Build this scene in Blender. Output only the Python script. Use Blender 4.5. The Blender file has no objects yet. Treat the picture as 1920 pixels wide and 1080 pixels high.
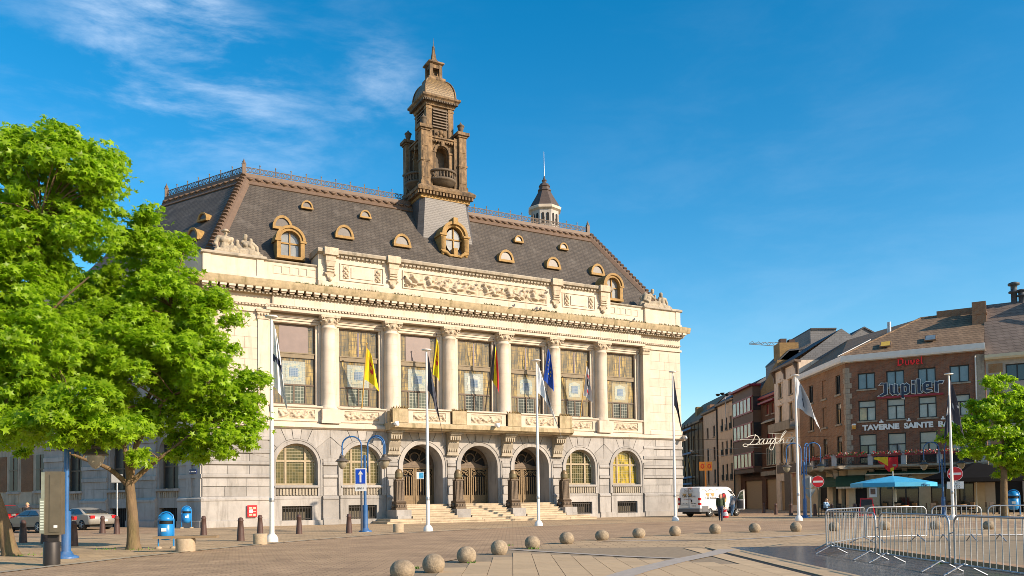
import bpy, bmesh, math, random
import numpy as np
from math import sin, cos, pi, radians, atan2, sqrt, tan
from mathutils import Vector, Matrix, noise
random.seed(7)
S = bpy.context.scene
COL = S.collection

# ------------------------------------------------------------------ camera
cam = bpy.data.cameras.new('camera'); CAM = bpy.data.objects.new('camera', cam); COL.objects.link(CAM)
F, PITCH, ROLL = 1553.36, 1.8963, -0.7522
cam.sensor_width = 36; cam.lens = F/1920*36
cam.shift_y = (886.51-540)/1920
cam.clip_start = 0.1; cam.clip_end = 3000
CAM.matrix_world = Matrix.Translation((0, 0, 1.5)) @ Matrix.Rotation(radians(90+PITCH), 4, 'X') @ Matrix.Rotation(radians(ROLL), 4, 'Z')
S.camera = CAM

# ------------------------------------------------------------------ light
TH = 0.5049                                     # heading of the town hall front
XD = Vector((cos(TH), sin(TH), 0)); ID = Vector((-sin(TH), cos(TH), 0))
SA, SE = radians(32), radians(25.5)
sd = (-ID*cos(SA) + XD*sin(SA))
SUN = Vector((sd.x*cos(SE), sd.y*cos(SE), sin(SE)))
sl = bpy.data.lights.new('sun', 'SUN'); so = bpy.data.objects.new('sun', sl); COL.objects.link(so)
sl.energy = 5.0; sl.angle = radians(0.5); sl.color = (1.0, 0.83, 0.645)
so.rotation_euler = (-SUN).to_track_quat('-Z', 'Y').to_euler(); so.location = (40, -20, 60)
W = bpy.data.worlds.new('World'); S.world = W; W.use_nodes = True
nt = W.node_tree; nt.nodes.clear()
def N(nt, t, **kw):
    n = nt.nodes.new(t)
    for k, v in kw.items():
        if k.startswith('i_'):
            key = k[2:]
            key = int(key) if key.isdigit() else key.replace('_', ' ')
            n.inputs[key].default_value = v
        else: setattr(n, k, v)
    return n
def lk(nt, a, b): nt.links.new(a, b)
sky = N(nt, 'ShaderNodeTexSky', sky_type='NISHITA', sun_disc=False)
sky.sun_elevation = SE; sky.sun_rotation = atan2(SUN.x, SUN.y)
sky.air_density = 1.0; sky.dust_density = 0.6; sky.ozone_density = 1.8; sky.altitude = 0
hs = N(nt, 'ShaderNodeHueSaturation', i_Saturation=1.5, i_Value=1.0, i_Hue=0.491)
lk(nt, sky.outputs[0], hs.inputs['Color'])
tc = N(nt, 'ShaderNodeTexCoord')
# thin cirrus: a streaky noise on the sky, gathered in a bank over the left of the square
def pix_dir(x, y):
    d = Vector(((x-960)/F, -(y-886.51)/F, -1)).normalized()
    return (CAM.matrix_world.to_3x3() @ d).normalized()
mp = N(nt, 'ShaderNodeMapping'); mp.inputs['Rotation'].default_value = (0.35, -0.55, 0.1); mp.inputs['Scale'].default_value = (2.6, 3.4, 8.5)
lk(nt, tc.outputs['Generated'], mp.inputs[0])
n1 = N(nt, 'ShaderNodeTexNoise', i_Scale=2.1, i_Detail=10.0, i_Roughness=0.62, i_Distortion=0.25); lk(nt, mp.outputs[0], n1.inputs['Vector'])
acc = None
for (px, py, rad, amp) in ((270, 40, .10, 1.0), (330, 75, .07, .9), (410, 115, .09, 1.0), (300, 170, .10, .5), (430, 220, .12, .5), (550, 270, .11, .25), (715, 150, .07, .6), (120, 60, .2, .35), (640, 190, .12, .2), (600, 30, .2, .12), (1500, 560, .5, .10)):
    d = pix_dir(px, py)
    v = N(nt, 'ShaderNodeVectorMath', operation='DISTANCE'); lk(nt, tc.outputs['Generated'], v.inputs[0]); v.inputs[1].default_value = d
    m = N(nt, 'ShaderNodeMapRange', interpolation_type='SMOOTHSTEP'); lk(nt, v.outputs['Value'], m.inputs[0])
    m.inputs[1].default_value = 0; m.inputs[2].default_value = rad; m.inputs[3].default_value = amp; m.inputs[4].default_value = 0
    if acc is None: acc = m.outputs[0]
    else:
        a = N(nt, 'ShaderNodeMath', operation='ADD', use_clamp=True); lk(nt, acc, a.inputs[0]); lk(nt, m.outputs[0], a.inputs[1]); acc = a.outputs[0]
r1 = N(nt, 'ShaderNodeMapRange', interpolation_type='SMOOTHSTEP'); lk(nt, n1.outputs[0], r1.inputs[0]); r1.inputs[1].default_value = .40; r1.inputs[2].default_value = .76; r1.inputs[3].default_value = 0; r1.inputs[4].default_value = .62
mu = N(nt, 'ShaderNodeMath', operation='MULTIPLY'); lk(nt, r1.outputs[0], mu.inputs[0]); lk(nt, acc, mu.inputs[1])
mx = N(nt, 'ShaderNodeMixRGB'); mx.inputs['Color2'].default_value = (4.6, 5.4, 6.4, 1)
lk(nt, mu.outputs[0], mx.inputs[0]); lk(nt, hs.outputs[0], mx.inputs['Color1'])
bg = N(nt, 'ShaderNodeBackground', i_Strength=0.135); lk(nt, mx.outputs[0], bg.inputs['Color'])
ow = N(nt, 'ShaderNodeOutputWorld'); lk(nt, bg.outputs[0], ow.inputs[0])
S.view_settings.view_transform = 'Standard'; S.view_settings.look = 'None'
S.view_settings.gamma = 1; S.view_settings.use_curve_mapping = False
S.view_settings.exposure = 0.58
S.render.engine = 'CYCLES'; S.cycles.filter_width = 0.85; S.cycles.max_bounces = 6; S.cycles.diffuse_bounces = 4; S.cycles.transparent_max_bounces = 8
try: S.cycles.use_denoising = True
except Exception: pass

# ------------------------------------------------------------------ helpers
class B:
    """collects geometry, builds it as ONE mesh object"""
    def __init__(s, xf=None): s.v = []; s.f = []; s.m = []; s.s = []; s.xf = xf
    def add(s, vs, fs, m=0, smooth=False):
        o = len(s.v)
        s.v += [tuple(s.xf @ Vector(p)) for p in vs] if s.xf is not None else [tuple(p) for p in vs]
        for f in fs: s.f.append([i+o for i in f]); s.m.append(m); s.s.append(smooth)
        return s
    def box(s, x0, x1, y0, y1, z0, z1, m=0, taper=None):
        a = [(x0,y0,z0),(x1,y0,z0),(x1,y1,z0),(x0,y1,z0),(x0,y0,z1),(x1,y0,z1),(x1,y1,z1),(x0,y1,z1)]
        if taper:
            cx, cy = (x0+x1)/2, (y0+y1)/2
            for k in range(4, 8): a[k] = (cx+(a[k][0]-cx)*taper, cy+(a[k][1]-cy)*taper, a[k][2])
        return s.add(a, [(3,2,1,0),(4,5,6,7),(0,1,5,4),(1,2,6,5),(2,3,7,6),(3,0,4,7)], m)
    def prism(s, poly, vec, m=0, smooth=False, caps=True):
        n = len(poly); v = [Vector(p) for p in poly]; w = [p+Vector(vec) for p in v]
        fs = [(i, (i+1) % n, n+(i+1) % n, n+i) for i in range(n)]
        s.add(v+w, fs, m, smooth)
        if caps: s.add(v, [tuple(range(n))[::-1]], m); s.add(w, [tuple(range(n))], m)
        return s
    def lathe(s, prof, c=(0,0,0), n=12, m=0, smooth=True, a0=0., a1=2*pi, sx=1, sy=1):
        full = abs(a1-a0-2*pi) < 1e-6; k = n if full else n+1
        vs = []
        for r, z in prof:
            for i in range(k):
                a = a0+(a1-a0)*i/n; vs.append((c[0]+r*cos(a)*sx, c[1]+r*sin(a)*sy, c[2]+z))
        fs = []
        for j in range(len(prof)-1):
            for i in range(n):
                i2 = (i+1) % k if full else i+1
                fs.append((j*k+i, j*k+i2, (j+1)*k+i2, (j+1)*k+i))
        s.add(vs, fs, m, smooth)
        if prof[-1][0] > 1e-4 and full: s.add(vs[-k:], [tuple(range(k))], m)
        if prof[0][0] > 1e-4 and full: s.add(vs[:k], [tuple(range(k))[::-1]], m)
        return s
    def tube(s, pts, r, n=6, m=0, caps=True, smooth=True):
        pts = [Vector(p) for p in pts]; L = len(pts)
        rs = r if isinstance(r, (list, tuple)) else [r]*L
        t0 = (pts[1]-pts[0]).normalized()
        u = t0.orthogonal().normalized(); vs = []
        for i, p in enumerate(pts):
            t = (pts[min(i+1, L-1)]-pts[max(i-1, 0)]).normalized()
            u = (u-t*u.dot(t))
            u = u.normalized() if u.length > 1e-6 else t.orthogonal().normalized()
            w = t.cross(u)
            for k in range(n):
                a = 2*pi*k/n; vs.append(p+(u*cos(a)+w*sin(a))*rs[i])
        fs = [(i*n+k, i*n+(k+1) % n, (i+1)*n+(k+1) % n, (i+1)*n+k) for i in range(L-1) for k in range(n)]
        s.add(vs, fs, m, smooth)
        if caps: s.add(vs[:n], [tuple(range(n))[::-1]], m); s.add(vs[-n:], [tuple(range(n))], m)
        return s
    def ball(s, c, r, n=10, k=6, m=0, sz=1.):
        return s.lathe([(r*sin(pi*j/k)+1e-5, -r*sz*cos(pi*j/k)) for j in range(k+1)], c, n, m)
    def grid(s, fn, nu, nv, m=None, smooth=True):
        vs = [fn(i/nu, j/nv) for j in range(nv+1) for i in range(nu+1)]
        o = len(s.v); s.add(vs, [], 0)
        for j in range(nv):
            for i in range(nu):
                a = o+j*(nu+1)+i; s.f.append([a, a+1, a+nu+2, a+nu+1]); s.s.append(smooth)
                s.m.append(m((i+.5)/nu, (j+.5)/nv) if callable(m) else (m or 0))
        return s
    def build(s, name, mats, parent=None, loc=None, rz=0, kind=None, label=None):
        me = bpy.data.meshes.new(name); me.from_pydata(s.v, [], s.f)
        mats = mats if isinstance(mats, (list, tuple)) else [mats]
        for mt in mats: me.materials.append(mt)
        if len(mats) > 1: me.polygons.foreach_set('material_index', s.m)
        me.polygons.foreach_set('use_smooth', s.s); me.update()
        return put(name, me, parent, loc, rz, kind, label)
def put(name, me, parent=None, loc=None, rz=0, kind=None, label=None):
    o = bpy.data.objects.new(name, me); COL.objects.link(o)
    if parent: o.parent = parent; PK.setdefault(parent.name, []).append(o)
    if loc is not None: o.location = loc
    if rz: o.rotation_euler.z = rz
    if kind: o['kind'] = kind
    if label: o['label'] = label
    return o
def thing(name, label, cat, loc=(0,0,0), rz=0, group=None):
    o = bpy.data.objects.new(name, None); COL.objects.link(o); o.empty_display_size = .2
    o.location = loc; o.rotation_euler.z = rz
    return tag(o, label, cat, group)
def tag(o, label, cat, group=None):
    o['label'] = label; o['category'] = cat
    if group: o['group'] = group
    return o
def dup(root, loc, rz=0, label=None, scale=None):
    r = root.copy(); COL.objects.link(r); r.location = loc; r.rotation_euler.z = rz
    if scale: r.scale = scale
    if label: r['label'] = label
    for ch in kids(root):
        c = ch.copy(); COL.objects.link(c); c.parent = r
        for g in kids(ch):
            d = g.copy(); COL.objects.link(d); d.parent = c
    return r
PK = {}
def kids(o): return PK.get(o.name, [])
def remesh(b, voxel, name='body', smooth=True):
    me = bpy.data.meshes.new(name); me.from_pydata(b.v, [], b.f); me.update()
    o = bpy.data.objects.new(name, me); COL.objects.link(o)
    md = o.modifiers.new('r', 'REMESH'); md.mode = 'VOXEL'; md.voxel_size = voxel; md.use_smooth_shade = smooth
    sm = o.modifiers.new('s', 'SMOOTH'); sm.factor = .5; sm.iterations = 2
    dg = bpy.context.evaluated_depsgraph_get()
    m2 = bpy.data.meshes.new_from_object(o.evaluated_get(dg)); m2.name = name
    bpy.data.objects.remove(o); bpy.data.meshes.remove(me)
    return m2
def capsule(b, p, q, r0, r1, n=10):
    p, q = Vector(p), Vector(q); d = q-p; L = max(d.length, 1e-5); t = d/L
    pts = []; rs = []
    for k in range(5): a = pi/2*(1-k/4); pts.append(p-t*r0*sin(a)); rs.append(max(r0*cos(a), 1e-4))
    for k in range(1, 5): a = pi/2*k/4; pts.append(q+t*r1*sin(a)); rs.append(max(r1*cos(a), 1e-4))
    b.tube(pts, rs, n)
def text(s, size, mat, M4, name='lettering', parent=None, ext=.01, bold=0., align='CENTER', sx=1):
    cu = bpy.data.curves.new(name, 'FONT'); cu.body = s; cu.size = size; cu.extrude = ext; cu.offset = bold; cu.align_x = align; cu.resolution_u = 3
    o = bpy.data.objects.new(name, cu); COL.objects.link(o)
    dg = bpy.context.evaluated_depsgraph_get(); me = bpy.data.meshes.new_from_object(o.evaluated_get(dg)); me.name = name
    bpy.data.objects.remove(o)
    me.transform(M4 @ Matrix.Diagonal((sx, 1, 1, 1))); me.materials.clear(); me.materials.append(mat)
    return put(name, me, parent)
def face_front(x, y, z):       # text plane: reads along +X, up is Z, faces -Y
    return Matrix.Translation((x, y, z)) @ Matrix.Rotation(pi/2, 4, 'X')

# ------------------------------------------------------------------ materials
def mat(name, col, rough=.75, var=.12, scale=3., bump=0., bscale=None, metal=0., streak=0., scol=None, slo=.5, rnd=0., spec=.4, stretch=(1,1,1), emit=0):
    m = bpy.data.materials.new(name); m.use_nodes = True; t = m.node_tree; p = t.nodes['Principled BSDF']
    p.inputs['Roughness'].default_value = rough; p.inputs['Metallic'].default_value = metal; p.inputs['Specular IOR Level'].default_value = spec
    c = (*col, 1)
    if emit:
        p.inputs['Emission Color'].default_value = c; p.inputs['Emission Strength'].default_value = emit
    tcn = N(t, 'ShaderNodeTexCoord'); out = None
    mpn = N(t, 'ShaderNodeMapping'); mpn.inputs['Scale'].default_value = stretch; lk(t, tcn.outputs['Object'], mpn.inputs[0])
    rgb = N(t, 'ShaderNodeRGB'); rgb.outputs[0].default_value = c; out = rgb.outputs[0]
    if var:
        nz = N(t, 'ShaderNodeTexNoise', i_Scale=scale, i_Detail=6.0, i_Roughness=.65); lk(t, mpn.outputs[0], nz.inputs['Vector'])
        mr = N(t, 'ShaderNodeMapRange'); lk(t, nz.outputs[0], mr.inputs[0]); mr.inputs[1].default_value = .25; mr.inputs[2].default_value = .75; mr.inputs[3].default_value = 1-var; mr.inputs[4].default_value = 1+var
        val = mr.outputs[0]
        if rnd:
            oi = N(t, 'ShaderNodeObjectInfo'); m2 = N(t, 'ShaderNodeMapRange'); lk(t, oi.outputs['Random'], m2.inputs[0]); m2.inputs[3].default_value = 1-rnd; m2.inputs[4].default_value = 1+rnd
            m3 = N(t, 'ShaderNodeMath', operation='MULTIPLY'); lk(t, val, m3.inputs[0]); lk(t, m2.outputs[0], m3.inputs[1]); val = m3.outputs[0]
        mm = N(t, 'ShaderNodeVectorMath', operation='SCALE'); lk(t, out, mm.inputs[0]); lk(t, val, mm.inputs['Scale']); out = mm.outputs[0]
    if streak:
        mp2 = N(t, 'ShaderNodeMapping'); mp2.inputs['Scale'].default_value = (1.6, 1.6, .22); lk(t, tcn.outputs['Object'], mp2.inputs[0])
        n2 = N(t, 'ShaderNodeTexNoise', i_Scale=1.3, i_Detail=8.0, i_Roughness=.7); lk(t, mp2.outputs[0], n2.inputs['Vector'])
        mr2 = N(t, 'ShaderNodeMapRange'); lk(t, n2.outputs[0], mr2.inputs[0]); mr2.inputs[1].default_value = slo; mr2.inputs[2].default_value = slo+.2; mr2.inputs[3].default_value = 0; mr2.inputs[4].default_value = streak
        mi = N(t, 'ShaderNodeMixRGB'); lk(t, mr2.outputs[0], mi.inputs[0]); lk(t, out, mi.inputs['Color1']); mi.inputs['Color2'].default_value = (*(scol or [k*.35 for k in col]), 1); out = mi.outputs[0]
    lk(t, out, p.inputs['Base Color'])
    if bump:
        nb = N(t, 'ShaderNodeTexNoise', i_Scale=bscale or scale*4, i_Detail=5.0); lk(t, mpn.outputs[0], nb.inputs['Vector'])
        bp = N(t, 'ShaderNodeBump', i_Strength=bump, i_Distance=.03); lk(t, nb.outputs[0], bp.inputs['Height']); lk(t, bp.outputs[0], p.inputs['Normal'])
    return m
def bricks(name, c1, c2, cm, bw, bh, mortar=.012, rough=.85, axes='xz', bump=.4, spec=.3, noise_amt=.25, offset=.5, stain=None, samt=.5, sscale=.5):
    m = bpy.data.materials.new(name); m.use_nodes = True; t = m.node_tree; p = t.nodes['Principled BSDF']
    p.inputs['Roughness'].default_value = rough; p.inputs['Specular IOR Level'].default_value = spec
    tcn = N(t, 'ShaderNodeTexCoord'); sx = N(t, 'ShaderNodeSeparateXYZ'); lk(t, tcn.outputs['Object'], sx.inputs[0]); cb = N(t, 'ShaderNodeCombineXYZ')
    if axes == 'xz':
        ad = N(t, 'ShaderNodeMath', operation='ADD'); lk(t, sx.outputs[0], ad.inputs[0]); lk(t, sx.outputs[1], ad.inputs[1]); lk(t, ad.outputs[0], cb.inputs[0]); lk(t, sx.outputs[2], cb.inputs[1])
    else:
        lk(t, sx.outputs[0], cb.inputs[0]); lk(t, sx.outputs[1], cb.inputs[1])
    b = N(t, 'ShaderNodeTexBrick', i_Scale=1.0, i_Mortar_Size=mortar, i_Mortar_Smooth=.2, i_Bias=0., i_Brick_Width=bw, i_Row_Height=bh); b.offset = offset
    b.inputs['Color1'].default_value = (*c1, 1); b.inputs['Color2'].default_value = (*c2, 1); b.inputs['Mortar'].default_value = (*cm, 1)
    lk(t, cb.outputs[0], b.inputs['Vector'])
    nz = N(t, 'ShaderNodeTexNoise', i_Scale=.7, i_Detail=7.0, i_Roughness=.7); lk(t, tcn.outputs['Object'], nz.inputs['Vector'])
    mr = N(t, 'ShaderNodeMapRange'); lk(t, nz.outputs[0], mr.inputs[0]); mr.inputs[1].default_value = .25; mr.inputs[2].default_value = .75; mr.inputs[3].default_value = 1-noise_amt; mr.inputs[4].default_value = 1+noise_amt
    mm = N(t, 'ShaderNodeVectorMath', operation='SCALE'); lk(t, b.outputs['Color'], mm.inputs[0]); lk(t, mr.outputs[0], mm.inputs['Scale']); oc = mm.outputs[0]
    if stain:
        n3 = N(t, 'ShaderNodeTexNoise', i_Scale=sscale, i_Detail=9.0, i_Roughness=.72); lk(t, tcn.outputs['Object'], n3.inputs['Vector'])
        r3 = N(t, 'ShaderNodeMapRange'); lk(t, n3.outputs[0], r3.inputs[0]); r3.inputs[1].default_value = .52; r3.inputs[2].default_value = .70; r3.inputs[3].default_value = 0; r3.inputs[4].default_value = samt
        m3 = N(t, 'ShaderNodeMixRGB'); lk(t, r3.outputs[0], m3.inputs[0]); lk(t, oc, m3.inputs['Color1']); m3.inputs['Color2'].default_value = (*stain, 1); oc = m3.outputs[0]
    lk(t, oc, p.inputs['Base Color'])
    if bump:
        bp = N(t, 'ShaderNodeBump', i_Strength=bump, i_Distance=.02, invert=True); lk(t, b.outputs['Fac'], bp.inputs['Height']); lk(t, bp.outputs[0], p.inputs['Normal'])
    return m
def glass(name, col=(.03,.035,.04), rough=.06, var=.3):
    return mat(name, col, rough, var, 1.5, spec=.9)
STONE = mat('limestone', (.56,.472,.37), .85, .15, 1.2, .12, 18, streak=.55, scol=(.27,.215,.15), slo=.53, rnd=.07)
STONE2 = mat('grey_limestone', (.335,.312,.285), .85, .18, 1.0, .15, 14, streak=.75, scol=(.17,.155,.135), slo=.5, rnd=.15)
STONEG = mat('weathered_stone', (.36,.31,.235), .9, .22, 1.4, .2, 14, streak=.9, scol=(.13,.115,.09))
MOSS = mat('mossy_ledge', (.40,.315,.19), .95, .3, 2.5, .4, 9, streak=.9, scol=(.15,.125,.055))
CARVE = mat('carved_stone', (.50,.41,.30), .9, .25, 4, .3, 16, streak=.6, scol=(.22,.17,.11))
STATUE = mat('statue_stone', (.36,.30,.215), .9, .4, 5, .3, 12, streak=.9, scol=(.14,.125,.10))
SLATE = bricks('roof_slate', (.092,.076,.06), (.074,.061,.049), (.04,.034,.028), .34, .17, .02, .7, 'xz', .5, .35, .3, stain=(.19,.165,.14), samt=.45, sscale=.9)
SLATE2 = bricks('tower_slate', (.095,.085,.076), (.072,.064,.058), (.08,.07,.06), .3, .15, .012, .5, 'xz', .3, .5, .2)
LEAD = mat('lead_trim', (.135,.088,.058), .6, .2, 3, .1, spec=.4)
OCHRE = mat('ochre_paint', (.31,.185,.055), .7, .35, 4, .15, streak=.6, scol=(.17,.10,.04))
TOWER = mat('tower_stone', (.215,.14,.072), .85, .7, 2.4, .35, 9, streak=1.0, scol=(.05,.036,.024), slo=.44)
TOWERD = mat('tower_dark_stone', (.11,.085,.06), .85, .3, 3, .2)
DOME = bricks('dome_scales', (.22,.14,.05), (.16,.10,.035), (.08,.05,.02), .3, .16, .02, .55, 'xz', .5, .5)
BRONZE = mat('bronze', (.17,.115,.058), .5, .3, 4, .1, metal=.25)
BRONZED = mat('dark_bronze', (.125,.09,.06), .55, .3, 4, .1, metal=.2)
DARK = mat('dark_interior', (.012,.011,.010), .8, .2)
IRON = mat('dark_iron', (.035,.03,.027), .5, .2, metal=.4)
WHITE = mat('white_paint', (.78,.76,.72), .4, .05, 2, spec=.5)
BLUE = mat('blue_enamel', (.02,.10,.27), .4, .25, 4, spec=.5, streak=.35, scol=(.25,.26,.28))
BLUEBIN = mat('blue_plastic', (.012,.19,.48), .3, .15, 3, spec=.5)
CLEAR = mat('frosted_glass', (.27,.235,.17), .25, .1, spec=.6)
GRANITE = mat('granite', (.29,.225,.15), .85, .45, 11, .5, 30, streak=.6, scol=(.16,.12,.075), rnd=.12)
RUST = mat('brown_iron', (.075,.04,.032), .55, .25, 6, spec=.4)
GALV = mat('galvanised_steel', (.36,.37,.385), .42, .3, 9, metal=.7)
ROADM = None
GLASS = glass('window_glass')
GLASSB = glass('sky_reflection_glass', (.15,.19,.21), .05, .25)  # blue sky reflection painted into the pane colour
DULL = mat('dull_glass', (.035,.036,.034), .3, .4, 2, spec=.25)
GLASSW = glass('warm_reflection_glass', (.42,.30,.15), .12, .45)  # warm reflection of sunlit walls put into the pane colour
BLACK = mat('black_paint', (.015,.015,.016), .4, .1)
RED = mat('red_paint', (.55,.02,.02), .4, .1)
REDD = mat('dark_red_paint', (.26,.02,.03), .5, .15)
CREAM = mat('cream_render', (.46,.37,.24), .9, .14, 2)
# ------------------------------------------------------------------ ground
PAVE = bricks('plaza_paving', (.46,.33,.195), (.39,.275,.162), (.23,.16,.095), .6, .4, .02, .9, 'xy', .25, .25, .25, stain=(.2,.15,.1), samt=.7, sscale=.3)
SETTS = bricks('road_setts', (.425,.288,.172), (.355,.235,.142), (.25,.168,.10), .30, .15, .02, .85, 'xy', .35, .3, .3, stain=(.15,.10,.065), samt=.6, sscale=.3)
SLAB = mat('plaza_slab', (.455,.325,.19), .85, .2, 2.2, .12, 30, streak=.35, scol=(.2,.15,.1), rnd=.07)
JOINT = mat('slab_bedding', (.26,.195,.125), .95, .3, 6)
STRIP = mat('grey_stone_strip', (.36,.31,.26), .8, .15, 6)
TILE = bricks('wet_basin_tiles', (.125,.10,.075), (.10,.082,.062), (.03,.027,.023), .3, .3, .024, .24, 'xy', .12, .6, .3, 0.)
def sheet(name, poly, z, m, kind='structure'):
    b = B(); b.add([(x, y, z) for x, y in poly], [tuple(range(len(poly)))]); return b.build(name, m, kind=kind)
def band(name, inner, outer, z, m):
    b = B(); n = len(inner); b.add([(x, y, z) for x, y in inner]+[(x, y, z) for x, y in outer], [(i, i+1, n+i+1, n+i) for i in range(n-1)])
    return b.build(name, m, kind='structure')
def smooth_curve(pts, k=6):
    out = []
    P = [pts[0]]+list(pts)+[pts[-1]]
    for i in range(1, len(P)-2):
        for s in range(k):
            t = s/k; a, b, c, d = (Vector(q) for q in P[i-1:i+3])
            out.append(tuple(.5*((2*b)+(c-a)*t+(2*a-5*b+4*c-d)*t*t+(3*b-a-3*c+d)*t**3)))
    out.append(tuple(pts[-1])); return out
def strip(name, pts, w, z, m):
    b = B(); L = []; R = []
    for i, p in enumerate(pts):
        p = Vector(p); t = (Vector(pts[min(i+1, len(pts)-1)])-Vector(pts[max(i-1, 0)])).normalized(); nrm = Vector((-t.y, t.x))
        L.append((*(p+nrm*w/2), z)); R.append((*(p-nrm*w/2), z))
    n = len(pts); b.add(L+R, [(i, i+1, n+i+1, n+i) for i in range(n-1)]); return b.build(name, m, kind='structure')
sheet('ground', [(-1500,-300),(1500,-300),(1500,2500),(-1500,2500)], 0, PAVE)
inn = [(-3.4,4),(-3.2,10),(-2.9,14),(-2.4,17.2),(-1.6,20.6),(-.6,23.8),(1.1,27.9),(4.0,32.0),(8.1,35.6),(12.2,36.7),(16.5,37.2),(22,36.5),(40,32)]
outp = [(-14,4),(-13,11),(-12,17),(-10.9,24),(-9.0,31),(-6.8,36.2),(-4.4,40.3),(1.2,46.7),(9.5,52.2),(13.6,52.3),(18,50.3),(26,46.2),(44,39)]
band('road', smooth_curve(inn), smooth_curve(outp), .006, SETTS)
strip('kerb', smooth_curve(outp)[6:-6], .3, .02, bricks('kerb_stone', (.40,.33,.24), (.34,.28,.2), (.2,.16,.11), 1.0, .6, .02, .85, 'xy', .2))
# side street by the left flank and the street to the right of the town hall
sheet('side_street', [(-60,41.5),(-21,41.5),(-17.8,45.5),(-24.2,56),(-60,110)], .006, SETTS)
sheet('street', [(15.5,66),(26,63.5),(26.5,160),(15.5,160)], .006, SETTS)
# slabs inside the ring of stone balls: every slab a piece of its own over dark bedding
plaza = sheet('plaza', [(-2.9,10),(5.7,10),(5.7,25.4),(-.1,25.4),(-1.6,20.9),(-2.5,17)], .006, JOINT)
smesh = {}
def ring_x(y):
    for (x0, y0), (x1, y1) in zip(inn, inn[1:]):
        if y0 <= y <= y1: return x0+(x1-x0)*(y-y0)/(y1-y0)
    return -3
def slab(x0, x1, y0, y1, z=.017):
    w, h = round(x1-x0, 3), round(y1-y0, 3)
    if (w, h) not in smesh:
        b = B(); g = .007
        b.box(-w/2+g, w/2-g, -h/2+g, h/2-g, -.02, 0)
        o = b.build('slab', SLAB); smesh[(w, h)] = o.data
    else: o = put('slab', smesh[(w, h)])
    o.parent = plaza; o.location = ((x0+x1)/2, (y0+y1)/2, z)
for i in range(15):
    x0 = -2.07+i*.515
    for j in range(9):
        y0 = 13.6+j*1.1+(.55 if i % 2 else 0)
        if x0 < ring_x(y0+1.1)+.5 or x0 < ring_x(y0)+.4 or x0+.515 > 5.6: continue
        if y0+1.1 > 25.0-max(0, x0+.5)*1.05: continue
        slab(x0, x0+.515, y0, y0+1.1)
strip('paving_strip', [(-.1,25.15),(1.0,23.7),(2.0,22.5),(3.0,21.3),(4.2,20.3)], .28, .021, STRIP)
strip('paving_strip', [(1.75,15.3),(2.6,17.2),(3.8,19.5),(5.3,22.0),(6.1,23.6)], .52, .025, STRIP)
strip('paving_strip', [(3.2,29.5),(7.5,29.2),(10.2,31),(12.5,33.0)], .32, .012, STRIP)
strip('kerb', [(5.3,10),(5.3,24.6)], .5, .019, SLAB)
b = B(); b.box(5.62, 5.76, 8, 24.2, -.05, .0085); b.build('drain_slot', DARK, kind='structure')
b = B(); b.box(5.76, 6.42, 8, 24.9, -.1, .022); b.build('kerb', SLAB, kind='structure')
sheet('basin', [(6.42,6),(9.5,6),(9.5,25),(6.42,24.75)], .012, TILE)
b = B()
b.box(9.5, 9.82, 6, 25.0, -.1, .12); b.build('kerb', mat('sandstone_kerb', (.36,.22,.12), .85, .25, 4, .2), kind='structure')
sheet('inner_plaza', [(9.82,6),(30,6),(30,24),(20,29),(12,27.5),(9.82,25)], .045, mat('inner_paving', (.27,.2,.12), .9, .2, 2, .2))
# small weeds at the basin and round the balls
WEED = mat('weed', (.10,.20,.02), .8, .3, 8)
def weeds(name, spots, n, h, seed):
    rng = random.Random(seed); b = B()
    for (x, y, r) in spots:
        for _ in range(n):
            a = rng.random()*6.28; d = rng.random()**.5*r; px, py = x+cos(a)*d, y+sin(a)*d; t = rng.random()*6.28; hh = h*(.4+rng.random()); w = .018
            b.add([(px-w*cos(t), py-w*sin(t), 0), (px+w*cos(t), py+w*sin(t), 0), (px+rng.uniform(-.05,.05), py+rng.uniform(-.05,.05), hh)], [(0,1,2)])
    o = b.build(name, WEED, kind='stuff'); return o
weeds('weeds', [(.65,25.35,.22),(-1.0,19.9,.1),(9.4,20.5,.15),(9.45,22.3,.2),(9.2,18,.12),(-15.0,25.6,.5),(-12.5,27.9,.5),(-13.9,28.3,.4),(-.2,27.3,.25),(-2.2,18.5,.12)], 26, .06, 3)

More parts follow.
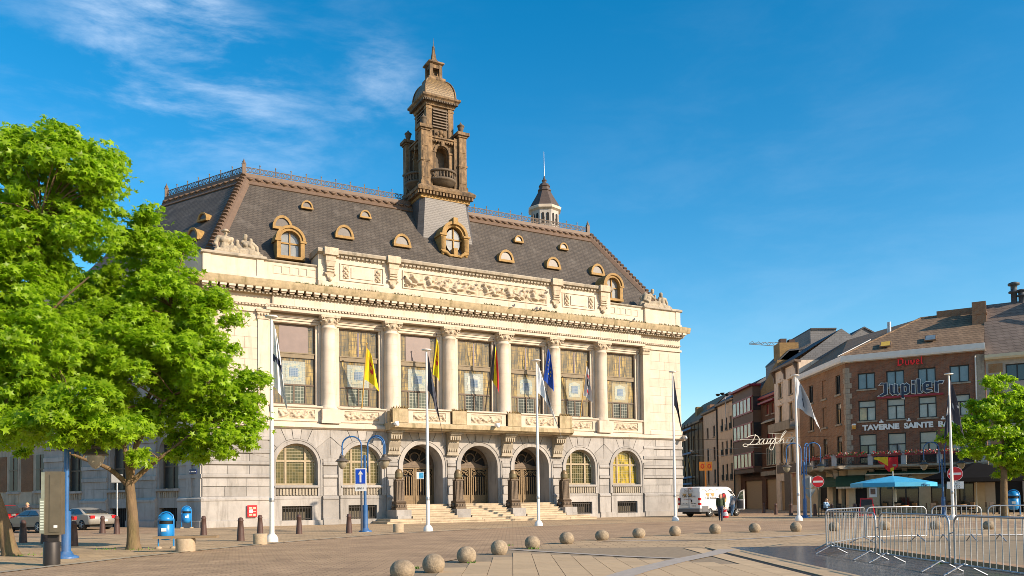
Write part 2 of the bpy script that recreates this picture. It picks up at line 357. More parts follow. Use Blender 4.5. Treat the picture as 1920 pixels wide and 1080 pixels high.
# ------------------------------------------------------------------ town hall
TOWN = thing('town_hall', 'large cream stone town hall with columns, arched doors, slate roof and ochre tower', 'town hall', (-2.4933, 62.4253, 0), TH)
BAY = 4.5757
def tb(b, name, m, **k): return b.build(name, m, TOWN, **k)
CX = [(-3+i)*BAY for i in range(7)]                 # bay centres
PX = [(-2.5+i)*BAY for i in range(6)]               # column centres
XE = 19.75                                          # half length
def arch_pts(cx, hw, zs, n=14): return [(cx+hw*cos(pi*(1-i/n)), zs+hw*sin(pi*(1-i/n))) for i in range(n+1)]
def arch_wall(b, x0, x1, z0, z1, cx, hw, zsill, zs, y0, y1, m=0, bottom=True):
    """wall front with an arched hole and the reveal of that hole, y0 front, y1 back of the reveal"""
    q = lambda xa, xb, za, zb: b.add([(xa,y0,za),(xb,y0,za),(xb,y0,zb),(xa,y0,zb)], [(0,1,2,3)], m)
    q(x0, cx-hw, z0, z1); q(cx+hw, x1, z0, z1)
    if zsill > z0: q(cx-hw, cx+hw, z0, zsill)
    ap = arch_pts(cx, hw, zs)
    for (xa, za), (xb, zb) in zip(ap, ap[1:]): b.add([(xa,y0,za),(xb,y0,zb),(xb,y0,z1),(xa,y0,z1)], [(0,1,2,3)], m)
    ring = [(cx-hw, zsill)]+ap+[(cx+hw, zsill)]
    for (xa, za), (xb, zb) in zip(ring, ring[1:]): b.add([(xa,y0,za),(xa,y1,za),(xb,y1,zb),(xb,y0,zb)], [(0,1,2,3)], m)
    if bottom: b.add([(cx-hw,y0,zsill),(cx+hw,y0,zsill),(cx+hw,y1,zsill),(cx-hw,y1,zsill)], [(0,1,2,3)], m)
DOORS = (2, 3, 4)
# ---- ground floor wall
HW = 1.42; ZS = 4.1
lw = B()
for i, cx in enumerate(CX):
    if i in DOORS: arch_wall(lw, cx-BAY/2, cx+BAY/2, 0, 6.55, cx, 1.55, 0, 4.12, 0, 1.9)
    else: arch_wall(lw, cx-BAY/2, cx+BAY/2, 1.3, 6.55, cx, HW, 2.69, ZS, 0, .55)
xa = CX[0]-BAY/2
lw.box(-XE, xa, 0, 3, 0, 6.55); lw.box(-xa, XE, 0, 3, 0, 6.55)
for i, cx in enumerate(CX):
    if i in DOORS: continue
    lw.add([(cx-BAY/2,0,0),(cx-1.02,0,0),(cx-1.02,0,1.3),(cx-BAY/2,0,1.3)], [(0,1,2,3)])
    lw.add([(cx+1.02,0,0),(cx+BAY/2,0,0),(cx+BAY/2,0,1.3),(cx+1.02,0,1.3)], [(0,1,2,3)])
    lw.box(cx-1.02, cx+1.02, 0, .4, 0, .34); 
    for s in (-1, 1): lw.add([(cx+s*1.02,0,.34),(cx+s*1.02,.5,.34),(cx+s*1.02,.5,1.3),(cx+s*1.02,0,1.3)], [(0,1,2,3)])
tb(lw, 'ground_floor_wall', STONE2)
# plinth with a sloped head, string course, bands
def mould(prof, x0, x1, m, name):      # profile in (y, z), run along x
    b = B(); b.prism([(x0, y, z) for y, z in prof], (x1-x0, 0, 0)); return tb(b, name, m)
segs = [(-XE-.12, CX[0]-1.75), (CX[0]+1.75, CX[1]-1.75), (CX[1]+1.75, CX[2]-1.9), (CX[4]+1.9, CX[5]-1.75), (CX[5]+1.75, CX[6]-1.75), (CX[6]+1.75, XE+.12)]
for x0, x1 in segs:
    b = B(); b.prism([(x0, y, z) for y, z in ((0,0),(-.28,0),(-.28,.42),(-.2,.46),(-.2,1.68),(-.26,1.72),(-.26,1.84),(-.1,1.98),(0,1.98))], (x1-x0, 0, 0)); tb(b, 'plinth', STONE2)
b = B(); b.prism([(-XE-.2, y, z) for y, z in ((0,6.5),(-.12,6.5),(-.3,6.62),(-.34,6.62),(-.34,6.8),(-.2,6.9),(0,6.92))], (2*XE+.4, 0, 0)); tb(b, 'string_course', STONE)
# rusticated stone: blocks in tall courses, thin proud bands between
COURS = [(1.98,2.62),(2.64,3.16),(3.44,4.0),(4.29,4.77),(5.1,5.64),(5.93,6.48)]
BANDS = [(3.17,3.43),(4.02,4.28),(4.78,5.09),(5.66,5.92)]
def blockset(x0, x1, z0, z1, n, name='stone_block', y=-.07, m=STONE2, jit=.012, g=.012):
    rng = random.Random(int(x0*91+z0*37)); w = (x1-x0)/n
    cuts = [x0]+[x0+w*k+rng.uniform(-.12, .12)*w for k in range(1, n)]+[x1]
    for a, c in zip(cuts, cuts[1:]):
        b = B(); j = rng.uniform(-jit, jit); b.box(a+g, c-g, y+j, .02, z0+g, z1-g); tb(b, name, m)
pier = [(-XE, CX[0]-1.8, 3), (CX[6]+1.8, XE, 3), (CX[0]+1.8, CX[1]-1.8, 1), (CX[1]+1.8, CX[2]-1.95, 1), (CX[4]+1.95, CX[5]-1.8, 1), (CX[5]+1.8, CX[6]-1.8, 1), (CX[2]+1.95, CX[3]-1.95, 1), (CX[3]+1.95, CX[4]-1.95, 1)]
for x0, x1, n in pier:
    for (z0, z1) in COURS[:4 if n == 1 else 6]: blockset(x0, x1, z0, z1, n)
    for (z0, z1) in BANDS[:2 if n == 1 else 4]:
        b = B(); b.prism([(x0-.02*(n>1), y, z) for y, z in ((.02,z0),(-.11,z0+.03),(-.15,z0+.06),(-.15,z1-.05),(-.11,z1),(.02,z1))], (x1-x0+.04*(n>1), 0, 0)); tb(b, 'stone_band', STONE2)
# voussoirs round every arch
for i, cx in enumerate(CX):
    r0 = 1.9 if i in DOORS else 1.74
    xl, xr, zt = cx-BAY/2+.02, cx+BAY/2-.02, 6.49
    if i == 0: xl = cx-2.9
    if i == 6: xr = cx+2.9
    edges = [12, 40, 66, 82, 98, 114, 140, 168]
    for a0, a1 in zip(edges, edges[1:]):
        A0, A1 = radians(a0+.5), radians(a1-.5)
        def hit(a):
            dx, dz = cos(a), sin(a); c = []
            if dz > 1e-4: c.append((zt-ZS)/dz)
            if dx > 1e-4: c.append((xr-cx)/dx)
            if dx < -1e-4: c.append((xl-cx)/dx)
            t = min(c); return (cx+t*dx, ZS+t*dz)
        inner = [(cx+r0*cos(A0+(A1-A0)*k/5), ZS+r0*sin(A0+(A1-A0)*k/5)) for k in range(6)]
        h0, h1 = hit(A0), hit(A1); outer = [h1]
        for (px, pz) in ((xr, zt), (xl, zt)):
            ang = atan2(pz-ZS, px-cx)
            if A0 < ang < A1: outer.append((px, pz))
        outer.append(h0)
        if (outer[0][0]-outer[-1][0])**2+(outer[0][1]-outer[-1][1])**2 < .01: continue
        dd = min(sqrt((p[0]-cx)**2+(p[1]-ZS)**2) for p in outer)
        if dd < r0+.08: continue
        b = B(); b.prism([(x, -.075-(.03 if a0 == 82 else 0), z) for x, z in inner+outer], (0, .1, 0)); tb(b, 'voussoir', STONE2)
# archivolts
for i, cx in enumerate(CX):
    d = i in DOORS; ra, rb = (1.55, 1.88) if d else (1.42, 1.72); zb = 1.3 if d else 1.98
    b = B()
    def ring(ra, rb, y):
        pa = [(cx-ra, zb)]+[(cx+ra*cos(pi*(1-k/20)), ZS+ra*sin(pi*(1-k/20))) for k in range(21)]+[(cx+ra, zb)]
        pb = [(cx-rb, zb)]+[(cx+rb*cos(pi*(1-k/20)), ZS+rb*sin(pi*(1-k/20))) for k in range(21)]+[(cx+rb, zb)]
        for k in range(len(pa)-1):
            b.add([(pa[k][0],y,pa[k][1]),(pa[k+1][0],y,pa[k+1][1]),(pb[k+1][0],y,pb[k+1][1]),(pb[k][0],y,pb[k][1])], [(0,1,2,3)])
            b.add([(pb[k][0],y,pb[k][1]),(pb[k+1][0],y,pb[k+1][1]),(pb[k+1][0],.02,pb[k+1][1]),(pb[k][0],.02,pb[k][1])], [(0,1,2,3)])
            b.add([(pa[k][0],y,pa[k][1]),(pa[k+1][0],y,pa[k+1][1]),(pa[k+1][0],.02,pa[k+1][1]),(pa[k][0],.02,pa[k][1])], [(0,1,2,3)])
    ring(ra, rb-.09, -.10); ring(rb-.09, rb, -.145)
    tb(b, 'arch_moulding', STONE2)
# ---- arched windows: sill, fluted panel, mullions, leaded lights
LEADED = None
def leaded(name, base, alt, grid, line, rough=.12, w=.5, wav=.0, gold=None):
    m = bpy.data.materials.new(name); m.use_nodes = True; t = m.node_tree; p = t.nodes['Principled BSDF']; p.inputs['Roughness'].default_value = rough; p.inputs['Specular IOR Level'].default_value = .4
    tcn = N(t, 'ShaderNodeTexCoord'); sx = N(t, 'ShaderNodeSeparateXYZ'); lk(t, tcn.outputs['Object'], sx.inputs[0]); cb = N(t, 'ShaderNodeCombineXYZ'); lk(t, sx.outputs[0], cb.inputs[0]); lk(t, sx.outputs[2], cb.inputs[1])
    br = N(t, 'ShaderNodeTexBrick', i_Scale=1., i_Mortar_Size=.012, i_Brick_Width=grid, i_Row_Height=grid, i_Bias=0.); br.offset = 0
    br.inputs['Color1'].default_value = (*base, 1); br.inputs['Color2'].default_value = (*alt, 1); br.inputs['Mortar'].default_value = (*line, 1); lk(t, cb.outputs[0], br.inputs['Vector'])
    col = br.outputs['Color']
    if gold:
        mp = N(t, 'ShaderNodeMapping'); mp.inputs['Scale'].default_value = (5.5, 1, 1.0); lk(t, tcn.outputs['Object'], mp.inputs[0])
        nz = N(t, 'ShaderNodeTexNoise', i_Scale=1.2, i_Detail=4.); lk(t, mp.outputs[0], nz.inputs['Vector'])
        mr = N(t, 'ShaderNodeMapRange'); lk(t, nz.outputs[0], mr.inputs[0]); mr.inputs[1].default_value = .36; mr.inputs[2].default_value = .68
        mi = N(t, 'ShaderNodeMixRGB'); lk(t, mr.outputs[0], mi.inputs[0]); lk(t, col, mi.inputs['Color1']); mi.inputs['Color2'].default_value = (*gold, 1)
        # the lead lines stay on top of the curtain
        m2 = N(t, 'ShaderNodeMixRGB'); lk(t, br.outputs['Fac'], m2.inputs[0]); lk(t, mi.outputs[0], m2.inputs['Color1']); m2.inputs['Color2'].default_value = (*line, 1); col = m2.outputs[0]
    lk(t, col, p.inputs['Base Color']); return m
LEAD_G = leaded('leaded_glass', (.028,.036,.016), (.095,.08,.032), .2, (.30,.26,.17))
LEAD_Y = leaded('leaded_yellow_glass', (.03,.045,.012), (.09,.085,.02), .2, (.30,.26,.17), gold=(.58,.40,.03))
LEAD_B = leaded('leaded_blue_glass', (.06,.075,.055), (.10,.105,.075), .23, (.36,.36,.28))
CURT = leaded('gold_curtain_glass', (.055,.047,.032), (.085,.068,.04), .30, (.075,.068,.055), gold=(.46,.32,.10))
CURT2 = leaded('edge_stained_glass', (.075,.067,.043), (.115,.095,.055), .26, (.085,.08,.065), gold=(.28,.20,.08))
MAUVE = mat('mauve_board', (.17,.12,.105), .45, .15, 1.5, spec=.5)
EMBL1 = leaded('pale_heraldic_glass', (.29,.29,.24), (.23,.27,.26), .17, (.40,.39,.30))
EMBL2 = leaded('blue_heraldic_glass', (.17,.25,.28), (.34,.38,.33), .09, (.42,.38,.25))
EMBL4 = leaded('gold_ground_glass', (.26,.24,.16), (.30,.27,.17), .2, (.30,.27,.2), gold=(.33,.25,.11))
EMBL5 = leaded('pale_silver_glass', (.46,.45,.40), (.25,.29,.29), .1, (.5,.48,.4))
LEAD_D = leaded('dark_leaded_glass', (.02,.026,.024), (.03,.036,.03), .23, (.33,.33,.27))
EMBL3 = leaded('deep_blue_heraldic_glass', (.10,.16,.24), (.15,.2,.26), .12, (.26,.30,.34))
FRAMEW = mat('oak_window_frame', (.11,.075,.048), .6, .2, 5)
STONEF = mat('stone_mullion', (.36,.29,.19), .8, .2, 4)
def arched_window(cx, glassm):
    w = B(); y = .42
    for x0, x1 in ((-HW,-HW+.12),(-.73,-.6),(.6,.73),(HW-.12,HW)): w.box(x0, x1, y-.08, y+.08, 2.69, ZS+sqrt(max(0, HW*HW-max(abs(x0),abs(x1))**2))+.02)
    w.box(-HW, HW, y-.07, y+.07, 4.28, 4.42); w.box(-HW, HW, y-.1, y+.1, 2.69, 2.83)
    ap = arch_pts(0, HW, ZS)
    for (xa, za), (xb, zb) in zip(ap, ap[1:]):
        ka = (HW-.12)/HW
        w.add([(xa,y-.06,za),(xb,y-.06,zb),(xb*ka,y-.06,ZS+(zb-ZS)*ka),(xa*ka,y-.06,ZS+(za-ZS)*ka)], [(0,1,2,3)])
    o = w.build('arched_window', STONEF, TOWN, (cx, 0, 0))
    for x0, x1 in ((-HW+.12,-.73),(-.6,.6),(.73,HW-.12)):
        g = B(); g.box(x0, x1, y, y+.03, 2.83, 4.28); g.build('pane', glassm, o)
        g = B(); n = 6; top = [(x0+(x1-x0)*k/n, ZS+sqrt(max(0., (HW-.1)**2-(x0+(x1-x0)*k/n)**2))) for k in range(n+1)]
        g.prism([(x0, y, 4.42)]+[(x, y, max(z, 4.43)) for x, z in top]+[(x1, y, 4.42)], (0, .03, 0)); g.build('pane', glassm, o)
    b = B(); b.prism([(-1.5, yy, z) for yy, z in ((.4,2.5),(-.12,2.5),(-.16,2.55),(-.16,2.63),(-.08,2.69),(.4,2.69))], (3., 0, 0)); b.build('window_sill', STONE2, TOWN, (cx, 0, 0))
    b = B(); b.box(-1.42, 1.42, -.0, .1, 1.98, 2.5)
    for k in range(13): x = -1.3+k*2.6/12; b.box(x-.06, x+.06, -.06, .0, 2.03, 2.46)
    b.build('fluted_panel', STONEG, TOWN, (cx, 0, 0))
    b = B(); b.box(-1.6, 1.6, -.15, .1, 1.78, 1.96); b.build('panel_ledge', STONE2, TOWN, (cx, 0, 0))
    b = B(); b.box(-1.6, -1.03, -.12, .1, .0, 1.76); b.box(1.03, 1.6, -.12, .1, .0, 1.76); b.box(-1.03, 1.03, -.12, .1, 1.3, 1.76); b.box(-1.75, 1.75, -.2, .1, 0, .33)
    b.build('basement_surround', STONE2, TOWN, (cx, 0, 0))
    b = B(); b.box(-1.02, 1.02, .45, .5, .3, 1.3); b.build('basement_opening', mat('dim_curtain', (.10,.085,.06), .8, .6, 4, stretch=(6,1,.5)), TOWN, (cx, 0, 0))
    b = B()
    for k in range(11): x = -.95+k*.19; b.box(x-.022, x+.022, .03, .07, .34, 1.27)
    for z in (.42, 1.14): b.box(-1.0, 1.0, .025, .075, z, z+.05)
    b.build('basement_grille', IRON, TOWN, (cx, 0, 0))
for i, cx in enumerate(CX):
    if i not in DOORS: arched_window(cx, LEAD_Y if i == 6 else LEAD_G)
# ---- doors
def doorway(cx):
    y = 1.55
    d = B(); d.box(-1.55, 1.55, y+.06, y+.14, 1.3, 5.7); d.build('door_backing', DARK, TOWN, (cx, 0, 0))
    b = B()                                         # tympanum: arched frame, fan-shaped tracery, oculus
    b.box(-1.55, 1.55, y-.12, y+.05, 4.02, 4.2)
    ap = arch_pts(0, 1.55, 4.12, 16)
    for (xa, za), (xb, zb) in zip(ap, ap[1:]):
        k = .84; b.prism([(xa,y-.05,za),(xb,y-.05,zb),(xb*k,y-.05,4.12+(zb-4.12)*k),(xa*k,y-.05,4.12+(za-4.12)*k)], (0, .1, 0))
    for a in (35, 62, 118, 145): b.tube([(.2*cos(radians(a)), y, 4.2+.2*sin(radians(a))), (1.32*cos(radians(a)), y, 4.12+1.32*sin(radians(a)))], .05, 5)
    b.lathe([(.42,-.03),(.5,0),(.42,.03)], (0, 0, 0), 14) if False else None
    b.tube([(.38*cos(t*pi/8), y-.03, 4.75+.38*sin(t*pi/8)) for t in range(17)], .06, 5)
    b.prism([(-1.0,y-.14,4.2),(1.0,y-.14,4.2),(.55,y-.14,4.36),(0,y-.14,4.5),(-.55,y-.14,4.36)], (0, .12, 0))
    tym = b.build('tympanum', BRONZED, TOWN, (cx, 0, 0))
    for s in (-1, 1):
        b = B(); x0, x1 = (.03, 1.5) if s > 0 else (-1.5, -.03)
        for xx in (x0, x1-.11): b.box(xx, xx+.11, y-.08, y+.02, 1.3, 4.02)
        for z0, z1 in ((1.3,1.95),(3.9,4.02)): b.box(x0, x1, y-.06, y+.02, z0, z1)
        leaf = b.build('door', BRONZE, TOWN, (cx, 0, 0))
        for k in range(6):
            x = x0+.22+k*(x1-x0-.44)/5
            b = B(); b.box(x-.04, x+.04, y-.07, y+.0, 1.95, 3.35); b.build('door_bar', BRONZE, leaf)
        b = B()
        for k in range(3):
            xc = x0+.32+k*(x1-x0-.64)/2
            b.tube([(xc+(.04+.17*t/14)*cos(t*.62), y-.04, 3.62+(.04+.19*t/14)*sin(t*.62)) for t in range(16)], .035, 5)
        b.tube([(x0+.12+(x1-x0-.24)*k/10, y-.04, 3.35+.42*sin(pi*k/10)) for k in range(11)], .04, 5)
        b.build('door_scroll', BRONZE, leaf)
for i in DOORS: doorway(CX[i])
b = B(); b.box(CX[2]-1.55, CX[4]+1.55, .0, 2, 0, 1.3); tb(b, 'door_threshold', STONE2)
# ---- steps (one tread per object)
STEPM = mat('step_stone', (.46,.37,.255), .85, .2, 1.5, .15, 12, streak=.5, scol=(.2,.165,.12), rnd=.08)
for k, (D, hw) in enumerate(((3.2,8.5),(2.85,8.15),(2.3,7.7),(1.95,7.6),(1.6,7.5),(1.25,7.4),(.9,7.3),(.5,7.2))):
    z0 = k*.163
    b = B(); n = 6 if k < 2 else 1
    spans = [(-hw, hw)] if k < 2 else [(PX[1]+.57, PX[2]-.57), (PX[2]+.57, PX[3]-.57), (PX[3]+.57, PX[4]-.57)]
    for s0, s1 in spans:
        m_ = max(1, round((s1-s0)/2.4)); w = (s1-s0)/m_
        for q in range(m_):
            c = B(); j_ = random.uniform(-.012,.012); c.box(s0+q*w+.01, s0+(q+1)*w-.01, -D+j_+.035, .05, z0, z0+.115); c.box(s0+q*w+.01, s0+(q+1)*w-.01, -D+j_, .05, z0+.115, z0+.163-.002*(k % 2)); c.build('step', STEPM, TOWN)
for px in PX[1:5]:
    b = B(); b.box(px-.55, px+.55, -2.1, .0, .326, .93); b.box(px-.5, px+.5, -2.2, -.1, .326, .52); tb(b, 'stair_pedestal', STONE2)
# ---- consoles, balcony
for px in PX[1:5]:
    b = B(); prof = [(0,4.95),(-.28,4.95),(-.3,5.08),(-.22,5.12),(-.3,5.3),(-.55,5.75),(-.42,5.85),(-.75,6.1),(-.9,6.32),(-1.0,6.34),(-1.0,6.5),(0,6.5)]
    b.prism([(px-.42, y, z) for y, z in prof], (.84, 0, 0))
    for k in range(5):
        x = px-.36+k*.18; b.box(x-.05, x+.05, -.34, -.2, 5.15, 5.72); b.box(x-.05, x+.05, -.84, -.5, 5.95, 6.28)
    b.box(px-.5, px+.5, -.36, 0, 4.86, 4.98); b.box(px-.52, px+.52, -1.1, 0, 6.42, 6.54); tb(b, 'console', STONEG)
b = B(); b.prism([(-7.55, y, z) for y, z in ((0,6.55),(-1.35,6.55),(-1.5,6.66),(-1.6,6.7),(-1.6,6.95),(-1.5,7.05),(0,7.05))], (15.1, 0, 0)); tb(b, 'balcony_slab', MOSS)
def relief(name, x0, x1, z0, z1, y, amp, seed, m, nu=46, nv=14):
    rng = random.Random(seed); bl = []
    w, h = x1-x0, z1-z0; k = max(3, int(w/h*1.5))
    for q in range(k):
        fx = x0+w*(q+.5)/k+rng.uniform(-.25,.25)*h; lean = rng.choice((-1, 1))*rng.uniform(.3, 1.2)
        tx, tz = sin(lean), cos(lean); cz = z0+h*rng.uniform(.36,.5)
        bl.append((fx+tx*h*.36, min(z1-h*.12, cz+tz*h*.36), h*.10, h*.11, 0, 1.0))                 # head
        bl.append((fx, cz, h*.15, h*.30, -lean, .85))                                             # body along its lean
        bl.append((fx-tx*h*.4, cz-tz*h*.25, h*.36, h*.085, rng.uniform(-.5,.5)-lean*.3, .75))       # legs
        bl.append((fx+rng.uniform(-.3,.3)*h, cz+h*rng.uniform(-.05,.3), h*.28, h*.055, rng.uniform(-1.2,1.2), .7))   # arms
        for _ in range(4): bl.append((fx+rng.uniform(-.55,.55)*h, z0+h*rng.uniform(.08,.9), h*rng.uniform(.12,.3), h*rng.uniform(.03,.05), rng.uniform(-1.5,1.5), rng.uniform(.35,.6)))   # drapery folds
    def fn(u, v):
        x, z = x0+w*u, z0+h*v; hh = 0
        for (cx, cz, rx, rz, a, am) in bl:
            dx, dz = x-cx, z-cz; p = (dx*cos(a)+dz*sin(a))/rx; q = (-dx*sin(a)+dz*cos(a))/rz; d = p*p+q*q
            if d < 1: hh = max(hh, am*sqrt(1-d))
        return (x, y-amp*hh, z)
    b = B(); b.grid(fn, nu, nv); return b.build(name, m, TOWN)
for i, cx in enumerate(CX):                          # parapet panels below the upper windows
    yy = -1.32 if i in DOORS else -.02
    hw = 1.62 if i in DOORS else 1.72
    b = B(); b.box(-hw, hw, yy, yy+.3, 7.04, 7.95)
    b.box(-hw, -1.25, yy-.06, yy, 7.04, 7.95); b.box(1.25, hw, yy-.06, yy, 7.04, 7.95); b.box(-1.25, 1.25, yy-.06, yy, 7.04, 7.18); b.box(-1.25, 1.25, yy-.06, yy, 7.83, 7.95)
    b.build('balustrade_panel', STONE, TOWN, (cx, 0, 0))
    b = B(); b.prism([(-hw-.06, yy+y, z) for y, z in ((.34,7.951),(-.12,7.951),(-.18,7.99),(-.18,8.06),(-.1,8.1),(.34,8.1))], (2*hw+.12, 0, 0)); b.build('balustrade_coping', STONE, TOWN, (cx, 0, 0))
    relief('relief_panel', cx-1.22, cx+1.22, 7.2, 7.81, yy-.012, .19, 40+i, CARVE)
for px in PX[1:5]:
    b = B(); b.box(px-.56, px+.56, -1.55, -.95, 7.05, 8.02); b.box(px-.56, px+.56, -1.5, -.3, 7.05, 7.9); tb(b, 'balcony_block', MOSS)
DRY = mat('dry_plant', (.16,.10,.03), .9, .4, 9)
for q, px in enumerate(PX[1:5]):
    rng = random.Random(q); b = B()
    for _ in range(90):
        x, y = px+rng.uniform(-.5,.6), rng.uniform(-1.5,-.9); a = rng.random()*6.28; h = rng.uniform(.05,.3); l = .05
        b.add([(x-l*cos(a), y-l*sin(a), 8.0), (x+l*cos(a), y+l*sin(a), 8.0), (x+rng.uniform(-.15,.2), y+rng.uniform(-.1,.1), 8.0+h)], [(0,1,2)])
    tb(b, 'balcony_plant', DRY)
# ---- upper storey: piers, window wall, columns
xp = 15.75
b = B()
for s in (-1, 1):
    b.box(min(s*xp, s*XE), max(s*xp, s*XE), 0, 3, 6.92, 16.1)
b.box(-xp, xp, .0, 1.4, 6.92, 7.6)
tb(b, 'corner_pier', STONE)
for s in (-1, 1):                                    # ashlar of the corner piers
    x0, x1 = (-XE, -xp-.15) if s < 0 else (xp+.5, XE)
    for k in range(9):
        z0 = 7.35+k*.735; blockset(x0, x1, z0, z0+.735, 2 if k % 2 else 3, 'stone_block', -.03, STONE, .004, .007)
    b = B(); b.prism([(x0-.03, y, z) for y, z in ((0,6.93),(-.16,6.93),(-.16,7.25),(-.06,7.33),(0,7.33))], (x1-x0+.06, 0, 0)); tb(b, 'pier_base', STONE)
    xq = s*15.95                                     # half pilaster with a capital at the inner corner of each pier
    b = B(); b.box(xq-.32, xq+.32, -.1, 1.0, 7.95, 13.74); b.box(xq-.36, xq+.36, -.16, 1.0, 6.93, 7.94); tb(b, 'pilaster', STONE)
    b = B(); b.box(xq-.38, xq+.38, -.16, .9, 13.74, 13.86); b.box(xq-.36, xq+.36, -.14, .9, 13.86, 14.2, taper=1.12); b.box(xq-.46, xq+.46, -.26, .9, 14.2, 14.38)
    for k in range(4): b.ball((xq-.3+k*.2, -.17, 14.05), .1, 7, 4)
    tb(b, 'pilaster_capital', CARVE)
WY = .7
for i, cx in enumerate(CX):
    b = B()                                          # jambs and head of the window bay
    for s in (-1, 1):
        b.box(min(cx+s*1.45, cx+s*BAY/2), max(cx+s*1.45, cx+s*BAY/2), WY-.25, WY+.4, 7.6, 14.4)
        b.box(min(cx+s*1.62, cx+s*1.85), max(cx+s*1.62, cx+s*1.85), WY-.36, WY-.25, 8.1, 13.8)
    b.box(cx-1.45, cx+1.45, WY-.25, WY+.4, 13.72, 14.4)
    for k in range(3): b.box(cx-1.75-.02*k, cx+1.75+.02*k, WY-.36-.07*k, WY-.25, 13.76+.16*k, 13.9+.16*k)
    b.box(cx-1.5, cx+1.5, .3, WY+.4, 7.6, 8.2)
    tb(b, 'window_surround', STONE)
    y = WY-.02
    w = B()
    for x0, x1 in ((-1.45,-1.37),(1.37,1.45)): w.box(x0, x1, y-.05, y+.1, 8.2, 13.72)
    for z0, z1 in ((13.6,13.72),(8.2,8.32),(9.52,9.63)): w.box(-1.37, 1.37, y-.06, y+.08, z0, z1)
    for x0, x1 in ((-.84,-.74),(-.05,.05),(.74,.84)): w.box(x0, x1, y-.05, y+.07, 8.32, 9.52)
    win = w.build('window', FRAMEW, TOWN, (cx, 0, 0))
    b = B(); b.box(-1.37, 1.37, y-.12, y+.08, 11.42, 11.76); b.box(-1.4, 1.4, y-.16, y+.08, 11.7, 11.78); b.build('transom', mat('transom_wood', (.19,.145,.085), .6, .2, 4) if i == 0 else bpy.data.materials['transom_wood'], win)
    if i in (0, 2):
        for x0, x1, mm in ((-1.37,-.98,CURT2),(.98,1.37,CURT2),(-.98,.98,MAUVE)):
            g = B(); g.box(x0, x1, y-(.03 if mm is MAUVE else 0), y+.03, 11.78, 13.6); g.build('pane', mm, win)
    else:
        for k in range(4): x0 = -1.37+k*.685; g = B(); g.box(x0+.006, x0+.679, y, y+.03, 11.78, 13.6); g.build('pane', CURT if k in (1, 2) else CURT2, win)
        g = B(); g.box(-.05, .05, y-.02, y, 11.8, 13.5); g.build('lead_bar', mat('violet_lead', (.12,.09,.12), .4) if i == 1 else bpy.data.materials['violet_lead'], win)
    for x0, x1 in ((-1.37,-.8),(.8,1.37)): g = B(); g.box(x0, x1, y, y+.03, 9.63, 11.42); g.build('pane', CURT, win)
    g = B(); g.box(-.795, .795, y, y+.03, 11.2, 11.42); g.build('pane', CURT2, win)
    g = B(); g.box(-.8, .8, y-.012, y+.03, 9.63, 11.2); e = g.build('emblem_pane', EMBL1 if i in (0, 1, 2, 3) else EMBL4, win)
    g = B(); hexa = [(-.5,9.85),(.5,9.85),(.58,10.4),(.5,10.95),(0,11.1),(-.5,10.95),(-.58,10.4)]; g.prism([(x, y-.03, z) for x, z in hexa], (0, .016, 0)); g.build('emblem_border', EMBL2 if i != 3 else EMBL5, win)
    g = B(); g.box(-.3, .3, y-.045, y-.03, 10.15, 10.75); g.build('emblem_shield', EMBL3, win)
    for x0, x1, mm in ((-1.37,-.84,CURT2),(-.74,-.05,LEAD_B if i < 3 else LEAD_D),(.05,.74,LEAD_B if i < 3 else LEAD_D),(.84,1.37,CURT2)): g = B(); g.box(x0, x1, y, y+.03, 8.32, 9.52); g.build('pane', mm, win)
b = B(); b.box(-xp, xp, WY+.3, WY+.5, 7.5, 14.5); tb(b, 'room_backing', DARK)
for px in PX:
    b = B(); b.box(px-.62, px+.62, -.42, WY, 6.93, 7.9); b.box(px-.66, px+.66, -.46, WY, 6.925, 7.15); tb(b, 'column_pedestal', STONE)
    prof = [(.62,7.9),(.64,7.96),(.62,8.04),(.56,8.07),(.58,8.12),(.55,8.16),(.535,8.2)]
    prof += [(.535-.07*((k/12)**1.6), 8.2+5.3*k/12) for k in range(1, 13)]+[(.5,13.52),(.5,13.58),(.465,13.6),(.465,13.74)]
    b = B(); b.lathe(prof, (px, .18, 0), 28)
    col = tb(b, 'column', STONE)
    for k in range(1, 7): c = B(); z = 8.2+k*.757; r = .535-.07*(((z-8.2)/5.3)**1.6)+.0008; c.lathe([(r, z-.008), (r, z+.008)], (px, .18, 0), 28); c.build('drum_joint', CARVE, col)
    b = B(); b.lathe([(.465,13.74),(.5,13.76),(.52,13.9),(.6,14.06),(.66,14.18),(.66,14.2)], (px, .18, 0), 20); b.box(px-.68, px+.68, -.5, .86, 14.2, 14.38)
    for k in range(10): a = 2*pi*k/10+.3; b.ball((px+.56*cos(a), .18+.56*sin(a), 14.0), .12, 6, 4)
    for s in (-1, 1):
        for yy in (-.42, .78): b.tube([(px+s*(.52+.1*cos(t)), yy, 14.1+.1*sin(t)) for t in [q*.7 for q in range(9)]], .045, 5)
    tb(b, 'capital', CARVE)
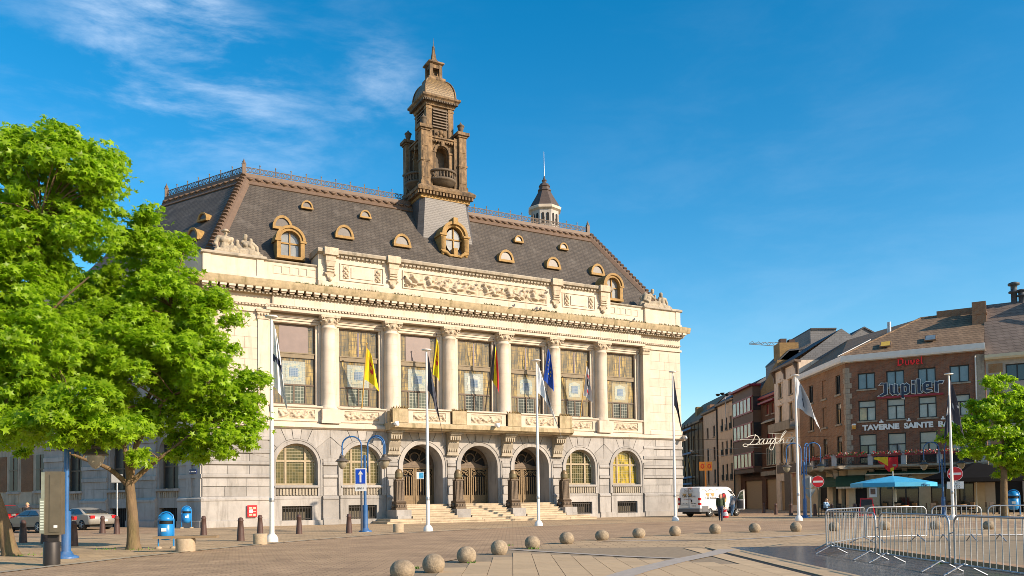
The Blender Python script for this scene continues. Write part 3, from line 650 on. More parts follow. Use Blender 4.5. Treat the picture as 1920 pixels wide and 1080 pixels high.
# ---- entablature
b = B(); b.box(-xp, xp, -.30, 2, 14.381, 14.6); tb(b, 'architrave', STONE)
b = B(); b.box(-xp+.4, xp-.4, -.28, 2, 14.6, 15.4); b.box(-XE, -xp+.4, -.06, 2, 14.6, 15.4); b.box(xp-.4, XE, -.06, 2, 14.6, 15.4); tb(b, 'frieze', STONE)
nfr = 22
for k in range(nfr):
    x0 = -15.3+k*30.6/nfr; c = B(); g = .012; sl_ = .12 if k % 3 == 0 else (-.1 if k % 3 == 1 else 0)
    c.prism([(x0+g+sl_*0, -.292, 14.74), (x0+30.6/nfr-g, -.292, 14.74), (x0+30.6/nfr-g, -.292, 15.36), (x0+g, -.292, 15.36)], (0, .02, 0)); tb(c, 'stone_block', STONE)
b = B(); nb = 150
for k in range(nb): x = -15.7+31.4*(k+.5)/nb; b.box(x-.07, x+.07, -.4, -.3, 14.62, 14.71)
for s in (-1, 1):
    for k in range(18): x = s*(15.85+3.8*(k+.5)/18); b.box(x-.07, x+.07, -.16, -.05, 14.62, 14.71)
b.box(-xp, xp, -.43, -.28, 14.711, 14.76); b.box(-XE-.02, -xp, -.19, -.05, 14.711, 14.76); b.box(xp, XE+.02, -.19, -.05, 14.711, 14.76)
b['kind'] if False else None
o = tb(b, 'bead_moulding', STONE); o['kind'] = 'stuff'
b = B(); b.box(-XE-.1, -xp, -.12, .5, 14.2, 14.36); b.box(xp, XE+.1, -.12, .5, 14.2, 14.36); tb(b, 'pier_moulding', STONE)
# modillion cornice following the front (it steps forward over the colonnade)
b = B(); b.prism([(-XE-.1, y, z) for y, z in ((1,15.38),(-.34,15.38),(-.4,15.5),(-.46,15.52),(1,15.75))], (2*XE+.2, 0, 0)); tb(b, 'bed_moulding', MOSS)
nm = 72; mesh_m = None
for k in range(nm):
    x = -XE-.2+(2*XE+.4)*(k+.5)/nm
    if mesh_m is None:
        c = B(); c.box(-.2, .2, -.78, -.3, 15.6, 15.745); c.box(-.15, .15, -.66, -.4, 15.5, 15.6); o = tb(c, 'modillion', STONE); mesh_m = o.data
    else: o = put('modillion', mesh_m, TOWN)
    o.location.x = x
b = B(); b.prism([(-XE-.5, y, z) for y, z in ((1,15.75),(-.8,15.75),(-.84,15.84),(-.9,16.05),(-.92,16.2),(-.84,16.24),(.0,16.5),(1,16.5))], (2*XE+1.0, 0, 0)); tb(b, 'cornice', MOSS)
b = B(); nd = 170
for k in range(nd): x = -XE-.1+(2*XE+.2)*(k+.5)/nd; b.box(x-.07, x+.07, -.5, -.36, 15.37, 15.48)
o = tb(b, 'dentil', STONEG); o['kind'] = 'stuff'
rng = random.Random(5); b = B()                      # weeds rooted on the cornice
for (x0, x1, dens) in ((-14,-8,70),(-7,-5,30),(-3.5,-2.5,12),(0.2,1.6,25),(4.4,6.6,60),(7.6,15.5,110),(16.8,19,40)):
    for _ in range(dens*3):
        x = rng.uniform(x0, x1); y = -.86+rng.random()**2*.4; a = rng.random()*6.28; h = rng.uniform(.04,.22); l = .05
        b.add([(x-l*cos(a), y-l*sin(a), 16.2), (x+l*cos(a), y+l*sin(a), 16.2), (x+rng.uniform(-.12,.12), y-rng.random()*.1, 16.2+h)], [(0,1,2)])
o = tb(b, 'cornice_weeds', mat('cornice_weed', (.085,.085,.02), .9, .5, 5)); o['kind'] = 'stuff'
# ---- attic and parapets
AX = 12.25
b = B(); b.box(-AX, AX, -.22, 1.6, 16.3, 18.6); tb(b, 'attic_wall', STONE)
for s in (-1, 1):
    x0, x1 = sorted((s*AX, s*15.85)); b = B(); b.box(x0, x1, -.02, .9, 16.3, 17.68); tb(b, 'parapet_wall', STONE)
    b = B(); b.prism([(x0, y, z) for y, z in ((.95,17.681),(-.08,17.681),(-.14,17.74),(-.14,17.82),(.95,17.86))], (x1-x0, 0, 0)); tb(b, 'parapet_coping', STONEG)
    xc = s*13.75; b = B(); b.box(xc-1.5, xc+1.5, -.05, -.02, 17.44, 17.52); b.box(xc-1.5, xc+1.5, -.05, -.02, 16.92, 16.98); b.box(xc-1.5, xc-1.42, -.05, -.02, 16.98, 17.44); b.box(xc+1.42, xc+1.5, -.05, -.02, 16.98, 17.44)
    for k in range(4): x = xc-1.42+2.84*(k+1)/5; b.box(x-.09, x+.09, -.06, -.02, 16.98, 17.44)
    tb(b, 'parapet_panel', STONE)
    x0, x1 = sorted((s*15.85, s*XE)); b = B(); b.box(x0, x1, -.15, 2.2, 16.3, 17.66)
    b.box(x0+.04, x0+.5, -.2, -.15, 16.5, 17.66); b.box(x1-.5, x1-.04, -.2, -.15, 16.5, 17.66); b.box(x0-.05, x1+.05, -.24, 2.2, 16.3, 16.55); tb(b, 'parapet_pier', STONE)
    b = B(); b.prism([(x0-.12, y, z) for y, z in ((2.2,17.661),(-.22,17.661),(-.32,17.72),(-.32,17.82),(-.26,17.9),(2.2,17.92))], (x1-x0+.24, 0, 0)); tb(b, 'parapet_coping', STONEG)
b = B(); b.box(-AX, AX, -.3, -.22, 16.35, 16.75); tb(b, 'attic_plinth', STONE)
b = B(); b.prism([(-AX-.1, y, z) for y, z in ((1.6,18.6),(-.3,18.6),(-.36,18.66),(-.52,18.7),(-.56,18.86),(-.5,18.95),(1.6,19.05))], (2*AX+.2, 0, 0)); tb(b, 'attic_cornice', STONEG)
b = B()
for k in range(80):
    x = -AX+.3+(2*AX-.6)*(k+.5)/80
    if min(abs(abs(x)-11.44), abs(abs(x)-6.86)) < .5: continue
    b.box(x-.1, x+.1, -.42, -.22, 18.48, 18.6)
o = tb(b, 'attic_dentil', STONEG); o['kind'] = 'stuff'
for x in (-11.44, -6.86, 6.86, 11.44):
    b = B(); b.box(x-.48, x+.48, -.72, 0, 18.5, 19.0); b.box(x-.36, x+.36, -.58, 0, 18.1, 18.5); b.box(x-.28, x+.28, -.5, 0, 17.75, 18.1, taper=1.25); b.box(x-.26, x+.26, -.42, 0, 17.3, 17.75)
    b.prism([(x-.3,-.4,17.3),(x+.3,-.4,17.3),(x+.16,-.34,16.95),(x-.16,-.34,16.95)], (0, .2, 0)); b.ball((x, -.36, 16.9), .16, 8, 5)
    for z in (17.42, 17.62, 17.9): b.tube([(x-.3,-.46,z),(x+.3,-.46,z)], .06, 6)
    for s in (-1, 1): b.ball((x+s*.33, -.36, 17.25), .1, 6, 4)
    tb(b, 'attic_console', CARVE)
b = B()
for x0, x1, z0, z1 in ((-6.1,6.1,18.1,18.2),(-6.1,6.1,16.9,16.98),(-6.1,-6.0,16.98,18.1),(6.0,6.1,16.98,18.1)): b.box(x0, x1, -.3, -.22, z0, z1)
tb(b, 'frieze_frame', STONE)
relief('frieze_relief', -5.98, 5.98, 17.0, 18.08, -.23, .36, 99, CARVE, 170, 26)
for s in (-1, 1):
    xc = s*9.12; b = B()
    for x0, x1, z0, z1 in ((-1.6,1.6,18.06,18.14),(-1.6,1.6,16.92,17.0),(-1.6,-1.52,17.0,18.06),(1.52,1.6,17.0,18.06)): b.box(xc+x0, xc+x1, -.29, -.22, z0, z1)
    b.box(xc-.8, xc+.8, -.28, -.22, 17.15, 17.9); tb(b, 'attic_panel', STONE)
    for q in (-1, 1):
        x = xc+q*1.16; b = B(); b.box(x-.2, x+.2, -.28, -.22, 17.1, 17.98)
        for (dx, z, r) in ((0,17.8,.13),(-.13,17.62,.09),(.13,17.62,.09),(0,17.45,.12),(-.12,17.28,.08),(.12,17.28,.08),(0,17.16,.08)): b.ball((x+dx, -.29, z), r, 7, 5)
        tb(b, 'carved_drop', CARVE)
# ---- roof
RZ0, RZ1, RY0, RY1 = 17.45, 26.1, .9, 7.6
XA, XB = 19.45, 15.6                                  # half lengths at eaves and ridge
SDV = Vector((-.5, .866, 0))                           # direction of the left flank (the block widens to the back)
def mirx(p): return (-p[0], p[1], p[2])
eL = (-XA, RY0, RZ0); rL = (-XB, RY1, RZ1)
LEN = 16.5; RL = 9.1
eLb = (-XA-.5*LEN, RY0+.866*LEN, RZ0); rLb = (-XB-.5*RL, RY1+.866*RL, RZ1)
b = B(); b.add([eL, mirx(eL), mirx(rL), rL], [(0,1,2,3)]); b.add([eLb, eL, rL, rLb], [(0,1,2,3)]); b.add([mirx(eL), mirx(eLb), mirx(rLb), mirx(rL)], [(0,1,2,3)])
b.add([rL, mirx(rL), mirx(rLb), rLb], [(0,1,2,3)]); b.add([rLb, mirx(rLb), mirx(eLb), eLb], [(0,1,2,3)])
tb(b, 'roof', SLATE)
fslope = (RZ1-RZ0)/(RY1-RY0)
def ry(z): return RY0+(z-RZ0)/fslope
# lead ridge trim along the top edge
def edge_trim(p, q, inw, name):                        # p..q top edge; inw = horizontal inward direction
    p, q, inw = Vector(p), Vector(q), Vector(inw); d = Vector((0, 0, 1)); down = (-inw*1.0+Vector((0,0,-fslope))).normalized()
    out = (-inw*fslope+d).normalized()
    b = B(); L = q-p
    prof = [p+down*1.05+out*.02, p+down*1.05+out*.09, p+down*.62+out*.09, p+down*.6+out*.14, p+down*.2+out*.16, p+out*.3+d*.02, p+inw*.3+d*.2, p+inw*.3-d*.1]
    b.prism(prof, L)
    n = int(L.length/.62)
    for k in range(n):
        c = p+L*(k+.5)/n+down*.4+out*.12; t = L.normalized()
        b.tube([c-t*.26+down*-.06+out*.05, c-t*.13+down*.1+out*.08, c+down*.15+out*.1, c+t*.13+down*.1+out*.08, c+t*.26+down*-.06+out*.05], [.03,.09,.12,.09,.03], 5)
    tb(b, name, LEAD)
edge_trim(rL, (-2.3, RY1, RZ1), (0,1,0), 'ridge_trim'); edge_trim((2.3, RY1, RZ1), mirx(rL), (0,1,0), 'ridge_trim')
inL = Vector((.866, .5, 0)); edge_trim(rLb, rL, inL, 'ridge_trim')
def hip(p, q):
    p, q = Vector(p), Vector(q); L = q-p; sx_ = 1 if p.x > 0 else -1
    b = B(); b.prism([p+Vector((-sx_*.62,0,.04)), p+Vector((-sx_*.3,-.12,.16)), p+Vector((0,-.12,.2)), p+Vector((sx_*.12,.3,.16)), p+Vector((sx_*.2,.55,.04))], L); o = tb(b, 'hip_trim', LEAD)
    n = 26
    for k in range(n):
        c = p+L*(k+.5)/n+Vector((sx_*.02, -.02, .2)); c2 = B(); c2.tube([c-L.normalized()*.17, c, c+L.normalized()*.17], [.25,.2,.1], 6); c2.build('hip_roll', LEAD, o)
hip(eL, rL); hip(mirx(eL), mirx(rL))
# cresting: posts and openwork rails
def cresting(p, q, n):
    p, q = Vector(p)+Vector((0,.2,.2)), Vector(q)+Vector((0,.2,.2)); L = q-p; t = L.normalized()
    for k in range(n):
        a = p+L*k/n; c = p+L*(k+1)/n; w = (c-a).length
        b = B(); b.tube([a, a+Vector((0,0,.84))], .035, 5); b.ball(a+Vector((0,0,.88)), .06, 6, 4)
        for z in (.1, .26, .62): b.tube([a+Vector((0,0,z)), c+Vector((0,0,z))], .03, 4)
        for f in (.14, .38, .62, .86):
            m_ = a+(c-a)*f; b.tube([m_+Vector((0,0,.1)), m_+Vector((0,0,.62))], .022, 4)
            b.tube([m_+t*.13*cos(s*pi/5)+Vector((0,0,.44+.14*sin(s*pi/5))) for s in range(11)], .024, 4)
        b.build('cresting', LEADC, TOWN)
LEADC = mat('cresting_iron', (.15,.115,.085), .6, .25, 4)
cresting(rL, (-2.6, RY1, RZ1), 11); cresting((2.6, RY1, RZ1), mirx(rL), 11); cresting(rL, rLb, 7)
for c in (rL, mirx(rL), rLb):
    b = B(); b.box(c[0]-.14, c[0]+.14, c[1]+.06, c[1]+.34, c[2]+.1, c[2]+1.0); b.lathe([(.18,1.0),(.18,1.07),(.09,1.11),(.13,1.19),(.05,1.31),(.02,1.42),(0.001,1.5)], (c[0], c[1]+.2, c[2]), 8); tb(b, 'ridge_finial', LEAD)
# half-round roof lights
def oculus(x, z, hw, h, d=1.0, M4=None):
    def half(hw, h, n=10): return [(hw*cos(pi*k/n), h*sin(pi*k/n)) for k in range(n+1)]
    y0 = ry(z)-.28; b = B(); po = half(hw, h); pi_ = half(hw*.74, h*.70)
    for k in range(10):
        b.prism([(x+po[k][0],y0,z+po[k][1]),(x+po[k+1][0],y0,z+po[k+1][1]),(x+pi_[k+1][0],y0,z+.1*h+pi_[k+1][1]),(x+pi_[k][0],y0,z+.1*h+pi_[k][1])], (0,.16,0))
    b.box(x-hw, x+hw, y0-.05, y0+.14, z-.1*h, z+.1*h)
    b.prism([(x+u*.97,y0+.1,z+v*.97) for u, v in po], (0, h/fslope+.35, 0), caps=False)
    o = b.build('roof_light', OCHRE, TOWN)
    b = B(); b.prism([(x+u,y0+.1,z+.1*h+v) for u, v in pi_], (0,.03,0)); b.build('pane', mat('grey_pane', (.085,.07,.058), .35, .35, 6) if 'grey_pane' not in bpy.data.materials else bpy.data.materials['grey_pane'], o)
for x in (-3,-2,-1,1,2,3): oculus(x*BAY, 21.25, .72, .95)
for x in (-2.5,-1.5,1.5,2.5): oculus(x*BAY, 23.68, .46, .6)
# two on the left flank: same lights turned on the flank slope
def flank_light(s, z, hw, h):
    n = len(COL.objects); oculus(0, z, hw, h); o = COL.objects[n]
    base = Vector((-XA, RY0, 0))+SDV*s
    M4 = Matrix.Translation(base) @ Matrix.Rotation(-pi/3, 4, 'Z') @ Matrix.Translation((0, -RY0, 0))
    o.data.transform(M4)
    for c in kids(o): c.data.transform(M4)
flank_light(3.4, 19.9, .62, .85); flank_light(4.2, 21.8, .5, .6); flank_light(8.6, 20.0, .62, .85)
# big dormers at the outer bays
def dormer(x, z):
    y0 = ry(z)-.5; b = B(); w, H = .68, 1.0
    for s in (-1, 1):
        b.box(min(x+s*w, x+s*(w+.28)), max(x+s*w, x+s*(w+.28)), y0-.1, y0+.9, z-.1, z+H); b.box(min(x+s*(w-.02), x+s*(w+.4)), max(x+s*(w-.02), x+s*(w+.4)), y0-.16, y0+.5, z+H-.02, z+H+.12)
    b.box(x-w-.3, x+w+.3, y0-.16, y0+.6, z-.22, z-.02)
    for ra, rb, yo in ((w, w+.18, -.06), (w+.18, w+.36, -.16)):
        for k in range(14):
            a0, a1 = pi*k/14, pi*(k+1)/14
            b.prism([(x+r*cos(a), y0+yo, z+H+.1+r*sin(a)) for r, a in ((ra,a0),(rb,a0),(rb,a1),(ra,a1))], (0, 1.4, 0))
    o = b.build('dormer', OCHRE, TOWN)
    p = B(); p.prism([(x-w,y0+.3,z)]+[(x+w*cos(pi*(1-k/10)), y0+.3, z+H+.1+w*sin(pi*(1-k/10))) for k in range(11)]+[(x+w,y0+.3,z)], (0,.04,0)); p.build('pane', GLASSD, o)
    f = B(); f.box(x-.05, x+.05, y0+.22, y0+.3, z, z+H+.8); f.box(x-w, x+w, y0+.22, y0+.3, z+H-.1, z+H); f.build('window_bars', OCHRE, o)
GLASSD = glass('dormer_glass', (.22,.22,.2), .12, .4)
dormer(-13.75, 18.6); dormer(13.65, 18.6)
# ---- tower
TY = 7.5; TXc = -.08
def sq(h, z, d=None): d = h if d is None else d; return [(TXc-h, TY-d, z), (TXc+h, TY-d, z), (TXc+h, TY+d, z), (TXc-h, TY+d, z)]
def frust(levels, m, name, parent=None, ch=0.):
    b = B(); rings = []
    for h, z in levels:
        if ch: c = h*ch; rings.append([(TXc-h+c,TY-h,z),(TXc+h-c,TY-h,z),(TXc+h,TY-h+c,z),(TXc+h,TY+h-c,z),(TXc+h-c,TY+h,z),(TXc-h+c,TY+h,z),(TXc-h,TY+h-c,z),(TXc-h,TY-h+c,z)])
        else: rings.append(sq(h, z))
    n = len(rings[0])
    for A, C2 in zip(rings, rings[1:]): b.add(A+C2, [(i, (i+1) % n, n+(i+1) % n, n+i) for i in range(n)])
    b.add(rings[-1], [tuple(range(n))]); b.add(rings[0], [tuple(range(n))[::-1]])
    return b.build(name, m, parent or TOWN)
frust([(4.3,19.0),(3.3,20.2),(2.92,21.0),(2.66,22.2),(2.42,23.8),(2.22,25.4),(2.15,26.1)], SLATE2, 'tower_skirt', None, .16)
frust([(2.1,26.05),(2.2,26.08),(2.2,26.3)], OCHRE, 'skirt_moulding'); frust([(2.25,26.3),(2.3,26.55),(2.55,26.6),(2.6,26.8),(2.5,26.92),(2.15,27.2)], TOWER, 'tower_cornice')
b = B()
for k in range(17):
    u = -2.3+4.6*k/16
    b.box(TXc+u-.08, TXc+u+.08, TY-2.5, TY-2.2, 26.32, 26.56); b.box(TXc-2.5, TXc-2.2, TY+u-.08, TY+u+.08, 26.32, 26.56)
tb(b, 'tower_dentil', TOWER)
# lower stage: core with arched niches and pedimented heads
b = B(); b.box(TXc-.72, TXc+1.5, TY-.72, TY+1.5, 27.0, 31.4); tb(b, 'tower_core', TOWER)
# front wall with arched niche, left wall the same (turned)
def niche(b):
    arch_wall(b, -1.25, 1.25, 27.1, 31.3, 0, .55, 28.2, 30.2, 0, .8)
    for s in (-1, 1): b.box(min(s*.58,s*.98), max(s*.58,s*.98), -.12, 0, 28.3, 30.2); b.box(min(s*.55,s*1.0), max(s*.55,s*1.0), -.18, 0, 30.2, 30.34)
    for k in range(12):
        a0, a1 = pi*k/12, pi*(k+1)/12; b.prism([(r*cos(a), -.12, 30.3+r*sin(a)) for r, a in ((.56,a0),(.74,a0),(.74,a1),(.56,a1))], (0,.12,0))
    b.box(-1.15, 1.15, -.26, 0, 31.12, 31.3); b.box(-1.25, 1.25, -.36, 0, 31.3, 31.42)
    for k in range(10): x = -1.05+2.1*k/9; b.box(x-.05, x+.05, -.3, 0, 31.0, 31.12)
    b.box(-.14, .14, -.3, 0, 30.75, 31.15)
for ang, off in ((0, (TXc, TY-1.5, 0)), (-pi/2, (TXc-1.5, TY, 0))):
    b = B(Matrix.Translation(off) @ Matrix.Rotation(ang, 4, 'Z')); niche(b); tb(b, 'tower_niche', TOWER)
    b = B(Matrix.Translation(off) @ Matrix.Rotation(ang, 4, 'Z')); b.box(-.6, .6, .75, .8, 28, 31); tb(b, 'niche_back', TOWERD)
    b = B(Matrix.Translation(off) @ Matrix.Rotation(ang, 4, 'Z'))       # half-round balcony: slab, bowl, balusters, rail
    c0 = (0, .1, 0)
    b.lathe([(.25,27.25),(.5,27.3),(.8,27.42),(1.02,27.6),(1.12,27.72),(1.2,27.76),(1.2,27.9),(1.0,27.95),(.2,27.95)], c0, 16, a0=pi, a1=2*pi)
    b.lathe([(1.0,28.42),(1.22,28.42),(1.26,28.5),(1.22,28.6),(1.0,28.6)], c0, 16, a0=pi, a1=2*pi)
    o = tb(b, 'tower_balcony', TOWERD)
    for k in range(13):
        a = pi+pi*(k+.5)/13; c = B(Matrix.Translation(off) @ Matrix.Rotation(ang, 4, 'Z')); c.lathe([(.05,27.93),(.09,28.1),(.05,28.25),(.07,28.44)], (1.1*cos(a), .1+1.1*sin(a), 0), 6); c.build('baluster', TOWERD, o)
# corner buttresses with urns
URN = [(.14,0),(.2,.05),(.12,.12),(.2,.3),(.25,.5),(.25,.62),(.32,.66),(.3,.74),(.16,.82),(.06,.95),(.001,1.08)]
for sx_, sy_ in ((-1,-1),(1,-1),(-1,1),(1,1)):
    x, y = TXc+sx_*1.68, TY+sy_*1.68
    b = B(); b.box(x-.42, x+.42, y-.42, y+.42, 27.0, 27.5); b.box(x-.34, x+.34, y-.34, y+.34, 27.5, 31.7); b.box(x-.4, x+.4, y-.4, y+.4, 29.2, 29.35); b.box(x-.42, x+.42, y-.42, y+.42, 31.7, 31.85); b.box(x-.55, x+.55, y-.55, y+.55, 31.85, 32.1)
    b.box(min(x,x-sx_*.7), max(x,x-sx_*.7), y-.15, y+.15, 27.2, 31.6); b.box(x-.15, x+.15, min(y,y-sy_*.7), max(y,y-sy_*.7), 27.2, 31.6)
    for k in range(3): b.box(x-.26, x+.26, y-.37, y-.33, 27.8+k*1.3, 28.7+k*1.3)
    o = tb(b, 'tower_buttress', TOWER); c = B(); c.lathe(URN, (x, y, 32.1), 10); c.build('urn', TOWERD, o)
# belfry
b = B(); b.box(TXc-1.12, TXc+1.12, TY-1.12, TY+1.12, 31.2, 34.3)
for sx_ in (-1, 1):
    for sy_ in (-1, 1): x, y = TXc+sx_*.98, TY+sy_*.98; b.box(x-.24, x+.24, y-.24, y+.24, 31.3, 34.3); b.box(x-.28, x+.28, y-.28, y+.28, 33.95, 34.1)
b.box(TXc-.55, TXc+.55, TY-1.3, TY-1.1, 31.42, 32.3); b.box(TXc-1.3, TXc-1.1, TY-.55, TY+.55, 31.42, 32.3)
for dx, z, r in ((-.3,31.9,.18),(0,32.05,.22),(.3,31.9,.18),(0,31.7,.2),(-.35,31.65,.14),(.35,31.65,.14)): b.ball((TXc+dx, TY-1.3, z), r, 7, 5); b.ball((TXc-1.3, TY+dx, z), r, 7, 5)
tb(b, 'belfry', TOWER)
for ang, off in ((0, (TXc, TY-1.13, 0)), (-pi/2, (TXc-1.13, TY, 0))):
    M4 = Matrix.Translation(off) @ Matrix.Rotation(ang, 4, 'Z')
    b = B(M4); b.box(-.7, .7, -.02, .02, 32.4, 34.15); o = tb(b, 'louvre_window', TOWERD)
    for k in range(7):
        z = 32.45+k*.24; c = B(M4); c.prism([(-.66,-.02,z+.14),(-.66,-.2,z),(-.66,-.2,z+.06),(-.66,-.02,z+.2)], (1.32,0,0)); c.build('louvre', LOUV if k else mat('louvre_wood', (.17,.13,.095), .8, .3, 4), o)
        LOUV = bpy.data.materials['louvre_wood']
frust([(1.3,34.25),(1.34,34.5),(1.5,34.55),(1.6,34.75),(1.72,34.85),(1.72,35.0),(1.5,35.1)], TOWER, 'belfry_cornice')
b = B()
for k in range(20): u = -1.45+2.9*k/19; b.box(TXc+u-.045, TXc+u+.045, TY-1.62, TY-1.4, 34.5, 34.66); b.box(TXc-1.62, TXc-1.4, TY+u-.045, TY+u+.045, 34.5, 34.66)
tb(b, 'belfry_dentil', TOWERD)
frust([(1.36,35.05)]+[(.55+.81*cos(a), 35.15+1.65*sin(a)) for a in [k*pi/2/8 for k in range(9)]], DOME, 'dome')
b = B()
for sx_ in (-1, 1):
    for sy_ in (-1, 1): b.tube([(TXc+sx_*h, TY+sy_*h, z) for h, z in [(.56+.82*cos(a), 35.15+1.67*sin(a)) for a in [k*pi/2/8 for k in range(9)]]], .07, 5)
tb(b, 'dome_rib', TOWER)
frust([(.72,36.75),(.76,36.85),(.76,37.02),(.6,37.1)], TOWER, 'lantern_base')
b = B()
for sx_ in (-1, 1):
    for sy_ in (-1, 1): x, y = TXc+sx_*.42, TY+sy_*.42; b.box(x-.13, x+.13, y-.13, y+.13, 37.05, 38.2)
b.box(TXc-.5, TXc+.5, TY-.5, TY+.5, 37.9, 38.22); b.box(TXc-.5, TXc+.5, TY-.5, TY+.5, 37.0, 37.25); b.box(TXc-.3, TXc+.3, TY-.1, TY+.5, 37.2, 38.0); tb(b, 'lantern', TOWER)
frust([(.52,38.2),(.7,38.3),(.7,38.42),(.3,38.6)], TOWER, 'lantern_cornice')
frust([(.26,38.5),(.26,38.72),(.19,38.85),(.12,39.4),(.08,39.85)], TOWER, 'spire')
b = B(); b.ball((TXc, TY, 39.92), .11, 8, 6); b.tube([(TXc,TY,39.95),(TXc,TY,40.75)], [.04,.008], 5); tb(b, 'spire_finial', TOWERD)
# tower dormer
def tower_dormer():
    x, z, y0 = TXc, 21.6, TY-3.75; b = B(); w, H = .72, 1.0
    for s in (-1, 1):
        b.box(min(x+s*(w+.08),x+s*(w+.5)), max(x+s*(w+.08),x+s*(w+.5)), y0-.15, y0+1.2, z-.25, z+H)
        for k in range(4): xx = x+s*(w+.14+k*.1); b.box(xx-.03, xx+.03, y0-.2, y0-.15, z-.1, z+H-.1)
        b.box(min(x+s*w,x+s*(w+.6)), max(x+s*w,x+s*(w+.6)), y0-.25, y0+1.0, z+H, z+H+.14)
        b.tube([(x+s*(w+.45),y0-.1,z-.25),(x+s*.75,y0-.15,z-.35),(x+s*.45,y0-.2,z-.6),(x+s*.15,y0-.2,z-.55)], [.12,.15,.13,.1], 7)
        b.ball((x+s*(w+.3), y0, z-.42), .16, 7, 5)
    for ra, rb, yo in ((w, w+.2, -.08), (w+.2, w+.42, -.22)):
        for k in range(14):
            a0, a1 = pi*k/14, pi*(k+1)/14
            b.prism([(x+r*cos(a), y0+yo, z+H+.1+r*sin(a)) for r, a in ((ra,a0),(rb,a0),(rb,a1),(ra,a1))], (0, 1.6, 0))
    b.box(x-.2, x+.2, y0-.34, y0+.6, z+H+.95, z+H+1.5); b.box(x-.17, x+.17, y0-.3, y0+.3, z-.65, z+.05)
    for q in range(9): b.ball((x+(q-4)*.13, y0-.02, z-.72-.12*(4-abs(q-4))/2), .13, 6, 4)
    o = b.build('tower_dormer', OCHRE, TOWN)
    p = B(); p.prism([(x+.9*w*cos(2*pi*k/18), y0+.25, z+.75+.95*sin(2*pi*k/18)) for k in range(18)], (0,.04,0)); p.build('pane', GLASSD, o)
    f = B(); f.box(x-.05, x+.05, y0+.16, y0+.25, z-.15, z+1.7); f.box(x-w, x+w, y0+.16, y0+.25, z+.78, z+.88); f.build('window_bars', OCHRE, o)
tower_dormer()
# ---- left flank (in shade) and right flank
FL = Matrix.Translation((-XE, 0, 0)) @ Matrix.Rotation(radians(120), 4, 'Z') @ Matrix.Scale(-1, 4, (0,1,0))
# flank frame: x runs along the wall to the back, -y is outward
WS = [3.35, 8.75, 14.1]
b = B(FL); edges = [.0, 6.05, 11.45, 17.8]
for k, w in enumerate(WS):
    x0, x1 = edges[k], edges[k+1]
    q = lambda xa, xb, za, zb, y=0: b.add([(xa,y,za),(xb,y,za),(xb,y,zb),(xa,y,zb)], [(0,1,2,3)])
    q(x0, w-1.0, 0, 16.1); q(w+1.0, x1, 0, 16.1); q(w-1, w+1, 1.3, 2.55)
    ap = arch_pts(w, 1.0, 5.0, 10)
    for (xa_, za), (xb_, zb) in zip(ap, ap[1:]): b.add([(xa_,0,za),(xb_,0,zb),(xb_,0,7.5),(xa_,0,7.5)], [(0,1,2,3)])
    q(w-1, w+1, 7.5, 8.2); q(w-1, w+1, 13.6, 16.1)
    for s in (-1, 1):
        for z0, z1 in ((0,1.3),(2.55,6.0),(8.2,13.6)): b.add([(w+s,0,z0),(w+s,.6,z0),(w+s,.6,z1),(w+s,0,z1)], [(0,1,2,3)])
    q(w-1, w+1, 0, 16, .62)
b.box(17.8, 17.82, 0, 1, 0, 16)
tb(b, 'flank_wall', STONE2)
for k, w in enumerate(WS):
    b = B(FL); b.box(w-.98, w+.98, .4, .45, 2.6, 6); b.box(w-.98, w+.98, .4, .45, 8.3, 13.5); o = tb(b, 'flank_window', DULL)
    b = B(FL); b.box(w-.05, w+.05, .34, .4, 2.6, 6); b.box(w-.98, w+.98, .34, .4, 4.0, 4.1); b.box(w-.98, w-.88, .34, .4, 2.6, 5); b.box(w+.88, w+.98, .34, .4, 2.6, 5); b.build('window_bars', BRONZED, o)
    b = B(FL); b.box(w-1.2, w+1.2, -.2, .6, 2.4, 2.56); tb(b, 'window_sill', STONE2)
    b = B(FL); b.box(w-1.0, w+1.0, .02, .1, 1.95, 2.4)
    for q in range(9): b.box(w-.93+q*.22, w-.81+q*.22, -.04, .02, 1.98, 2.36)
    tb(b, 'fluted_panel', STONEG)
    b = B(FL); b.box(w-.9, w+.9, .3, .34, .0, 1.28); o = tb(b, 'basement_opening', DARK)
    b = B(FL)
    for q in range(8): b.box(w-.8+q*.22, w-.77+q*.22, .1, .14, .0, 1.25)
    b.build('basement_grille', IRON, o)
for x0, x1 in ((-.1,2.2),(4.5,7.6),(9.9,12.95),(15.25,17.8)):
    b = B(FL); b.prism([(x0, y, z) for y, z in ((0,0),(-.28,0),(-.28,.42),(-.2,.46),(-.2,1.68),(-.26,1.72),(-.26,1.84),(-.1,1.98),(0,1.98))], (x1-x0, 0, 0)); tb(b, 'plinth', STONE2)
    for (z0, z1) in COURS:
        c = B(FL); c.box(x0+.05, x1-.05, -.07, 0, z0, z1); tb(c, 'stone_block', STONE2)
    for (z0, z1) in BANDS:
        c = B(FL); c.box(x0+.03, x1-.03, -.15, 0, z0, z1); tb(c, 'stone_band', STONE2)
b = B(FL); b.box(-.2, 17.9, -.34, .1, 6.5, 6.92); tb(b, 'string_course', STONE); b = B(FL); b.box(-.1, 17.8, -.5, .2, 14.6, 14.76); tb(b, 'flank_moulding', STONE)
b = B(FL); b.box(-.6, 18, -1.2, .6, 15.73, 16.2); tb(b, 'cornice', MOSS); b = B(FL); b.box(0, 17.8, -.05, .9, 16.2, 17.7); tb(b, 'parapet_wall', STONE)
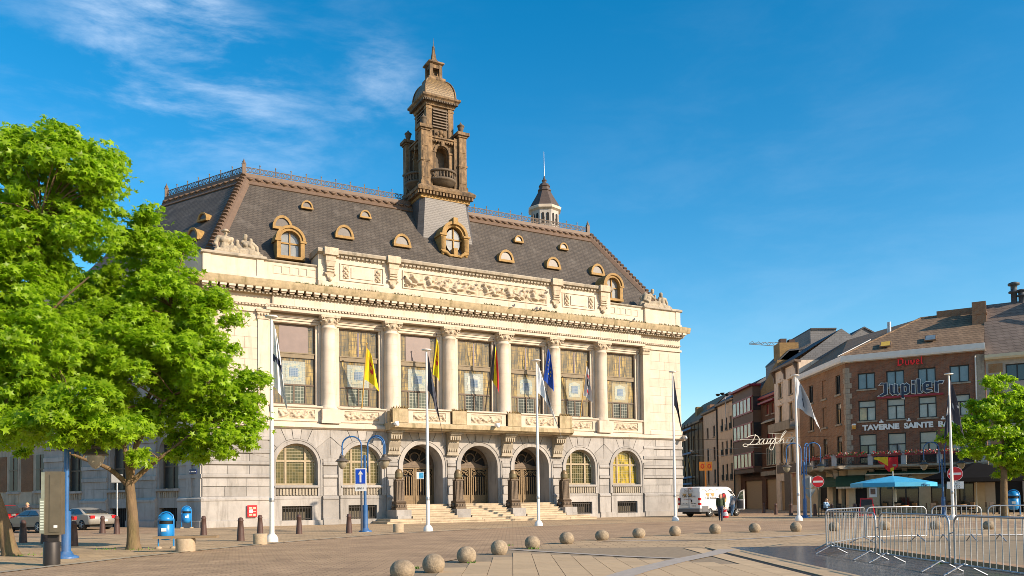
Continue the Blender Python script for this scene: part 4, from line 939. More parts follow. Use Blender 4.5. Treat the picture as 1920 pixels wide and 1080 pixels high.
b = B(Matrix.Scale(-1, 4, (1,0,0)) @ FL); b.box(0, 62, .0, .4, 0, 16); b.box(0, 62, -.5, .5, 15.73, 16.2); b.box(-.1, 62, -.34, .1, 6.5, 6.92); b.box(0, 62, 0, .9, 16.2, 17.7); tb(b, 'right_flank_wall', STONE)  # unseen far stretch, lengthened to bounce sunlight into the street
def corner_strips():
    b = B(FL)
    for x0, x1 in ((.02,.5),(.9,1.4)): b.box(x0, x1, -.14, 0, 1.98, 6.5); b.box(x0, x1, -.1, 0, 7, 15.4)
    tb(b, 'corner_pilaster', STONE2)
corner_strips()
NAVY = mat('navy_enamel', (.02,.035,.12), .4, .1)
b = B(FL); b.box(.35, 1.0, -.2, -.15, 3.45, 3.75); np_ = b.build('street_nameplate', NAVY, TOWN)
t = text('PL. CHARLES II', .095, WHITE, Matrix.Identity(4), 'lettering', np_); t.data.transform(FL @ Matrix.Translation((.68,-.215,3.56)) @ Matrix.Rotation(pi/2, 4, 'X') @ Matrix.Scale(-1, 4, (1,0,0)))
# side wing in brick beyond the flank
base = Vector((-2.4933, 62.4253, 0))+XD*(-XE)
WANG = TH+radians(120)
wing = thing('brick_wing', 'brick and grey stone wing with tall windows behind the parked cars', 'building', tuple(base+(XD*-.5+ID*.866)*17.85), WANG)
WM = Matrix.Scale(-1, 4, (0,1,0))
BRK = bricks('tan_brick', (.20,.10,.05), (.16,.08,.04), (.16,.12,.08), .22, .075, .012, .9, 'xz', .3, .25)
b = B(WM); b.box(0, 30, 0, 8, 0, 13); b.build('wall', STONEG, wing); b = B(WM); b.box(-.05, 30, -.3, .4, 6.6, 7.0); b.box(-.05, 30, -.5, .4, 13, 13.5); b.build('cornice', STONE2, wing)
b = B(WM); b.add([(0,0,13.5),(30,0,13.5),(30,5,17),(0,5,17)], [(0,1,2,3)]); b.build('roof', SLATE, wing)
for k in range(7):
    w = .45+k*3.7
    for z0, z1 in ((2.75,5.5),(7.8,11.5)):
        b = B(WM); b.box(w-.72, w+.72, -.04, .0, z0-.08, z1); f = b.build('window', STONEG, wing)
        b = B(WM); b.box(w-.55, w+.55, -.06, -.04, z0, z1-.1); b.build('pane', DULL, f)
        b = B(WM); b.box(w-.03, w+.03, -.1, -.06, z0, z1-.1); b.box(w-.55, w+.55, -.1, -.06, z0+(z1-z0)*.55, z0+(z1-z0)*.55+.08); b.build('window_bars', BRONZED, f)
        b = B(WM); b.box(w+1.05, w+2.65, -.05, 0, z0-.1, z1-.1); b.build('brick_panel', BRK, wing)
    b = B(WM); b.box(w-.9, w+.9, -.14, 0, 2.5, 2.66); b.build('window_sill', STONE2, wing)
    b = B(WM); b.box(w-.65, w+.65, -.03, 0, 1.75, 2.4); b.build('relief_panel', STONEG, wing)
    b = B(WM); b.box(w-.6, w+.6, -.02, 0, .1, 1.25); b.build('basement_opening', DARK, wing)
b = B(WM); b.box(0, 30, -.12, 0, 0, .1); b.box(0, 30, -.14, 0, 1.4, 1.6); b.build('plinth', STONE2, wing)
# red notice on the wall
# ---- sculpture groups on the corner parapets
def on_town(x, y, z): return Vector((-2.4933, 62.4253, 0))+XD*x+ID*y+Vector((0,0,z))
def sculpture(x, label, kind):
    b = B()
    b.box(-1.55, 1.55, -.45, .75, 0, .22); b.box(-1.4, 1.4, -.4, .7, .2, .36)
    c = capsule
    if kind == 0:
        c(b, (-.9,.1,.3), (-.82,.05,.62), .34, .30); c(b, (-.82,.05,.62), (-.8,.05,.95), .30, .33)          # man: hips, chest
        c(b, (-1.2,.0,1.06), (-.42,.0,1.06), .2, .2); c(b, (-.95,-.12,.95), (-.68,-.12,.95), .2, .2); c(b, (-.8,.0,1.12), (-.78,-.04,1.32), .11, .09)
        c(b, (-.77,-.10,1.36), (-.77,-.08,1.47), .12, .15); c(b, (-.77,-.22,1.43), (-.77,-.25,1.39), .03, .04); b.lathe([(.001,-.04),(.29,-.04),(.29,.02),(.19,.05),(.17,.12),(.1,.17),(.001,.18)], (-.77,-.07,1.53), 14)
        c(b, (-1.25,0,1.0), (-1.42,-.08,.66), .17, .13); c(b, (-1.38,-.08,.66), (-1.28,-.22,.32), .115, .09)
        c(b, (-.45,0,1.0), (-.36,-.1,.72), .13, .11); c(b, (-.36,-.1,.72), (-.55,-.26,.45), .1, .08); c(b, (-.34,-.05,1.08), (-.4,-.1,.98), .11, .11)
        c(b, (-.85,-.1,.38), (-.25,-.3,.45), .2, .17); c(b, (-.25,-.3,.45), (-.5,-.38,.25), .15, .12)
        c(b, (.0,.05,.3), (.02,.0,.7), .22, .18); c(b, (-.02,-.02,.9), (-.02,-.04,.98), .13, .135); c(b, (.05,-.05,.7), (.25,-.1,.55), .1, .08)    # child
        c(b, (.62,.1,.3), (.55,.0,.8), .33, .28); c(b, (.32,0,.98), (.8,0,.98), .14, .14); c(b, (.5,0,1.0), (.48,-.03,1.2), .1, .09); c(b, (.46,-.06,1.24), (.48,-.08,1.38), .15, .17)   # woman
        c(b, (.42,-.2,.8), (.45,-.24,.78), .15, .13); c(b, (.72,-.18,.78), (.74,-.22,.76), .15, .13)
        c(b, (.82,.05,1.0), (.84,.0,1.18), .14, .15); c(b, (.9,.1,.8), (.95,.05,.6), .2, .2)                                                   # second child
        c(b, (.95,.05,1.0), (1.25,-.02,.75), .13, .11); c(b, (1.25,-.02,.75), (1.28,-.15,.3), .11, .085)
        c(b, (.2,-.2,.32), (1.0,-.25,.3), .22, .2); c(b, (-.3,-.25,.3), (.3,-.28,.32), .16, .2)
    else:
        c(b, (-.85,.15,.3), (-.7,.05,.8), .38, .3); c(b, (-.95,0,1.1), (-.45,0,1.1), .17, .16); c(b, (-.55,-.05,1.2), (-.42,-.08,1.3), .11, .1); c(b, (-.36,-.12,1.36), (-.36,-.14,1.52), .16, .175)
        c(b, (-1.02,.0,1.08), (-1.2,-.05,.7), .16, .12); c(b, (-1.2,-.05,.7), (-.85,-.25,.5), .11, .1); c(b, (-.42,-.05,1.05), (-.12,-.18,.8), .13, .1); c(b, (-.12,-.18,.8), (-.14,-.2,1.1), .1, .09)
        c(b, (-1.3,.2,.3), (-.95,.2,.75), .28, .28); c(b, (-1.2,.3,.9), (-.9,.2,1.2), .2, .22)
        c(b, (-.6,-.1,.35), (.2,-.28,.5), .24, .2); c(b, (.2,-.28,.5), (.3,-.3,.2), .17, .13)
        c(b, (.95,.1,.3), (.8,.05,.7), .32, .28); c(b, (.55,.05,.98), (1.15,.05,.98), .16, .16); c(b, (.78,0,1.05), (.68,-.04,1.15), .11, .1); c(b, (.62,-.08,1.2), (.6,-.1,1.33), .155, .17)
        c(b, (1.2,.05,.95), (1.35,0,.6), .14, .11); c(b, (1.35,0,.6), (1.28,-.1,.25), .1, .08); c(b, (.5,0,.95), (.35,-.1,.65), .13, .1); c(b, (.9,-.1,.35), (.2,-.2,.4), .22, .18)
        c(b, (.1,-.1,.35), (.0,-.1,.55), .25, .2)
    me = remesh(b, .033, 'sculpture_group'); me.materials.append(STATUE)
    o = put('sculpture_group', me, None, on_town(x, .5, 17.9), TH); tag(o, label, 'sculpture'); 
sculpture(-17.45, 'stone group of a helmeted man and a woman with children on the left parapet', 0)
sculpture(17.5, 'stone group of two reclining figures on the right end of the parapet', 1)
# ------------------------------------------------------------------ tavern on the corner
TD = Vector((.857, -.515, 0)); TP = Vector((29.7, 73.2, 0)); TANG = atan2(-.515, .857)
TAV = thing('tavern', 'red-brown brick corner tavern with flowered balcony and beer signs', 'tavern', TP, TANG)
TB1 = bricks('red_brick', (.25,.098,.052), (.15,.062,.036), (.16,.12,.09), .23, .078, .013, .9, 'xz', .3, .25)
TB2 = bricks('brown_brick', (.27,.135,.07), (.20,.10,.055), (.26,.2,.14), .23, .078, .012, .9, 'xz', .3, .25)
QUOIN = mat('quoin_stone', (.30,.25,.19), .9, .3, 5, .3, streak=.5)
ROOFT = bricks('brown_roof_tiles', (.25,.165,.10), (.20,.13,.08), (.08,.055,.035), .34, .24, .02, .85, 'xz', .5, .3)
ROOFG = bricks('grey_slates', (.20,.155,.125), (.17,.13,.105), (.08,.06,.05), .5, .3, .02, .8, 'xz', .4, .3)
GUTTER = mat('white_gutter', (.62,.60,.56), .5, .08)
def wall_holes(b, x0, x1, z0, z1, holes, y=0., dep=.25, m=0):
    """front wall at y with rectangular holes [(xa,xb,za,zb)] and their reveals"""
    xs = sorted({x0, x1, *[h[0] for h in holes], *[h[1] for h in holes]}); zs = sorted({z0, z1, *[h[2] for h in holes], *[h[3] for h in holes]})
    for xa, xb in zip(xs, xs[1:]):
        for za, zb in zip(zs, zs[1:]):
            xm, zm = (xa+xb)/2, (za+zb)/2
            if any(h[0] < xm < h[1] and h[2] < zm < h[3] for h in holes): continue
            b.add([(xa,y,za),(xb,y,za),(xb,y,zb),(xa,y,zb)], [(0,1,2,3)], m)
    for xa, xb, za, zb in holes:
        r = [(xa,za),(xb,za),(xb,zb),(xa,zb)]
        for k in range(4): (p, q), (u, v) = r[k], r[(k+1) % 4]; b.add([(p,y,q),(u,y,v),(u,y+dep,v),(p,y+dep,q)], [(0,1,2,3)], m)
def window(root, xf, xa, xb, za, zb, y=.16, frame=None, pane=None, panes=2, transom=0., fw=.085, name='window', sill=None, sillm=None):
    w = B(xf); w.box(xa, xa+fw, y-.05, y+.05, za, zb); w.box(xb-fw, xb, y-.05, y+.05, za, zb); w.box(xa+fw, xb-fw, y-.05, y+.05, zb-fw, zb); w.box(xa+fw, xb-fw, y-.05, y+.05, za, za+fw)
    zt = zb-transom if transom else zb
    if transom: w.box(xa+fw, xb-fw, y-.06, y+.05, zt-fw/2, zt+fw/2)
    for k in range(1, panes): x = xa+(xb-xa)*k/panes; w.box(x-fw*.6, x+fw*.6, y-.055, y+.05, za+fw, zt-fw/2)
    o = w.build(name, frame, root)
    for k in range(panes):
        p = B(xf); p.box(xa+(xb-xa)*k/panes+.01, xa+(xb-xa)*(k+1)/panes-.01, y+.02, y+.035, za+.02, zt); p.build('pane', pane if not isinstance(pane, list) else pane[k % len(pane)], o)
    if transom: p = B(xf); p.box(xa+.01, xb-.01, y+.02, y+.035, zt, zb-.01); p.build('pane', TRANS, o)
    if sill: s = B(xf); s.box(xa-.12, xb+.12, -.1, .15, za-.13, za); s.build('window_sill', sillm or QUOIN, root)
    return o
TRANS = glass('blind_glass', (.30,.28,.24), .15, .2)
LF = 11.9                                              # length of the street-side wing of the tavern
ID4 = Matrix.Identity(4)
cols = [(1.0,2.4),(3.31,4.73),(5.77,7.13),(8.17,9.6)]
holes = []
for xa, xb in cols: holes += [(xa,xb,10.82,12.25),(xa,xb,8.03,9.82),(xa,xb,4.3,6.86)]
b = B(); wall_holes(b, 0, 10.74, 4.0, 13.3, holes); b.add([(10.74,0,0),(10.74,8,0),(10.74,8,13.3),(10.74,0,13.3)], [(0,1,2,3)]); b.build('wall', TB1, TAV)
b = B(); b.box(.05, 10.7, .5, .6, 3, 13); b.build('room_backing', DARK, TAV)
CURTW = glass('curtained_glass', (.34,.33,.30), .1, .35)
for i, (xa, xb) in enumerate(cols):
    window(TAV, ID4, xa, xb, 10.82, 12.25, frame=BLACK, pane=GLASSB, sill=1)
    window(TAV, ID4, xa, xb, 8.03, 9.82, frame=BLACK, pane=[GLASSW, CURTW] if i in (0, 3) else CURTW, transom=.6, sill=1)
    window(TAV, ID4, xa, xb, 4.3, 6.86, frame=BLACK, pane=[GLASS, GLASSB] if i == 0 else GLASSB, transom=.95)
    for z in (12.25, 9.82, 6.86):
        b = B()
        for k in range(17): x = xa-.12+(xb-xa+.24)*k/17; b.box(x+.008, x+(xb-xa+.24)/17-.008, -.018, .05, z+.01, z+.3)
        b.build('brick_lintel', TB1, TAV)
    if i in (1, 2, 3): b = B(); b.box(xa, xb, .1, .13, 4.3, 5.0); b.build('door_panel', BLACK, TAV)
# street side: brick wing running back along the street
SW = Matrix.Rotation(-TANG, 4, 'Z') @ Matrix.Rotation(pi/2, 4, 'Z') @ Matrix.Scale(-1, 4, (0,1,0))    # x runs up the street, -y outward (towards -X world)
sh = []
swc = [(1.2,2.3),(4.6,5.6),(8.0,9.1)]
for i, (xa, xb) in enumerate(swc): sh += [(xa,xb,10.7,12.45),(xa,xb,8.0,9.9),(xa,xb,4.35,6.9)]
b = B(SW); wall_holes(b, 0, LF, 3.9, 13.3, sh); b.build('wall', TB2, TAV)
b = B(SW); b.box(.1, LF, .4, .45, 3, 13); b.build('room_backing', DARK, TAV)
for i, (xa, xb) in enumerate(swc):
    for (za, zb) in ((10.7,12.45),(8.0,9.9),(4.35,6.9)):
        if i == 1 and za > 7: b = B(SW); b.box(xa, xb, .1, .2, za, zb); b.build('bricked_up_window', TB2, TAV)
        else: window(TAV, SW, xa, xb, za, zb, frame=BLACK, pane=GLASSW if za < 10 else GLASS, panes=2, transom=.5 if za < 10 else 0)
        s = B(SW); s.box(xa-.15, xb+.15, -.12, .1, za-.16, za); s.build('window_sill', QUOIN, TAV)
for k in range(19):                                    # quoins at the corner
    z0 = 4.1+k*.46; w = .5 if k % 2 else .34
    if z0 > 12.8: break
    b = B(); b.box(-.03, w, -.035, .3, z0+.01, z0+.45); b.build('quoin', QUOIN, TAV)
    b = B(SW); b.box(-.03, .84-w, -.035, .3, z0+.01, z0+.45); b.build('quoin', QUOIN, TAV)
b = B(); b.box(10.1, 10.72, -.05, .2, 4, 13.0); b.build('end_pilaster', QUOIN, TAV); b = B(); b.tube([(10.08,-.1,4),(10.08,-.1,12.9)], .06, 6); b.build('downpipe', GUTTER, TAV)
# eaves, roof
b = B(); b.prism([(-.3, y, z) for y, z in ((.3,13.25),(-.45,13.3),(-.5,13.45),(-.5,13.85),(-.35,13.88),(.3,13.9))], (11.1,0,0)); b.build('gutter', GUTTER, TAV)
b = B(SW); b.prism([(-.3, y, z) for y, z in ((.3,13.25),(-.45,13.3),(-.5,13.45),(-.5,13.85),(-.35,13.88),(.3,13.9))], (LF+.35,0,0)); b.build('gutter', GUTTER, TAV)
inv = SW.inverted()
def swp(x, y, z): return tuple(SW @ Vector((x, y, z)))
# front slope and street slope meet on a hip
hipb, hipt = Vector((-.3,-.3,13.88)), Vector((5.7,5.6,17.6))
b = B(); b.add([hipb, (10.75,-.35,13.88), (10.75,5.6,17.6), hipt], [(0,1,2,3)]); b.add([hipb, hipt, Vector(swp(LF+.1,5.2,17.6)), Vector(swp(LF+.1,-.35,13.88))], [(0,1,2,3)]); b.add([(10.75,5.6,17.6), hipt, (12,14,14),(10.75,14,14)], [(0,1,2,3)]); b.build('roof', ROOFT, TAV)
b = B(); b.tube([hipb, hipt], .1, 6); b.tube([hipt, (10.75,5.6,17.62)], .1, 6); b.build('ridge', ROOFT, TAV)
b = B(); b.tube([tuple(hipb+Vector((-.3,.25,.05))), tuple(hipb+(hipt-hipb)*.45+Vector((-.6,.33,.05)))], .05, 5); b.build('hip_flashing', GUTTER, TAV)
for x, z, mt in ((2.8,14.35,mat('yellow_blind',(.5,.33,.05),.5)),(6.3,14.55,GLASSB)):
    y = -.35+(z-13.88)/3.72*5.95; b = B(); b.prism([(x,y-.1,z+.05),(x,y-.15,z+.15),(x,y+.7,z+.7),(x,y+.75,z+.55)], (.9,0,0)); o = b.build('skylight', LEAD, TAV)
    b = B(); b.add([(x+.08,y-.13,z+.175),(x+.82,y-.13,z+.175),(x+.82,y+.62,z+.665),(x+.08,y+.62,z+.665)], [(0,1,2,3)]); b.build('pane', mt, o)
b = B(); b.box(9.85, 10.9, 3.1, 4.6, 14, 18.0); b.box(9.8, 10.95, 3.05, 4.65, 16.9, 17.0); b.box(7.0, 9.85, 5.3, 5.9, 16.6, 18.0); b.build('chimney', TB2, TAV)
b = B(); b.tube([(3.2,4.2,15.4),(3.2,4.2,17.3)], .17, 8); b.build('flue', GALV, TAV)
# ground floor: cream front with cut-corner shop windows, balcony, awnings
gh = [(2.5,5.6,.5,3.25),(6.5,9.7,.2,3.25)]
b = B(); wall_holes(b, 0, 10.74, 0, 4.0, gh+[(.55,1.5,0,2.6)], dep=.3); 
for xa, xb, za, zb in gh:
    for x, s in ((xa, 1), (xb, -1)): b.prism([(x,0,zb),(x+s*.6,0,zb),(x,0,zb-.55)], (0,.3,0))
b.build('ground_floor_wall', CREAM, TAV)
DARKGLASS = glass('dark_shop_glass', (.02,.025,.022), .05, .5)
for xa, xb, za, zb in gh: window(TAV, ID4, xa, xb, za, zb, y=.28, frame=mat('dark_oak',(.03,.02,.015),.5), pane=DARKGLASS, panes=3, transom=.75, name='shop_window')
b = B(); b.box(.55, 1.5, .25, .3, 0, 2.6); b.build('door', DARK, TAV)
b = B(SW); wall_holes(b, 0, LF, 0, 4.0, [(.6,1.6,0,2.7),(2.3,3.6,0,3.1),(5.0,7.4,.4,3.1)], dep=.3); b.build('ground_floor_wall', CREAM, TAV)
b = B(SW); b.box(.3, 8, .3, .35, 0, 3.3); b.build('door', DARK, TAV)
b = B(); b.box(1.7, 2.3, -.05, .0, 1.35, 2.2); pst = b.build('menu_board', WHITE, TAV); b = B(); b.box(1.8, 2.2, -.06, -.05, 1.6, 2.1); b.build('menu_picture', mat('menu_print', (.2,.12,.08), .6, .6, 12), pst)
BALC = mat('balcony_concrete', (.30,.25,.185), .9, .2, 3, streak=.5)
b = B(); b.prism([(-.9, y, z) for y, z in ((0,3.78),(-1.15,3.85),(-1.3,3.95),(-1.3,4.12),(0,4.15))], (11.7,0,0)); b.build('balcony_slab', BALC, TAV)
b = B(SW); b.prism([(-1.2, y, z) for y, z in ((0,3.78),(-1.15,3.85),(-1.3,3.95),(-1.3,4.12),(0,4.15))], (9.0,0,0)); b.build('balcony_slab', BALC, TAV)
for xf, xs in ((ID4, (-.95,2.0,4.6,7.3,10.5)), (SW, (2.6,5.4,7.6))):
    for x in xs:
        b = B(xf); b.box(x-.2, x+.2, -1.2, -.8, 4.12, 4.95); b.box(x-.25, x+.25, -1.25, -.75, 4.95, 5.05); b.build('balcony_post', mat('grey_post',(.36,.36,.36),.8,.15) if 'grey_post' not in bpy.data.materials else bpy.data.materials['grey_post'], TAV)
        b = B(xf); b.prism([(x-.2,-1.05,3.8),(x-.2,0,3.8),(x-.2,0,3.0),(x-.2,-.35,3.05),(x-.2,-.5,3.5)], (.4,0,0)); b.build('balcony_bracket', BALC, TAV)
def railing(xf, x0, x1):
    b = B(xf); b.box(x0, x1, -1.1, -1.05, 4.9, 4.95); b.box(x0, x1, -1.1, -1.06, 4.2, 4.24)
    n = int((x1-x0)/.13)
    for k in range(n): x = x0+(x1-x0)*k/n; b.box(x-.01, x+.01, -1.09, -1.07, 4.2, 4.9)
    b.build('railing', IRON, TAV)
    for k in range(6):
        f = x0+(x1-x0)*(k+.2)/6; 
        if k % 2 == 0: b = B(xf); b.tube([(f,-1.08,4.4),(f+.25,-1.08,4.75),(f+.5,-1.08,4.4),(f+.25,-1.08,4.25),(f,-1.08,4.4)], .02, 4); b.build('railing_scroll', IRON, TAV)
for x0, x1 in ((-.7,1.8),(2.2,4.4),(4.8,7.1),(7.5,10.3)): railing(ID4, x0, x1)
for x0, x1 in ((.2,2.4),(2.8,5.2),(5.6,7.4)): railing(SW, x0, x1)
# flower boxes hang on the railing: things of their own
FL_M = [mat('geranium_leaf', (.05,.12,.02), .7, .3, 9), mat('red_geranium', (.55,.015,.02), .6, .2, 9), mat('pink_geranium', (.62,.25,.28), .6, .2, 9), mat('white_geranium', (.65,.6,.55), .6)]
BOXM = mat('red_box', (.20,.03,.025), .6)
def flower_box(xf, x0, x1, label, seed):
    rng = random.Random(seed); R = TAV.matrix_basis
    t = thing('flower_box', label, 'flower box', R @ (xf @ Vector(((x0+x1)/2, -1.2, 4.86))), 0, 'flower boxes on the tavern balcony')
    Mx = R.to_3x3().to_4x4() @ xf; w = (x1-x0)/2
    M4 = Mx.to_3x3().to_4x4()
    b = B(M4); b.box(-w, w, -.12, .12, 0, .2, taper=1.05); b.build('box', BOXM, t)
    b = B(M4)
    for _ in range(int(w*170)):
        x, y, z = rng.uniform(-w, w), rng.uniform(-.22, .18), rng.uniform(.12, .42); mt = 0 if rng.random() < .45 else (1 if rng.random() < .6 else (2 if rng.random() < .6 else 3))
        r = .045; a = rng.random()*6; u = Vector((cos(a), sin(a)*.5, rng.uniform(-.6,.6)))*r; v = Vector((rng.uniform(-1,1), rng.uniform(-1,1), 1)).normalized()*r; c = Vector((x,y,z))
        b.add([c-u-v, c+u-v, c+u+v, c-u+v], [(0,1,2,3)], mt)
    o = b.build('flowers', FL_M, t)
fi = 0
for xf, x0, x1, lb in ((ID4,-.75,1.75,'red and white flower box left of the hanging flag'),(ID4,2.15,4.45,'long flower box above the hanging flag'),(ID4,4.75,7.15,'flower box behind the blue lamp post'),(ID4,7.45,10.3,'flower box at the right end of the tavern balcony'),(SW,.3,2.4,'flower box nearest the corner on the street side'),(SW,2.8,5.2,'middle flower box on the street side balcony'),(SW,5.5,7.3,'flower box at the street end of the balcony')):
    fi += 1; flower_box(xf, x0, x1, lb, fi)
# awnings
GREEN = mat('green_awning', (.012,.045,.022), .8, .2, 3)
CREAMT = mat('cream_trim', (.5,.42,.3), .7)
b = B(); b.prism([(1.6,0,3.7),(1.6,-.9,3.4),(1.6,-.9,3.34),(1.6,0,3.45)], (8.3,0,0)); o = b.build('awning', GREEN, TAV); b = B(); b.box(1.55, 9.95, -.96, -.88, 3.25, 3.34); b.build('awning_bar', CREAMT, o)
b = B(SW); b.prism([(.2,0,3.3),(.2,-.5,3.2),(.2,-.95,2.75),(.2,-1.0,2.3),(.2,-.95,2.3),(.2,0,2.4)], (4.4,0,0)); b.build('awning', GREEN, TAV)
b = B(); b.prism([(-.9,0,3.3),(-.9,-.5,3.2),(-.9,-.95,2.75),(-.9,-1.0,2.3),(-.9,-.95,2.3),(-.9,0,2.4)], (2.3,0,0)); o = b.build('awning', GREEN, TAV)
b = B()
for k in range(9): x = -.85+k*.25; b.box(x, x+.2, -1.0, -.98, 2.14, 2.3)
b.build('awning_valance', CREAMT, o)
# ---- lettering on the front
LW = mat('white_letters', (.70,.69,.66), .5, .05); LN = mat('navy_letters', (.012,.022,.055), .35, .1); LR = mat('red_letters', (.80,.018,.02), .4, .1)
tv = text('TAVERNE  SAINTE  BARBE', .62, LW, face_front(1.32, -.08, 7.22), 'lettering', TAV, .03, .034, 'LEFT', 1.1)
sg = B(); sg.box(2.6, 7.68, -.2, -.02, 9.88, 10.04); BAR = sg.build('sign_bar', REDD, TAV)
def strokes(shapes, x0, z0, s, y, m, ob=None, obm=None, skew=0., name='letter', parent=None):
    """letters from convex strokes; ob = width of the light outline plate behind"""
    for L in shapes:
        b = B(); o2 = B()
        for poly in L:
            P = [(x0+(px+skew*pz)*s, z0+pz*s) for px, pz in poly]
            b.prism([(x, y, z) for x, z in P], (0, .06, 0))
            if ob:
                cx = sum(p[0] for p in P)/len(P); cz = sum(p[1] for p in P)/len(P); Q = []
                n = len(P); area = sum(P[k][0]*P[(k+1) % n][1]-P[(k+1) % n][0]*P[k][1] for k in range(n)); sg_ = 1 if area > 0 else -1
                for k in range(n):
                    a, c, d = Vector(P[k-1]), Vector(P[k]), Vector(P[(k+1) % n]); e1 = (c-a).normalized(); e2 = (d-c).normalized()
                    n1 = Vector((e1.y, -e1.x))*sg_; n2 = Vector((e2.y, -e2.x))*sg_; nn = n1+n2; nn = nn/max(nn.length_squared/2, .35); Q.append(c+nn*ob)
                o2.prism([(q.x, y+.065, q.y) for q in Q], (0, .05, 0))
        o = b.build(name, m, parent)
        if ob: o2.build('letter_outline', obm, o)
J = [[(.42,.2),(.62,.1),(.62,.95),(.42,.95)],[(.0,.0),(.2,-.06),(.62,.1),(.42,.22)],[(.1,.86),(.42,.86),(.42,.95),(.22,.98)]]
U = [[(.85,.18),(1.03,.12),(1.03,.78),(.85,.84)],[(.85,.18),(1.0,.0),(1.18,.08),(1.03,.22)],[(1.18,.08),(1.36,.0),(1.36,.78),(1.18,.84)],[(1.36,.0),(1.5,.05),(1.36,.16)]]
Pp = [[(1.62,-.25),(1.8,-.32),(1.8,.82),(1.62,.76)],[(1.8,.66),(2.0,.84),(2.18,.68),(1.98,.6)],[(2.0,.62),(2.18,.68),(2.18,.14),(2.0,.2)],[(1.8,.02),(1.98,.0),(2.18,.14),(1.98,.2),(1.8,.16)]]
Ii = [[(2.36,.04),(2.56,.0),(2.56,.66),(2.36,.7)],[(2.36,.78),(2.56,.74),(2.58,1.0),(2.38,1.0)]]
Ll = [[(2.74,.04),(2.94,.0),(2.94,1.05),(2.74,1.08)],[(2.94,.0),(3.04,.06),(2.94,.16)]]
Ee = [[(3.14,.16),(3.32,.2),(3.32,.66),(3.14,.7)],[(3.14,.66),(3.36,.84),(3.7,.76),(3.5,.64),(3.3,.66)],[(3.54,.38),(3.7,.42),(3.7,.76),(3.54,.72)],[(3.3,.34),(3.7,.4),(3.6,.5),(3.3,.44)],[(3.14,.16),(3.34,.0),(3.72,.1),(3.68,.18),(3.32,.2)]]
Rr = [[(3.92,.04),(4.12,.0),(4.12,.78),(3.92,.82)],[(4.12,.62),(4.22,.84),(4.5,.8),(4.42,.62)]]
strokes([J,U,Pp,Ii,Ll,Ee,Rr], 2.66, 10.12, 1.12, -.2, LN, .055, LW, 0, 'letter', BAR)
Dv = [[[(0,0),(.16,.05),(.16,.9),(0,.95)],[(-.1,.9),(.5,.98),(.7,.75),(.5,.8)],[(.55,.15),(.72,.3),(.72,.75),(.55,.8)],[(-.08,.0),(.3,-.03),(.72,.3),(.5,.2),(.1,.14)]],
      [[(.9,.1),(1.05,.05),(1.05,.6),(.9,.65)],[(1.28,.0),(1.43,.05),(1.43,.65),(1.28,.6)],[(.9,.1),(1.05,-.03),(1.28,.1),(1.05,.16)]],
      [[(1.58,.15),(1.73,.05),(1.73,.65),(1.55,.6)],[(1.95,.2),(2.1,.25),(2.1,.65),(1.95,.65)],[(1.6,.15),(1.78,-.05),(2.1,.25),(1.95,.3)]],
      [[(2.24,.15),(2.39,.15),(2.39,.6),(2.24,.6)],[(2.24,.55),(2.45,.7),(2.68,.55),(2.5,.52)],[(2.5,.38),(2.66,.4),(2.68,.56),(2.52,.58)],[(2.3,.3),(2.64,.36),(2.6,.44),(2.3,.38)],[(2.24,.15),(2.42,-.05),(2.7,.12),(2.4,.16)]],
      [[(2.84,.08),(2.99,.0),(2.99,1.0),(2.84,.95)],[(2.84,.08),(2.99,-.05),(3.12,.08),(2.99,.14)]]]
strokes(Dv, 4.25, 12.62, .63, -.12, LR, None, None, .02, 'letter', TAV)
for x in (2.85, 5.0, 7.6):                              # lamp brackets over the sign
    b = B(); b.box(x-.16, x+.16, -.35, -.12, 7.78, 7.9); b.box(x-.05, x+.05, -.3, 0, 7.9, 8.05); b.build('sign_lamp', LW, TAV)
b = B(); b.lathe([(.12,0),(.17,.1),(.17,.3),(.13,.36)], (.62,-.2,7.35), 10); b.build('beer_glass_sign', mat('amber', (.55,.28,.05), .3), TAV); b = B(); b.lathe([(.17,0),(.2,.05),(.15,.14)], (.62,-.2,7.68), 10); b.build('foam', LW, TAV)
# hanging flag over the balcony rail
FY = mat('yellow_cloth', (.62,.44,.02), .8, .1, 3); FR = mat('red_cloth', (.50,.015,.02), .8, .1, 3); FK = mat('black_cloth', (.014,.014,.018), .85, .2, 3)
def fn(u, v):
    x = 2.3+1.9*u; dr = .65+.6*sin(pi*min(1, max(0, (u-.1)/.95))**1.3); return (x, -1.33-.06*sin(u*13), 4.75-dr*v*(.35+.65*min(1, u*1.6+.05)))
b = B(); b.grid(fn, 22, 8, lambda u, v: (2 if u < .2 and v > .6 else (0 if (u < .58 and v < .62) or (.7 < u < .8 and v > .72) else 1)))
o = b.build('hanging_flag', [FY, FR, FK]); o.matrix_world = TAV.matrix_basis.copy(); tag(o, 'red and yellow flag draped over the tavern balcony railing', 'flag')
# ------------------------------------------------------------------ neighbour right of the tavern
NB = thing('slate_roofed_house', 'house with big grey slate roof and twin chimney pots right of the tavern', 'house', TP+TD*10.8, TANG)
b = B(); wall_holes(b, 0, 9, 0, 12.4, [(1.4,3.0,10.6,12.0),(4.6,6.2,10.6,12.0),(1.4,3.0,7.2,9.4),(4.6,6.2,7.2,9.4),(.4,2.3,0,2.7),(3.1,6.5,.3,2.7)]); b.build('wall', mat('grey_band_wall',(.33,.29,.24),.9,.2,3), NB)
for xa, xb, za, zb in ((1.4,3.0,10.6,12.0),(4.6,6.2,10.6,12.0),(1.4,3.0,7.2,9.4),(4.6,6.2,7.2,9.4)): window(NB, ID4, xa, xb, za, zb, frame=BLACK, pane=GLASS)
BP = bricks('orange_brick', (.30,.15,.06), (.24,.12,.05), (.25,.2,.13), .23, .078, .012, .9, 'xz', .3, .2)
